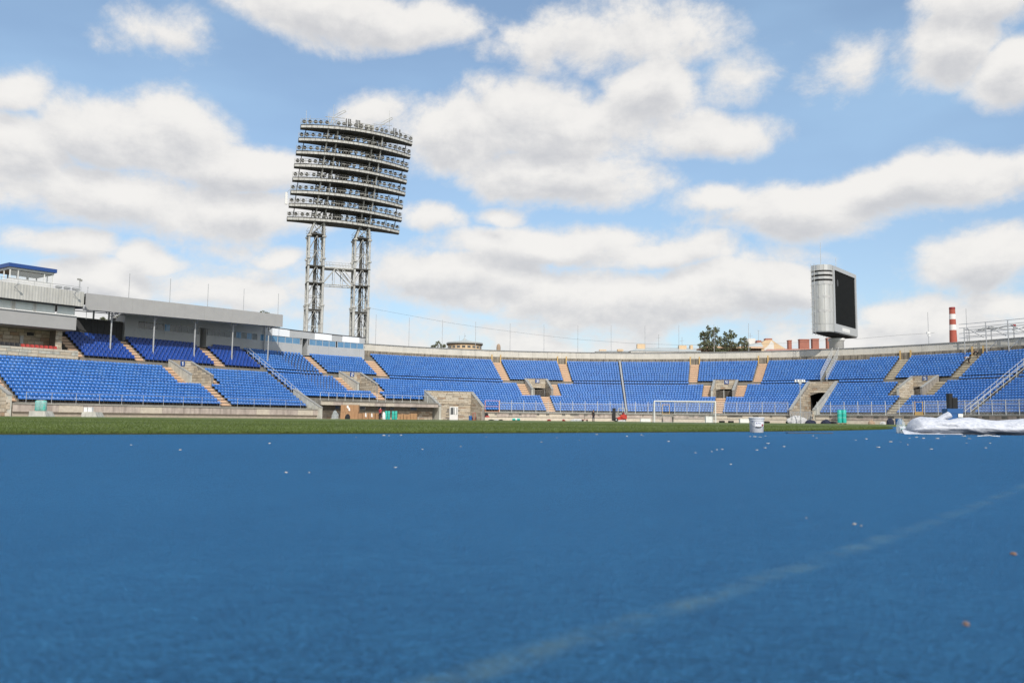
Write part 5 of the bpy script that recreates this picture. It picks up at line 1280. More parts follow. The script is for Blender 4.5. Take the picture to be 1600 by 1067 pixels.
# pale metal roofs
for (x0, x1, y0, y1, D, lab, tops) in ((984, 1118, 549, 541.5, 350., 'low pale metal roof with small white stacks, left of the big tree', ((998, 1011, 536.5), (1064, 1076, 538), (1082, 1086, 537.5), (967, 975, 545))), (930, 990, 549.5, 546, 380., 'very low pale roof peeping over the middle of the rim wall', ((938, 949, 545.2), (968, 976, 544.6)))):
    root = thing('metal_roofed_house', lab, 'house', (at((x0 + x1) / 2, 548, D)[0], D, 0)); l = root.location; X = lambda x: at(x, 545, D)[0] - l.x; Z = lambda y: zpx((x0 + x1) / 2, y, D)
    m = MB(); m.box(X(x0) + .5, X(x1) - .5, .3, 12, 0, Z(y0)); m.build('wall', 'plaster_white', root)
    m = MB(); m.hexa([(X(x0), 0, Z(y0)), (X(x1), 0, Z(y0)), (X(x1), 13, Z(y0)), (X(x0), 13, Z(y0)), (X(x0) + 5, 6, Z(y1)), (X(x1) - 2, 6, Z(y1)), (X(x1) - 2, 7, Z(y1)), (X(x0) + 5, 7, Z(y1))]); rf = m.build('roof', 'roof_pale', root)
    for a, b, y in tops: m = MB(); m.box(X(a), X(b), 4, 6.5, Z(y0) + .2, Z(y)); m.build('stack', 'plaster_yellow', rf)
    if x0 > 960:
        m = MB()
        for xx, yy in ((1032.5, 521), (1069.5, 525)): m.tube((X(xx), 5, Z(545)), (X(xx), 5, Z(yy)), .07, 4); m.tube((X(xx - 3), 5, Z(yy + 6)), (X(xx + 3), 5, Z(yy + 5)), .05, 4); m.tube((X(xx - .8), 5, Z(yy + .5)), (X(xx + .8), 5, Z(yy + .5)), .05, 4)
        m.build('aerial', 'galv', rf)
# trees
def tree(x, D, ztop, label, lobes, trunk_r=.25, leafm='leaf', leaf=.20, per=900, group='trees beyond the rim'):
    c = at(x, 540, D); root = thing('tree', label, 'tree', (c[0], D, 0), group)
    m = MB(); zc = min(z for _, _, z, _ in lobes)
    m.tube((0, 0, 0), (0, 0, zc * .9), trunk_r, 8, r2=trunk_r * .6)
    for (lx, ly, lz, lr) in lobes:
        b = Vector((lx * .15, ly * .15, zc * .8)); t = Vector((lx, ly, lz + lr * .3)); mid = b.lerp(t, .5) + Vector((random.uniform(-.3, .3), random.uniform(-.3, .3), 0)); m.tube(b, mid, trunk_r * .4, 6, r2=trunk_r * .25); m.tube(mid, t, trunk_r * .25, 5, r2=.03)
        for _ in range(4): q = t + Vector((random.gauss(0, lr * .5), random.gauss(0, lr * .5), random.gauss(0, lr * .4))); m.tube(mid.lerp(t, random.random()), q, .05, 4, r2=.015)
    m.build('trunk', 'bark', root)
    V = []; 
    for (lx, ly, lz, lr) in lobes:
        ncl = int(15 * (lr / 1.0) ** 1.3) + 5
        for _ in range(ncl):
            v = rng.normal(size=3); v /= np.linalg.norm(v); rad = lr * rng.uniform(.35, 1.0) ** .6
            cc = np.array([lx, ly, lz]) + v * rad * np.array([1, 1, .85]); rc = lr * rng.uniform(.12, .30)
            k = int(per * (rc / lr) ** 1.2 / 8) + 12; pts = cc + rng.normal(size=(k, 3)) * rc * .55
            for p in pts:
                a = rng.normal(size=3); a /= np.linalg.norm(a); b = np.cross(a, rng.normal(size=3)); b /= np.linalg.norm(b); s = leaf * rng.uniform(.6, 1.2)
                V += [p - a * s * .5, p + b * s * .3, p + a * s * .5, p - b * s * .3]
    V = np.array(V); me = npmesh('crown', V, np.arange(len(V)).reshape(-1, 4), [leafm]); link('crown', me, root)
    return root
def L(x, y, r, D, cx, dy=0.): p = at(x, y, D); c = at(cx, 540, D); return (p[0] - c[0], dy, p[2], r / F_ * D)
D = 215.
tree(1112, D, 0, 'large green tree behind the rim wall with the highest tip, left of its broader neighbour', [L(1112, 520, 9, D, 1112), L(1101, 527, 8, D, 1112, 1), L(1119, 516, 6, D, 1112, -1), L(1108, 538, 10, D, 1112), L(1122, 532, 8, D, 1112, 1), L(1098, 540, 7, D, 1112), L(1118, 545, 9, D, 1112), L(1097, 521, 4, D, 1112), L(1107, 512, 4, D, 1112)], leaf=.34, per=1000)
tree(1140, D + 4, 0, 'dark green tree behind the rim wall, right one of the pair, lower and broader', [L(1138, 527, 9, D, 1140), L(1131, 534, 8, D, 1140), L(1146, 521, 5, D, 1140), L(1135, 542, 9, D, 1140), L(1147, 537, 7, D, 1140, 1), L(1133, 519, 4, D, 1140), L(1142, 515, 3, D, 1140)], leaf=.34, per=1000)
tree(1160, D + 8, 0, 'thin open crowned tree beside the right mast, with sky showing through', [L(1158, 528, 6, D, 1160), L(1165, 532, 6, D, 1160), L(1152, 534, 5, D, 1160), L(1168, 539, 6, D, 1160), L(1160, 540, 7, D, 1160), L(1164, 524, 3, D, 1160)], leaf=.32, per=520)
D = 260.
tree(684, D, 0, 'small tree top showing above the rim wall left of the round pavilion', [L(684, 536, 4, D, 684), L(680, 541, 4, D, 684), L(690, 541, 4, D, 684), L(694, 540, 3.5, D, 684), L(676, 541, 2.5, D, 684)], leaf=.32, per=500)
D = 175.
tree(410, D, 0, 'tree top peeping over the long grey roof', [L(404, 491, 5, D, 410), L(411, 489, 5, D, 410), L(417, 491, 4, D, 410), L(409, 496, 8, D, 410)], leaf=.25, per=600)
D = 180.
tree(164, D, 0, 'pale green tree seen under the roof, left of the first roof post', [L(162, 500, 6, D, 164), L(166, 506, 8, D, 164), L(158, 507, 6, D, 164)], leaf=.25, leafm='leaf_pale')
tree(183, D, 0, 'pale green tree seen under the roof, right of the first roof post', [L(182, 498, 6, D, 183), L(177, 504, 6, D, 183), L(188, 503, 7, D, 183), L(180, 509, 8, D, 183)], leaf=.25, leafm='leaf_pale')
# steel frame at the right rim
root = thing('scaffold_frame', 'grey scaffold frame of posts and rails on the rim at the right edge', 'scaffold', P(-35, 20, 12)); sL = s_at(1507, 20.3, 15); n = 8
post = lambda s, o, z0, z1, r=.07: MB()
for i in range(n):
    s = sL - 2.55 * i
    for (o, z0, z1) in ((20.25, 11.9, 17.0 if i else 16.3), (21.9, 14.06, 16.2)):
        m = MB(); m.tube(P(s, o, z0), P(s, o, z1), .085, 6); wpart(m, 'post', ['galv'], root)
for (o, z, r) in ((20.25, 16.95, .05), (20.25, 16.3, .045), (20.25, 15.4, .05), (20.25, 14.6, .05), (21.9, 16.1, .06), (21.9, 15.6, .05), (21.9, 15.0, .05)):
    m = MB(); m.path([P(sL + .6 - (2.55 * (n - 1) + .6) * k / 12, o, z) for k in range(13)], r, 5); wpart(m, 'rail', ['galv'], root)
for i in range(n - 1):
    s = sL - 2.55 * i; m = MB(); m.tube(P(s - .3, 20.3, 16.2), P(s - 1.7, 21.8, 14.6), .07, 5); m.tube(P(s, 20.3, 12.2), P(s - 1.3, 20.6, 14.0), .05, 5); m.tube(P(s, 20.25, 16.1), P(s, 21.9, 16.1), .05, 5); wpart(m, 'brace', ['galv'], root)
m = MB()
for k in range(60):
    s = sL - rng.uniform(.3, 2.5 * (n - 1)); o = rng.uniform(21.5, 22.5); z = 15.9 + rng.normal() * .15; m.tube(P(s, o, z), P(s - rng.uniform(.4, 1.6), o + rng.uniform(-.4, .4), z + rng.uniform(-.25, .3)), .06, 4)
wpart(m, 'stacked_tubes', ['white_steel'], root, kind='stuff')
for s, z in ((sL - 5.4, 16.1), (sL - 7.5, 16.3), (sL - 8.6, 16.3)): m = MB(); m.obox(P(s, 21.2, z), Vector((.22, 0, 0)), Vector((0, .2, 0)), Vector((0, 0, .16))); wpart(m, 'clamp', ['red_dark'], root)

# ================================================================== FIELD OBJECTS
# goal
root = thing('football_goal', 'white football goal with a net, standing on the far grass', 'goal', gr(1070, 99.)); l = root.location
gl = Vector(gr(1022.8, 97.8)); g2 = Vector(gr(1118.2, 97.8 - .2)); gl.z = g2.z = .04; H = 2.46; gd = (g2 - gl).normalized(); gn = Vector((-gd.y, gd.x, 0))
for p in (gl, g2): m = MB(); m.tube(p, p + Vector((0, 0, H)), .062, 10); wpart(m, 'post', ['white_paint'], root)
m = MB(); m.tube(gl + Vector((0, 0, H)) - gd * .06, g2 + Vector((0, 0, H)) + gd * .06, .062, 10); wpart(m, 'crossbar', ['white_paint'], root)
m = MB()
for p in (gl, g2): m.tube(p + Vector((0, 0, H - .05)), p + Vector((0, 0, H - .05)) + gn * .9, .02, 5); m.tube(p + Vector((0, 0, H - .05)) + gn * .9, p + gn * 2.0, .02, 5); m.tube(p + gn * 2.0, p, .02, 5)
m.tube(gl + gn * 2, g2 + gn * 2, .02, 5); wpart(m, 'net_support', ['galv'], root)
m = MB(); W = (g2 - gl).length; nn = 62
for i in range(nn + 1):
    a = gl + gd * (W * i / nn); m.path([a + Vector((0, 0, H - .06)), a + gn * .9 + Vector((0, 0, H - .1)), a + gn * 1.45 + Vector((0, 0, 1.1)), a + gn * 2.0], .0045, 3)
for i in range(8): m.tube(gl + gn * (.9 * i / 8) + Vector((0, 0, H - .06)), g2 + gn * (.9 * i / 8) + Vector((0, 0, H - .06)), .0045, 3)
for i in range(20): t = i / 20; a = gn * (.9 + 1.1 * t) + Vector((0, 0, (H - .1) * (1 - t))); m.tube(gl + a, g2 + a, .0045, 3)
for p in (gl, g2):
    for i in range(1, 14): t = i / 14; m.tube(p + gn * (.9 * t if t < .5 else .9 * t) + Vector((0, 0, H - .06)), p + gn * (2.0 * t), .0045, 3)
    for i in range(1, 18): t = i / 18; m.tube(p + Vector((0, 0, H * t)), p + gn * (2.0 - 1.1 * t) + Vector((0, 0, H * t)), .0045, 3)
wpart(m, 'net', ['white_paint'], root, kind='stuff')

def at_box(m, x0, x1, y0, y1, D, dep=.6, mi=0, zbase=None):
    z0 = at((x0 + x1) / 2, y1, D)[2] if zbase is None else zbase; z1 = at((x0 + x1) / 2, y0, D)[2]; a, b = at(x0, y1, D)[0], at(x1, y1, D)[0]; m.box(a, b, D, D + dep, z0, z1, mi); return (a, b, z0, z1)
# cardboard boxes
DB = 124.
def carton(x0, x1, y0, base_z, label, D=DB, dep=.9, label_patch=None, open_=False, h=None):
    a, b = at(x0, 650, D)[0], at(x1, 650, D)[0]; z1 = at((x0 + x1) / 2, y0, D)[2]; c = (a + b) / 2
    root = thing('cardboard_box', label, 'box', (c, D + dep / 2, base_z), 'cardboard boxes below the concrete deck', rz=random.uniform(-.02, .02)); w = (b - a) / 2 - .012; hh = z1 - base_z - .01
    m = MB(); m.box(-w, w, -dep / 2, dep / 2, 0.003, hh * (.86 if open_ else 1)); m.box(-.03, .03, -dep / 2 - .004, dep / 2, hh * .1, hh * (.86 if open_ else 1.003), 1); m.build('carton', ['cardboard', 'cardboard_dark'], root)
    if open_:
        m = MB()
        for sx in (-1, 1): m.hexa([(sx * w, -dep / 2, hh * .86), (sx * (w - .03), -dep / 2, hh * .86), (sx * (w - .03), dep / 2, hh * .86), (sx * w, dep / 2, hh * .86), (sx * (w - .25), -dep / 2, hh), (sx * (w - .28), -dep / 2, hh), (sx * (w - .28), dep / 2, hh), (sx * (w - .25), dep / 2, hh)])
        m.box(-w * .3, w * .2, -dep / 2 - .01, -dep / 2 - .003, hh * .0, hh * .5, 1); m.build('flap', ['cardboard', 'cardboard_dark'], root)
    if label_patch:
        lx, lz, lw, lh = label_patch; m = MB(); m.box(lx * w - lw, lx * w + lw, -dep / 2 - .015, -dep / 2 - .005, hh * lz - lh, hh * lz + lh); m.box(lx * w - lw * .3, lx * w + lw * 1.5, -dep / 2 - .02, -dep / 2 - .015, hh * lz - lh * 1.3, hh * lz - lh * .1); m.build('paper_label', 'paper_white', root)
    return root
zt1 = at(545, 643.6, DB)[2]
carton(531.8, 540, 643.6, 0, 'large cardboard box, bottom left of the stacked pile')
carton(540, 549.5, 643.6, 0, 'large cardboard box at the bottom of the pile behind the black bag', label_patch=(-.8, .42, .09, .22))
carton(549.5, 559.3, 643.6, 0, 'large cardboard box, bottom right of the stacked pile')
carton(532, 544.5, 632.4, zt1, 'large cardboard box on top of the pile, with white papers at its corner', label_patch=(.75, .75, .13, .18))
carton(544.5, 560, 632.2, zt1, 'long cardboard box on top of the pile at its right', label_patch=(-.92, .4, .1, .2))
carton(559.6, 565.5, 645.2, 0, 'narrow plain cardboard box just right of the tall pile')
carton(566, 575.6, 645, 0, 'cardboard box with white papers, left one of the two beside the narrow box', label_patch=(.1, .72, .09, .26))
carton(576, 585.8, 645.2, 0, 'cardboard box with white papers, right one of the two beside the narrow box', label_patch=(.0, .7, .09, .24))
carton(586.6, 592.6, 645.4, 0, 'plain cardboard box partly hidden by the person in red')
carton(621.5, 630, 645.4, 0, 'torn cardboard box right beside the green rolls', open_=True)
carton(630.5, 641.2, 645.6, 0, 'open cardboard box with folded flaps, in the middle of the right group', open_=True)
carton(641.5, 651.5, 645.8, 0, 'tall closed cardboard box at the right end of the row')
# turf-green rolls
def rolls(xs, y0, D, zbase, r, label, pallet=True, group='upright green rolls', film=False):
    cx_ = at(sum(xs) / len(xs), 650, D)[0]; root = thing('green_rolls', label, 'rolls', (cx_, D, zbase), group)
    for x in xs:
        X = at(x, 650, D)[0] - cx_; h = at(x, y0, D)[2] - zbase; z0 = .14 if pallet else 0
        m = MB(); m.lathe((X, 0, 0), [(r * .96, z0), (r, z0 + .04), (r * 1.0, h * .3), (r * .975, h * .5), (r, h * .7), (r, h - .05), (r * .8, h), (r * .3, h - .01)], 18); rl = m.build('roll', 'teal_roll', root, smooth=True)
        m = MB(); m.lathe((X, 0, 0), [(r * 1.012, h * .45), (r * 1.014, h * .46)], 18); m.lathe((X, 0, 0), [(r * 1.012, h * .75), (r * 1.014, h * .757)], 18); m.build('strap', 'white_paint', rl)
    if pallet: m = MB(); w = abs(at(xs[-1], 650, D)[0] - at(xs[0], 650, D)[0]) / 2 + r; [m.box(-w, w, -r + k * r * .45, -r + k * r * .45 + .1, .09, .12) for k in range(5)]; [m.box(-w + k * w * .93, -w + k * w * .93 + .12, -r, r, 0, .09) for k in range(3)]; m.build('pallet', 'stair_tan', root)
    if film: m = MB(); w = abs(at(xs[-1], 650, D)[0] - at(xs[0], 650, D)[0]) / 2 + r + .04; h = at(xs[0], y0, D)[2] - zbase; m.lathe((0, 0, 0), [(w, 0.02), (w * .97, h * .5), (w * 1.02, h * .9), (w * .8, h + .06), (.1, h + .1)], 14); m.v = [(x, y * .6, z) for x, y, z in m.v]; m.build('wrapping_film', 'wrap_film', root, smooth=True)
    return root
rolls((603.4, 607.6), 642, DB, 0, .19, 'pair of upright green rolls just right of the person in red', False)
rolls((614.2, 618.6), 642.2, DB, 0, .20, 'pair of upright green rolls beside the torn cardboard box', False)
rolls((1311.8, 1318.9), 640.4, 134., 0, .35, 'pair of tall upright green rolls on a pallet right of the tunnel mouth', True)
rolls((58.6, 67.2), 626, 86., .58, .29, 'pair of green rolls wrapped in clear film on a stone block at the left', False, film=True)
for (x0, x1, yt, D, lab) in ((50, 77.5, 642.2, 85.6, 'worn stone block under the film wrapped green rolls'), (131.5, 156, 641, 90.5, 'worn sloping stone block under the two white boxes')):
    a, b = at(x0, 645, D)[0], at(x1, 645, D)[0]; zt_ = .57 if x0 < 100 else .55; root = thing('stone_block', lab, 'stone block', ((a + b) / 2, D, 0)); w = (b - a) / 2; m = MB(); m.hexa([(-w, -.6, -.01), (w, -.6, -.01), (w, 1.1, -.01), (-w, 1.1, -.01), (-w, -.5, zt_), (w * .7, -.5, zt_), (w * .7, 1.0, zt_), (-w, 1.0, zt_)]); m.build('block', 'wing_concrete', root)
for x0, x1, lab in ((131.6, 136.9, 'small white box on the stone block, left one of the pair'), (138, 144.2, 'small white box on the stone block, right one of the pair')):
    D = 90.5; a, b = at(x0, 645, D)[0], at(x1, 645, D)[0]; root = thing('white_box', lab, 'box', ((a + b) / 2, D, .555)); w = (b - a) / 2; m = MB(); m.box(-w, w, -.15, .2, 0, .46); m.build('case', 'white_paint', root); m = MB(); m.box(-w * 1.05, w * 1.05, -.17, .22, .461, .50); m.build('lid', 'paper_white', root)
# white boxes beside the goal
for (x0, x1, y0, y1, D, lab) in ((1001, 1016.5, 654.2, 659.6, 133., 'long low white box left of the goal'), (1103, 1114.2, 651.2, 661, 132., 'square white box behind the right goal post'), (1156.5, 1170, 654.6, 661.2, 131., 'low white box behind the bucket'), ):
    a, b = at(x0, 655, D)[0], at(x1, 655, D)[0]; h = (y1 - y0) / F_ * D; root = thing('white_crate', lab, 'box', ((a + b) / 2, D, 0)); w = (b - a) / 2; m = MB(); m.box(-w, w, 0, .7, 0, h * .92); m.build('case', 'white_paint', root); m = MB(); m.box(-w * 1.02, w * 1.02, -.02, .72, h * .921, h); m.box(-.15, .15, -.02, -.001, h * .5, h * .6); m.build('lid', 'white_paint', root)
# tyres
for x, D, lab in ((1128, 131, 'dark tyre lying behind the right goal post'), (1142, 131, 'dark tyre between the goal and the bucket'), (1198, 130, 'dark tyre just right of the bucket'), (1232, 133, 'dark tyre left of the white sacks')):
    root = thing('tyre', lab, 'tyre', gr(x, D), 'tyres behind the goal'); m = MB(); m.lathe((0, 0, 0), [(.2, .05), (.38, .0), (.46, .08), (.46, .24), (.38, .32), (.2, .27)], 16); m.build('tread', 'tyre', root, smooth=True); m = MB(); m.lathe((0, 0, 0), [(.19, .08), (.2, .15), (.19, .22)], 12); m.build('hub', 'galv', root)
# lumpy heaps
def heap(x0, x1, y0, D, mname, label, cat, name, depth=.5, seed=0, zbase=0, rough=.22, part='sheet'):
    a, b = at(x0, 655, D)[0], at(x1, 655, D)[0]; w = (b - a) / 2; h = at((x0 + x1) / 2, y0, D)[2] - zbase; root = thing(name, label, cat, ((a + b) / 2, D, zbase)); r = np.random.default_rng(seed); n, k = 28, 14; ph = r.uniform(0, 6, 8); V = []
    for j in range(k + 1):
        v = j / k
        for i in range(n):
            t = 2 * pi * i / n; R = 1 + rough * (sin(3 * t + ph[0] + 2 * v) * .5 + sin(5 * t + ph[1] - 3 * v) * .35 + sin(9 * t + ph[2] + 5 * v) * .3) * (1 - .3 * v) + r.normal() * rough * .18
            q = cos(v * pi / 2) ** .75 * R; V.append((w * q * cos(t), depth * q * sin(t), h * (sin(v * pi / 2) ** .8) * (1 + rough * .7 * sin(2.2 * cos(t) * 3 + ph[3]))))
    m = MB(); m.add(V, [(j * n + i, j * n + (i + 1) % n, (j + 1) * n + (i + 1) % n, (j + 1) * n + i) for j in range(k) for i in range(n)]); m.build(part, mname, root, smooth=False); return root
heap(1229, 1262, 650.5, 133, 'cloth_white', 'heap of white sacks in front of the tunnel barrier', 'sacks', 'sack_heap', seed=1, depth=.9)
heap(1258, 1274, 656.5, 132, 'cloth_navy', 'dark blue bag right of the white sacks', 'bag', 'dark_bag', seed=2)
heap(1283, 1298, 656, 133, 'cloth_navy', 'dark blue bundle left of the tall green rolls', 'bag', 'dark_bag', seed=3)
heap(1297, 1307, 658.5, 133, 'cloth_black', 'small dark bundle touching the tall green rolls', 'bag', 'dark_bag', seed=4)
heap(893, 912, 654.8, 133, 'cloth_white', 'crumpled white sheet left of the dark clothed person', 'sheet', 'crumpled_sheet', seed=5)
heap(344, 357, 646.5, 118, 'cloth_white', 'crumpled white plastic on the ground, left one of the pair by the long wall', 'sheet', 'crumpled_sheet', seed=6, depth=.4)
heap(358, 368, 645, 118.5, 'paper_white', 'crumpled white plastic on the ground, right peaked one of the pair by the long wall', 'sheet', 'crumpled_sheet', seed=7, depth=.3)
heap(439.5, 446.5, 645.8, 120, 'paper_white', 'small upright white bag in front of the long wall', 'bag', 'white_bag', seed=8, depth=.3)
heap(518, 528.5, 642.5, 124, 'wrap_film', 'lump of clear wrapping film left of the cardboard pile', 'film', 'film_bundle', seed=9, depth=.5)
heap(539, 546.5, 647.6, 122.5, 'cloth_black', 'black bag in front of the cardboard pile', 'bag', 'black_bag', seed=10, depth=.35)
heap(597.3, 602, 644.6, 123.6, 'paper_white', 'tall white wrapped bundle between the person in red and the green rolls', 'bundle', 'white_bundle', seed=11, depth=.3)
heap(757, 763, 645.6, 138, 'cloth_black', 'small black bag hanging at the foot of the orange gate frame', 'bag', 'black_bag', seed=12, depth=.3, zbase=.55)
heap(758.5, 765, 649.5, 137.5, 'seat_red', 'small red and white lump on the wall below the orange gate frame', 'bag', 'red_bag', seed=13, depth=.25, zbase=.5)
for i, (x0, x1, mm_, lab) in enumerate(((763, 772, 'cloth_black', 'dark flat bundle at the wall foot, leftmost of three'), (772, 779, 'cloth_white', 'pale flat bundle at the wall foot, middle of three'), (779, 786, 'cloth_black', 'dark flat bundle at the wall foot, rightmost of three'), (855, 861, 'red_dark', 'small red heap at the wall foot below portal 3'), (878, 883, 'red_dark', 'small red heap at the wall foot left of the crumpled sheet'))):
    heap(x0, x1, 655.2, 136, mm_, lab, 'bundle', 'bundle', seed=20 + i, depth=.35)
heap(1356, 1366, 656.5, 128, 'stone_d', 'brown bundle by the right wall, left one', 'bundle', 'bundle', seed=30, depth=.3)
heap(1375, 1384, 659, 112, 'cloth_white', 'white bundle on the grass edge left of the blue drum', 'bundle', 'bundle', seed=31, depth=.3)
heap(1385, 1396, 654.5, 110, 'cloth_navy', 'dark blue heap left of the blue drum', 'bundle', 'bundle', seed=32, depth=.3)
heap(1242, 1250, 636, 138, 'cloth_white', 'white bag on the ledge right of the tunnel mouth', 'bag', 'white_bag', seed=33, depth=.3, zbase=1.42) if False else None
root = thing('lying_roll', 'short green roll lying on the ground below portal 3', 'roll', gr(806.5, 138)); m = MB(); m.tube((-.65, 0, .19), (.65, 0, .19), .18, 14); m.build('roll', 'teal_roll', root, smooth=False); m = MB(); m.tube((-.12, 0, .19), (.12, 0, .19), .19, 14); m.build('strap', 'paper_white', root)
# drums
def drum(x, D, r, h, mname, label, z=0):
    root = thing('drum', label, 'drum', gr(x, D, z)); m = MB(); m.lathe((0, 0, 0), [(r * .95, 0), (r, .03), (r, h * .33), (r * 1.03, h * .35), (r, h * .37), (r, h * .64), (r * 1.03, h * .66), (r, h * .68), (r, h - .04), (r * .95, h), (r * .2, h - .01)], 18); m.build('barrel', mname, root, smooth=False); m = MB(); m.lathe((0, 0, 0), [(r * 1.02, h - .05), (r * 1.04, h - .03), (r * 1.02, h)], 18); m.build('rim', 'galv', root)
drum(1404, 108, .41, .82, 'blue_paint', 'blue drum left of the white wrapped bundle')
drum(735, 140, .28, .78, 'blue_paint', 'small blue drum at the corner of the stone bay')
# small wheeled frame beside it
root = thing('hand_truck', 'red wheeled hand truck leaning at the stone bay, right of the small blue drum', 'hand truck', gr(741, 140)); m = MB(); m.tube((-.2, 0, .1), (-.25, .5, 1.2), .03, 6); m.tube((.2, 0, .1), (.15, .5, 1.2), .03, 6); m.tube((-.25, .5, 1.2), (.15, .5, 1.2), .03, 6); m.box(-.25, .25, -.25, 0, .03, .08); m.build('frame', 'red_paint', root)
for sx in (-.3, .3): m = MB(); m.lathe((0, 0, 0), [(.1, -.04), (.24, -.05), (.27, 0), (.24, .05), (.1, .04)], 14); m.v = [(z_ + sx, x_, y_ + .27) for x_, y_, z_ in m.v]; m.build('wheel', 'tyre', root)
root = thing('push_cart', 'low red push cart with an upright handle, left of the dark clothed person', 'cart', gr(914, 132.5)); m = MB(); m.box(-.5, .45, -.3, .3, .22, .32); m.build('deck', 'red_dark', root); m = MB(); m.tube((-.1, 0, .3), (-.12, 0, 1.15), .035, 6); m.tube((-.12, -.25, 1.15), (-.12, .25, 1.15), .03, 6); m.build('handle', 'black_plastic', root)
for sx in (-.35, .3):
    m = MB(); m.lathe((0, 0, 0), [(.03, -.32), (.13, -.32), (.13, -.25), (.03, -.25)], 12); m.v = [(x_ + sx, z_, y_ + .13) for x_, y_, z_ in m.v]; m.build('wheel', 'tyre', root)

# forklift (drives to the left)
root = thing('forklift', 'red forklift truck with a black mast facing left', 'forklift', gr(966.3, 131.5), rz=radians(-4)); W = .55
m = MB()
m.hexa([(-.35, -W, .28), (1.2, -W, .28), (1.2, W, .28), (-.35, W, .28), (-.35, -W, .62), (.3, -W, .85), (.3, W, .85), (-.35, W, .62)]); m.build('chassis', 'red_paint', root)
m = MB(); n = 10; pr = [(.3, .30), (1.05, .30), (1.25, .42), (1.32, .7), (1.28, .98), (1.1, 1.12), (.3, 1.08)]; k = len(pr); V = [(x, -W, z) for x, z in pr] + [(x, W, z) for x, z in pr]; m.add(V, [tuple(range(k)), tuple(range(2 * k - 1, k - 1, -1))] + [(i, k + i, k + (i + 1) % k, (i + 1) % k) for i in range(k)]); m.build('counterweight', 'red_paint', root)
m = MB(); m.box(1.0, 1.3, -W - .005, -W + .1, .78, .92); m.box(.32, .98, -W - .006, -W + .02, .3, .42); m.build('grille', 'red_dark', root)
m = MB(); m.tube((.85, -.3, 1.25), (.85, .3, 1.25), .2, 14); m.build('gas_bottle', 'red_dark', root)
m = MB(); m.hexa([(.15, -.28, .95), (.6, -.28, .95), (.6, .28, .95), (.15, .28, .95), (.15, -.28, 1.08), (.6, -.28, 1.05), (.6, .28, 1.05), (.15, .28, 1.08)]); m.hexa([(.5, -.28, 1.05), (.62, -.28, 1.05), (.62, .28, 1.05), (.5, .28, 1.05), (.62, -.25, 1.5), (.7, -.25, 1.5), (.7, .25, 1.5), (.62, .25, 1.5)]); m.build('driver_seat', 'seat_black', root)
m = MB()
for sy in (-.5, .5):
    m.tube((-.35, sy, .7), (-.1, sy, 1.3), .035, 6); m.tube((-.1, sy, 1.3), (.0, sy, 2.08), .035, 6); m.tube((1.0, sy, 1.1), (.95, sy, 2.08), .035, 6); m.tube((.0, sy, 2.08), (.95, sy, 2.08), .045, 6)
for i in range(7): x = .0 + .95 * i / 6; m.tube((x, -.5, 2.08), (x, .5, 2.08), .035, 5)
m.build('overhead_guard', 'white_steel', root)
m = MB(); m.tube((-.25, 0, .8), (.0, 0, 1.35), .03, 6); m.lathe((.0, 0, 1.36), [(.17, 0), (.19, .015), (.17, .03)], 16); m.build('steering_wheel', 'black_plastic', root)
m = MB()
for sy in (-.33, .33): m.box(-.68, -.45, sy - .09, sy + .09, .06, 2.15); m.box(-.95, -.70, sy * .8 - .08, sy * .8 + .08, .1, 2.12)
for z in (.15, 1.1, 2.02): m.box(-.7, -.5, -.33, .33, z, z + .1)
m.tube((-.55, 0, .1), (-.55, 0, 1.95), .05, 8); m.build('mast', 'black_plastic', root)
m = MB(); m.box(-1.04, -.96, -.5, .5, .2, 1.25); m.box(-.80, -.76, -.3, .3, 1.2, 2.0); m.build('carriage', 'black_plastic', root)
for sy in (-.25, .25): m = MB(); m.box(-1.35, -.86, sy - .06, sy + .06, .12, .17); m.box(-.9, -.86, sy - .06, sy + .06, .12, .7); m.build('fork', 'black_plastic', root)
for (x, r, sy) in ((-.35, .3, -.5), (-.35, .3, .5), (.95, .24, -.48), (.95, .24, .48)):
    m = MB(); m.lathe((0, 0, 0), [(r * .4, -.09), (r * .9, -.1), (r, -.06), (r, .06), (r * .9, .1), (r * .4, .09)], 18); m.v = [(x_ + x, z_ + sy, y_ + r) for x_, y_, z_ in m.v]; wl = m.build('wheel', 'tyre', root, smooth=False)
    m = MB(); m.lathe((0, 0, 0), [(r * .42, -.105), (r * .42, .105)], 12); m.v = [(x_ + x, z_ + sy, y_ + r) for x_, y_, z_ in m.v]; m.build('rim', 'galv', wl)
heap(966, 978, 656.2, 130.5, 'cloth_white', 'white sheet spread on the ground in front of the forklift', 'sheet', 'crumpled_sheet', seed=40, depth=.3)

# lamp post by the tunnel
D = 131.; root = thing('lamp_post', 'slim lamp post with four small heads in front of the tunnel mouth', 'lamp post', gr(1251.2, D)); h = (660 - 598) / F_ * D
m = MB(); m.lathe((0, 0, 0), [(.13, 0), (.13, .6), (.09, .7), (.07, h)], 10); m.build('pole', 'galv', root)
m = MB(); m.box(-.2, .2, -.15, .15, h - .1, h + .55); m.build('control_box', 'galv', root)
m = MB(); m.tube((-.75, 0, h + .62), (.75, 0, h + .62), .04, 6); m.tube((0, 0, h + .5), (0, 0, h + .7), .05, 6); m.build('arm', 'galv', root)
for x, y in ((-.7, 0), (-.3, -.1), (.35, -.1), (.7, 0)): m = MB(); m.lathe((x, y, 0), [(.05, h + .6), (.14, h + .5), (.16, h + .25), (.1, h + .2)], 10); m.build('lamp_head', 'white_paint', root)

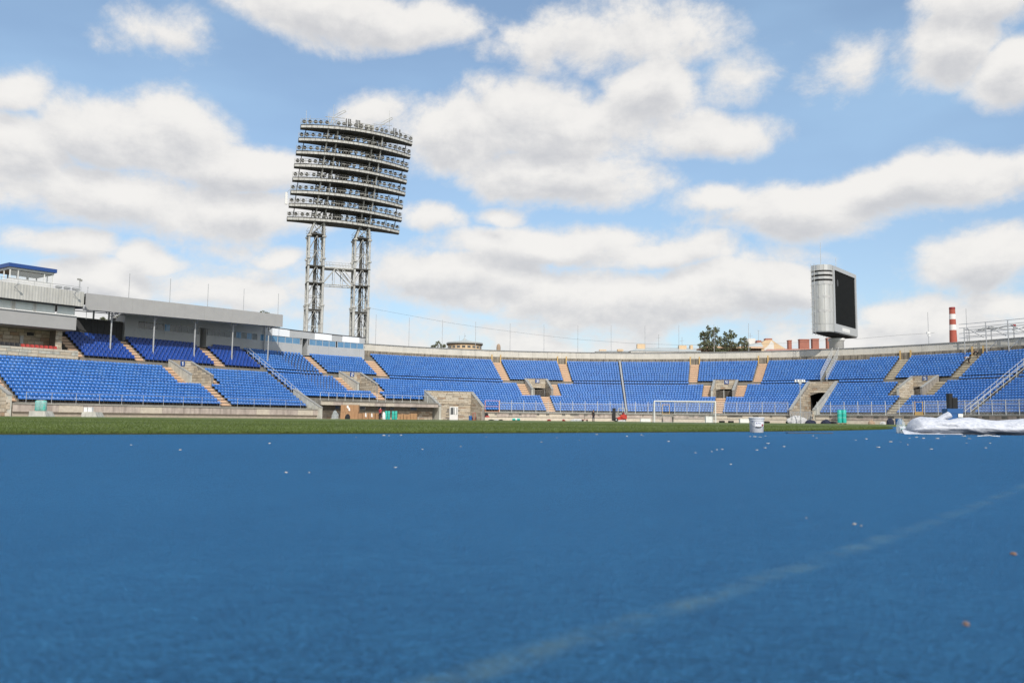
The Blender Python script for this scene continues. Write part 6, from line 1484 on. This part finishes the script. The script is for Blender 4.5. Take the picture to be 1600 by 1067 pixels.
# loudspeakers on a blue trolley
D = 60.; z_tr = at(1488, 638.5, D)[2]; a, b = at(1477, 650, D)[0], at(1500, 650, D)[0]; c = (a + b) / 2; w = (b - a) / 2
root = thing('blue_trolley', 'blue box trolley carrying two black loudspeakers, behind the white wrapped bundle', 'trolley', (c, D, 0)); m = MB(); m.box(-w, w, -.35, .35, .2, z_tr - .33); m.box(-w - .03, w + .03, -.38, .38, z_tr - .33, z_tr); m.build('body', 'blue_paint', root)
for sx in (-1, 1): m = MB(); m.tube((sx * w * .7, -.3, .1), (sx * w * .7, .3, .1), .1, 12); m.build('wheel', 'tyre', root)
m = MB(); m.box(w * .35, w * .98, -.42, -.39, z_tr - .6, z_tr - .36); m.build('label_plate', 'paper_white', root)
for (x0, x1, y0, lab, yy, rz) in ((1479.8, 1487.2, 614.6, 'tall black loudspeaker, left and taller one on the blue trolley', .0, .15), (1486.2, 1494.4, 621.2, 'black loudspeaker, right and shorter one on the blue trolley', -.06, -.12)):
    a, b = at(x0, 630, D)[0], at(x1, 630, D)[0]; h = at(x0, y0, D)[2] - z_tr; r_ = thing('loudspeaker', lab, 'loudspeaker', ((a + b) / 2, D + yy, z_tr), rz=rz); w2 = (b - a) / 2 - .015; m = MB(); m.hexa([(-w2, -.17, 0.003), (w2, -.17, 0.003), (w2 * .8, .17, 0.003), (-w2 * .8, .17, 0.003), (-w2, -.17, h), (w2, -.17, h), (w2 * .8, .17, h), (-w2 * .8, .17, h)]); m.build('cabinet', 'black_plastic', r_); m = MB(); m.box(-w2 * .88, w2 * .88, -.185, -.172, .05, h - .05); m.build('grille', 'cloth_black', r_); m = MB(); m.box(-.05, .05, .17, .2, h * .6, h * .7); m.build('handle', 'black_plastic', r_)

# bucket on the track
D = 15.9; bx = gr(1182, D); root = thing('plastic_bucket', 'white lidded plastic bucket on the blue track with a printed label', 'bucket', bx); H = .285
m = MB(); m.lathe((0, 0, 0), [(.120, 0), (.124, .004), (.133, .225), (.138, .232), (.138, .25), (.134, .255)], 40); m.build('pail', 'plastic_white', root, smooth=True)
m = MB(); m.lathe((0, 0, 0), [(.141, .252), (.145, .256), (.145, .272), (.148, .275), (.147, .286), (.138, .290), (.134, .285), (.02, .284)], 40); m.build('lid', 'plastic_white', root, smooth=True)
def cyl_patch(x0, x1, z0, z1, mname, name, dr=.0015):
    m = MB(); n = 8; V = []
    for i in range(n + 1):
        x = x0 + (x1 - x0) * i / n
        for z in (z0, z1): r = .124 + .009 * (z / .225) + dr; V.append((x, -math.sqrt(max(r * r - x * x, 1e-6)), z))
    m.add(V, [(2 * i, 2 * i + 2, 2 * i + 3, 2 * i + 1) for i in range(n)]); return m.build(name, mname, root)
mat('label_white', (.80, .82, .86), .5); mat('label_blue', (.02, .05, .22), .5); mat('label_red', (.30, .03, .06), .5); mat('label_grey', (.42, .46, .52), .5)
cyl_patch(-.065, .115, .115, .205, 'label_white', 'paper_label'); cyl_patch(-.05, -.025, .168, .184, 'label_blue', 'blue_mark', .003); cyl_patch(.062, .098, .118, .162, 'label_red', 'red_square', .003)
cyl_patch(-.108, -.092, .205, .217, 'label_blue', 'small_mark', .0028); cyl_patch(-.085, -.03, .206, .212, 'label_grey', 'fine_print', .0028); cyl_patch(-.02, .05, .150, .155, 'label_grey', 'fine_print', .003)
tcu = bpy.data.curves.new('label_text', 'FONT'); tcu.body = 'FTM'; tcu.size = .03; tcu.extrude = .0004; tob = bpy.data.objects.new('label_text', tcu); COL.objects.link(tob)
tmesh = bpy.data.meshes.new_from_object(tob.evaluated_get(bpy.context.evaluated_depsgraph_get())); bpy.data.objects.remove(tob); tmesh.materials.clear(); tmesh.materials.append(MATS['label_blue'])
o = link('label_text', tmesh, root, loc=(-.012, -.1365, .168)); o.rotation_euler = (pi / 2, 0, .1)
m = MB(); pts = [(.137 * cos(t), -.003 + .137 * sin(t) * 1.03, .215 - .105 * math.sin((t - pi) )) for t in [pi + pi * i / 24 for i in range(25)]]
pts = [(-.136 * cos(pi * i / 24), -.139 * sin(pi * i / 24) - .002, .222 - .118 * sin(pi * i / 24)) for i in range(25)]
m.path(pts, .0022, 5); m.build('wire_handle', 'galv', root); m = MB(); m.path([(p[0], p[1] - .003, p[2]) for p in pts[9:16]], .0075, 8); m.build('grip', 'black_plastic', root)

# white sheet-wrapped bundle along the right
def bundle():
    r = np.random.default_rng(5); root = thing('wrapped_bundle', 'long bundle wrapped in wrinkled white plastic sheet, lying on the track', 'bundle', gr(1500, 16.1)); l = root.location
    X0, X1 = gr(1411, 16.4)[0] - l.x, gr(1790, 15.5)[0] - l.x; nu, nv = 240, 56
    xs = [1411, 1420, 1432, 1445, 1460, 1475, 1490, 1510, 1530, 1560, 1600, 1650, 1700, 1790]; ht = [.19, .285, .335, .325, .285, .275, .30, .335, .295, .28, .315, .30, .33, .30]
    n1 = r.normal(size=(24, 5))
    from mathutils import noise as ns
    V = []
    for i in range(nu + 1):
        u = i / nu; px = 1411 + (1790 - 1411) * u; h = float(np.interp(px, xs, ht)); x = X0 + (X1 - X0) * u; end = min(1, u / .02); cyy = -.5 * u
        for j in range(nv):
            t = 2 * pi * j / nv; c, s = cos(t), sin(t)
            q = Vector((x * 2.2, c * .8, s * .8)); w1 = ns.noise(q * 1.3) * .16; w2 = ns.noise(Vector((x * 5 + s * 2.2, c * 2.6, s * 2.6 + x * 1.5))) * .06; w3 = abs(ns.noise(Vector((x * 9 - s * 7, c * 5, s * 5)))) * .035; w4 = ns.noise(Vector((x * 3 + s * 5, c * 8, 3.3))) * .03
            R = 1 + w1 + w2 - w3 + w4; R *= .55 + .45 * end ** .5
            yy = cyy + .30 * c * R * (1.12 if s < 0 else 1); zz = h * .5 + h * .5 * (abs(s) ** .85 * (1 if s > 0 else -1)) * R
            if zz < .012: zz = .006 + .006 * abs(w4) * 20; yy += -.05 * (c < 0) * (1 + w2 * 5)
            V.append((x + w2 * .1 - (.05 * (1 - end) * (s < 0)), yy, max(.003, zz)))
    Fc = [(i * nv + j, (i + 1) * nv + j, (i + 1) * nv + (j + 1) % nv, i * nv + (j + 1) % nv) for i in range(nu) for j in range(nv)]
    m = MB(); m.add(V, Fc + [tuple(range(nv))]); mt = bpy.data.materials.new('plastic_sheet'); mt.use_nodes = True; nt = mt.node_tree; b = nt.nodes['Principled BSDF']; b.inputs['Base Color'].default_value = (.55, .58, .65, 1); b.inputs['Roughness'].default_value = .55; b.inputs['Subsurface Weight'].default_value = .3; b.inputs['Subsurface Radius'].default_value = (.08, .08, .09)
    tcn = nt.nodes.new('ShaderNodeNewGeometry'); mp = nt.nodes.new('ShaderNodeMapping'); mp.inputs['Scale'].default_value = (1, 2.2, 2.6); mp.inputs['Rotation'].default_value = (0, .5, 0); nt.links.new(tcn.outputs['Position'], mp.inputs[0]); n_ = nt.nodes.new('ShaderNodeTexNoise'); n_.inputs['Scale'].default_value = 9; n_.inputs['Detail'].default_value = 6; n_.inputs['Distortion'].default_value = 1.2; nt.links.new(mp.outputs[0], n_.inputs['Vector']); bp = nt.nodes.new('ShaderNodeBump'); bp.inputs['Strength'].default_value = .45; bp.inputs['Distance'].default_value = .035; nt.links.new(n_.outputs[0], bp.inputs['Height']); nt.links.new(bp.outputs[0], b.inputs['Normal'])
    r_ = nt.nodes.new('ShaderNodeValToRGB'); r_.color_ramp.elements[0].position = .35; r_.color_ramp.elements[0].color = (.42, .45, .52, 1); r_.color_ramp.elements[1].position = .6; r_.color_ramp.elements[1].color = (.60, .62, .67, 1); nt.links.new(n_.outputs[0], r_.inputs[0]); nt.links.new(r_.outputs[0], b.inputs['Base Color'])  # wrinkle hollows darkened in the colour, following the bump
    MATS['plastic_sheet'] = mt; m.build('sheet', 'plastic_sheet', root, smooth=True)
    # rolled end poking up above the bundle
    m = MB(); n, k = 22, 16; V = []; p0 = Vector((gr(1462, 16)[0] - l.x, .05, .22)); p1 = Vector((gr(1487, 16)[0] - l.x, -.02, .375)); ax = (p1 - p0).normalized(); uu = Vector((0, 1, 0)); ww = ax.cross(uu)
    for j in range(k + 1):
        for i in range(n):
            t = 2 * pi * i / n; rr_ = (.035 + .03 * (j / k)) * (1 + .12 * ns.noise(Vector((j * .35, cos(t) * 2, sin(t) * 2)))); V.append(p0.lerp(p1, j / k) + (uu * cos(t) * 1.3 + ww * sin(t)) * rr_)
    m.add(V, [(j * n + i, j * n + (i + 1) % n, (j + 1) * n + (i + 1) % n, (j + 1) * n + i) for j in range(k) for i in range(n)] + [tuple(range(k * n, k * n + n))]); m.build('rolled_fold', 'plastic_sheet', root, smooth=True)
    # ragged hem at the left end and lower edge
    m = MB(); V = []; K = 60
    for i in range(K + 1):
        u = i / K; px = 1406 + u * 90; p = Vector((gr(px, 15.9)[0] - l.x, -.36 - .03 * sin(u * 14), 0)); hgt = .02 + .035 * abs(ns.noise(Vector((u * 9, 0, 1)))) + .05 * max(0, 1 - u * 6); V += [(p.x, p.y - .02 * ns.noise(Vector((u * 20, 2, 1))), .003), (p.x + .01, p.y + .12, hgt + .02), (p.x, p.y + .15, hgt)]
    m.add(V, [(3 * i, 3 * i + 3, 3 * i + 4, 3 * i + 1) for i in range(K)] + [(3 * i + 1, 3 * i + 4, 3 * i + 5, 3 * i + 2) for i in range(K)]); m.build('hem', 'plastic_sheet', root, smooth=True)
bundle()
root = heap(1400.5, 1414.5, 655.8, 17.4, 'wrap_film', 'short green and white roll wrapped in film beside the long white bundle', 'roll', 'wrapped_roll', seed=50, depth=.12, part='film', rough=.12); p = root.location
m = MB(); m.tube((-.06, .0, .075), (.07, .03, .075), .07, 16); m.build('roll', 'plastic_white', root); m = MB(); m.lathe((-.01, -.075, .055), [(.02, 0), (.028, .02), (.02, .04)], 10); m.build('green_core', 'teal_roll', root)
# dark strip on the track
root = thing('dark_strip', 'thin dark green board lying flat on the track right of the bucket', 'board', gr(1264, 15.6)); w = (gr(1300, 15.6)[0] - gr(1229, 15.6)[0]) / 2; m = MB(); m.hexa([(-w, -.09, .002), (w, -.06, .002), (w, .09, .002), (-w, .06, .002), (-w, -.09, .014), (w, -.06, .012), (w, .09, .012), (-w, .06, .014)]); m.build('board', 'tower_dark', root)
# flakes of pale litter on the track
mat('flake', (.42, .39, .33), .8, coord='object', col2=(.58, .56, .52), nscale=30); mat('flake_orange', (.26, .15, .09), .8)
FL_ = [(1120, 703), (1129, 702.5), (1195, 700), (1183, 703.5), (1142, 726), (1112, 706), (1087, 708), (846, 691), (1200, 693), (1290, 693), (1354, 686), (1392, 690.5), (1407, 690.8), (1421, 684.5), (1432, 683.5), (1443, 685), (1465, 685.3), (1476, 682), (1506, 681.4), (1510, 692.5), (1547, 692.7), (1515, 685.6), (1270, 681), (1276, 684.4), (556, 683.6), (600, 680.6), (608, 681), (627, 680.2), (932, 679), (1002, 679.6), (1005, 681), (205, 695.6), (282, 703.4), (421, 693), (660, 702.3), (720, 698), (618, 731), (483, 739), (447, 739), (980, 682), (1337, 688), (1260, 811), (1335, 820), (1346, 823), (870, 684), (905, 688), (1045, 690), (1225, 698), (1172, 682.2), (1180, 682.5), (1188, 682.8), (1196, 681.4), (1372, 699), (1455, 702), (1418, 695), (1540, 700), (760, 683)]
for i, (x, y) in enumerate(FL_):
    p = on_ground(x, y); D = p[1]; sz_ = random.uniform(1.4, 3.4) / F_ * D * 1.0; big = i in (2, 18, 16, 25, 11); sz_ *= 1.6 if big else 1
    m = MB(); k = random.randint(5, 7); V = []; 
    for j in range(k): t = 2 * pi * j / k; r_ = sz_ * random.uniform(.5, 1.1); V.append((r_ * cos(t), r_ * sin(t) * 1.6, random.uniform(.0012, .003)))
    top = [(v[0] * .8, v[1] * .8, .003 + sz_ * random.uniform(.05, .28)) for v in V]; m.add(V + top, [tuple(range(k, 2 * k))] + [(j, (j + 1) % k, k + (j + 1) % k, k + j) for j in range(k)])
    o = m.build('litter_flake', 'flake', loc=p); o['label'] = 'small pale flake of litter on the blue track'; o['category'] = 'litter'; o['group'] = 'pale litter flakes scattered on the track'
for (x, y, lab) in ((1584, 867, 'small orange leaf on the track near the right edge, the farther one'), (1510, 978, 'small orange leaf on the track near the right edge, the nearer one')):
    p = on_ground(x, y); r_ = 4.2 / F_ * p[1]; m = MB(); V = [(r_ * cos(t) * (1 + .2 * sin(3 * t)), r_ * 1.5 * sin(t), .0015) for t in [2 * pi * j / 9 for j in range(9)]]; top = [(a * .8, b * .8, .004) for a, b, _ in V]; m.add(V + top, [tuple(range(9, 18))] + [(j, (j + 1) % 9, 9 + (j + 1) % 9, 9 + j) for j in range(9)]); o = m.build('dry_leaf', 'flake_orange', loc=p); o['label'] = lab; o['category'] = 'leaf'
p = on_ground(1546, 682); root = thing('paper_strip', 'long thin white strip of paper on the track in front of the white bundle', 'litter', p); m = MB(); m.path([(-.2, 0, .006), (-.08, .05, .012), (.02, .02, .02), (.1, .06, .01), (.2, .05, .006)], .006, 5); m.build('strip', 'paper_white', root)

# ================================================================== PEOPLE
def person(loc, yaw, label, top, bottom, pose='stand', hair='hair', scale=1.0, sleeve=True):
    """one continuous skinned body; clothing as close shells"""
    root = thing('person', label, 'person', loc, rz=yaw)
    def skin(name, J, E, R, mname, sub=1, parent=root):
        me = bpy.data.meshes.new(name); me.from_pydata([tuple(v) for v in J], E, []); o = bpy.data.objects.new(name, me); COL.objects.link(o); o.parent = parent
        md = o.modifiers.new('skin', 'SKIN'); md.use_smooth_shade = True
        for i, r in enumerate(R): me.skin_vertices[0].data[i].radius = (r, r) if not isinstance(r, tuple) else r
        me.skin_vertices[0].data[0].use_root = True
        if sub: s = o.modifiers.new('sub', 'SUBSURF'); s.levels = sub; s.render_levels = sub
        me.materials.append(MATS[mname]); return o
    S = scale
    if pose == 'stand':
        J = {'pel': (0, 0, .95), 'wai': (0, .01, 1.08), 'che': (0, .02, 1.30), 'nek': (0, .01, 1.48), 'hd0': (0, -.01, 1.58), 'hd1': (0, -.02, 1.72),
             'hl': (-.10, 0, .90), 'kl': (-.12, -.03, .50), 'al': (-.13, .02, .09), 'fl': (-.14, -.14, .04), 'hr': (.10, 0, .90), 'kr': (.12, -.05, .50), 'ar': (.14, .0, .09), 'fr': (.16, -.15, .04),
             'sl': (-.19, .01, 1.42), 'el': (-.25, .03, 1.14), 'wl': (-.23, -.10, .92), 'sr': (.19, .01, 1.42), 'er': (.25, .04, 1.15), 'wr': (.22, -.08, .91)}
    else:   # bent forward, hands near the ground
        J = {'pel': (0, .20, .88), 'wai': (0, .10, 1.0), 'che': (0, -.12, 1.08), 'nek': (0, -.33, 1.06), 'hd0': (0, -.42, 1.01), 'hd1': (0, -.53, .93),
             'hl': (-.10, .20, .84), 'kl': (-.14, .02, .48), 'al': (-.15, .16, .09), 'fl': (-.15, .0, .04), 'hr': (.10, .20, .84), 'kr': (.14, .04, .48), 'ar': (.15, .2, .09), 'fr': (.16, .04, .04),
             'sl': (-.18, -.24, 1.04), 'el': (-.22, -.36, .76), 'wl': (-.14, -.48, .52), 'sr': (.18, -.24, 1.04), 'er': (.22, -.38, .78), 'wr': (.12, -.52, .54)}
    J = {k: Vector(v) * S for k, v in J.items()}
    nm = list(J); ix = {k: i for i, k in enumerate(nm)}
    E = [('pel', 'wai'), ('wai', 'che'), ('che', 'nek'), ('nek', 'hd0'), ('hd0', 'hd1'), ('pel', 'hl'), ('hl', 'kl'), ('kl', 'al'), ('al', 'fl'), ('pel', 'hr'), ('hr', 'kr'), ('kr', 'ar'), ('ar', 'fr'), ('che', 'sl'), ('sl', 'el'), ('el', 'wl'), ('che', 'sr'), ('sr', 'er'), ('er', 'wr')]
    R = {'pel': .125, 'wai': .115, 'che': .135, 'nek': .055, 'hd0': .085, 'hd1': .085, 'hl': .085, 'kl': .058, 'al': .042, 'fl': .04, 'hr': .085, 'kr': .058, 'ar': .042, 'fr': .04, 'sl': .06, 'el': .042, 'wl': .03, 'sr': .06, 'er': .042, 'wr': .03}
    body = skin('body', [J[k] for k in nm], [(ix[a], ix[b]) for a, b in E], [R[k] * S for k in nm], 'skin', 1)
    def cloth(name, keys, ed, grow, mname): return skin(name, [J[k] for k in keys], [(keys.index(a), keys.index(b)) for a, b in ed], [(R[k] + grow) * S for k in keys], mname, 1)
    cloth('jacket', ['wai', 'che', 'sl', 'el', 'sr', 'er', 'pel', 'wl', 'wr'], [('wai', 'che'), ('che', 'sl'), ('sl', 'el'), ('che', 'sr'), ('sr', 'er'), ('wai', 'pel')] + ([('el', 'wl'), ('er', 'wr')] if sleeve else []), .02, top) if sleeve else cloth('jacket', ['wai', 'che', 'sl', 'el', 'sr', 'er', 'pel'], [('wai', 'che'), ('che', 'sl'), ('sl', 'el'), ('che', 'sr'), ('sr', 'er'), ('wai', 'pel')], .02, top)
    cloth('trousers', ['pel', 'hl', 'kl', 'al', 'hr', 'kr', 'ar'], [('pel', 'hl'), ('hl', 'kl'), ('kl', 'al'), ('pel', 'hr'), ('hr', 'kr'), ('kr', 'ar')], .016, bottom)
    for k, (a, b) in (('l', ('al', 'fl')), ('r', ('ar', 'fr'))): m = MB(); p, q = J[a], J[b]; m.hexa([(p.x - .05, q.y - .06, 0), (p.x + .05, q.y - .06, 0), (p.x + .05, p.y + .07, 0), (p.x - .05, p.y + .07, 0), (p.x - .045, q.y - .04, .05), (p.x + .045, q.y - .04, .05), (p.x + .045, p.y + .06, .11), (p.x - .045, p.y + .06, .11)]); m.build('shoe', 'cloth_black', root)
    h = J['hd1']; dr = (J['hd1'] - J['hd0']).normalized(); m = MB(); n = 12
    V = []; 
    up = dr; bk = Vector((0, 1, 0)); bk = (bk - up * bk.dot(up)).normalized(); sd_ = up.cross(bk)
    for j in range(6):
        ph = (pi / 2) * j / 5
        for i in range(n): t = 2 * pi * i / n; r_ = .108 * S * cos(ph); V.append(h + up * (.115 * S * sin(ph) - .02 + (.0 if cos(t) > -.2 else .03)) + (bk * cos(t) + sd_ * sin(t)) * r_ + bk * .012)
    m.add(V, [(j * n + i, j * n + (i + 1) % n, (j + 1) * n + (i + 1) % n, (j + 1) * n + i) for j in range(5) for i in range(n)]); m.build('hair', hair, root, smooth=True)
    m = MB(); fw = -bk; c = J['hd0'].lerp(h, .75) + fw * .088; m.obox(c - up * .015, sd_ * .012, fw * .02, up * .022); m.build('nose', 'skin', root)
    m = MB()
    for sx in (-.033, .033): m.obox(c + sd_ * sx + up * .02, sd_ * .012, fw * .008, up * .006)
    m.build('eyes', 'black_plastic', root); m = MB(); m.obox(c - up * .055, sd_ * .025, fw * .006, up * .006); m.build('mouth', 'red_dark', root)
    # hands with five fingers each
    for w, el_, sg in (('wl', 'el', -1), ('wr', 'er', 1)):
        dv = (J[w] - J[el_]).normalized(); p = J[w]; sd2 = Vector((0, 1, 0)); sd2 = (sd2 - dv * sd2.dot(dv)).normalized()
        pts = [p, p + dv * .05, p + dv * .09]; ed = [(0, 1), (1, 2)]; rad = [.028, .03, .026]
        for q, ln in ((-1.5, .07), (-.5, .085), (.5, .08), (1.5, .062)): i0 = len(pts); pts += [p + dv * .10 + sd2 * q * .019, p + dv * (.10 + ln * .6) + sd2 * q * .02, p + dv * (.095 + ln) + sd2 * q * .018 - Vector((sg * .02, 0, 0))]; ed += [(2, i0), (i0, i0 + 1), (i0 + 1, i0 + 2)]; rad += [.010, .009, .008]
        i0 = len(pts); pts += [p + dv * .04 - sd2 * .04, p + dv * .075 - sd2 * .055]; ed += [(0, i0), (i0, i0 + 1)]; rad += [.012, .01]
        skin('hand', pts, ed, rad, 'skin', 1)
    return root
person(gr(927, 130.5), radians(35), 'person in dark clothes standing by the wall left of the forklift', 'cloth_black', 'cloth_navy')
person(gr(594, 123.2), radians(150), 'person in a red top and dark trousers standing in front of the cardboard boxes', 'cloth_red', 'cloth_navy', sleeve=False)
s1 = s_at(1514, 17.2, 10.2); s2 = s_at(1524.5, 18.6, 11)
a, o_, t_ = frame(s1)
person(P(-18.4, 17.2, 9.81 + .25), math.atan2(o_.y, o_.x) + pi / 2 + 2.3, 'person in a white shirt bending down on the stairs below the scaffold', 'cloth_white', 'cloth_black', pose='bend')
person(P(-18.7, 19.1, 11.05), math.atan2(o_.y, o_.x) + pi / 2 + 1.9, 'person in dark clothes bending down on the stairs below the scaffold', 'cloth_black', 'cloth_black', pose='bend', hair='cloth_white')
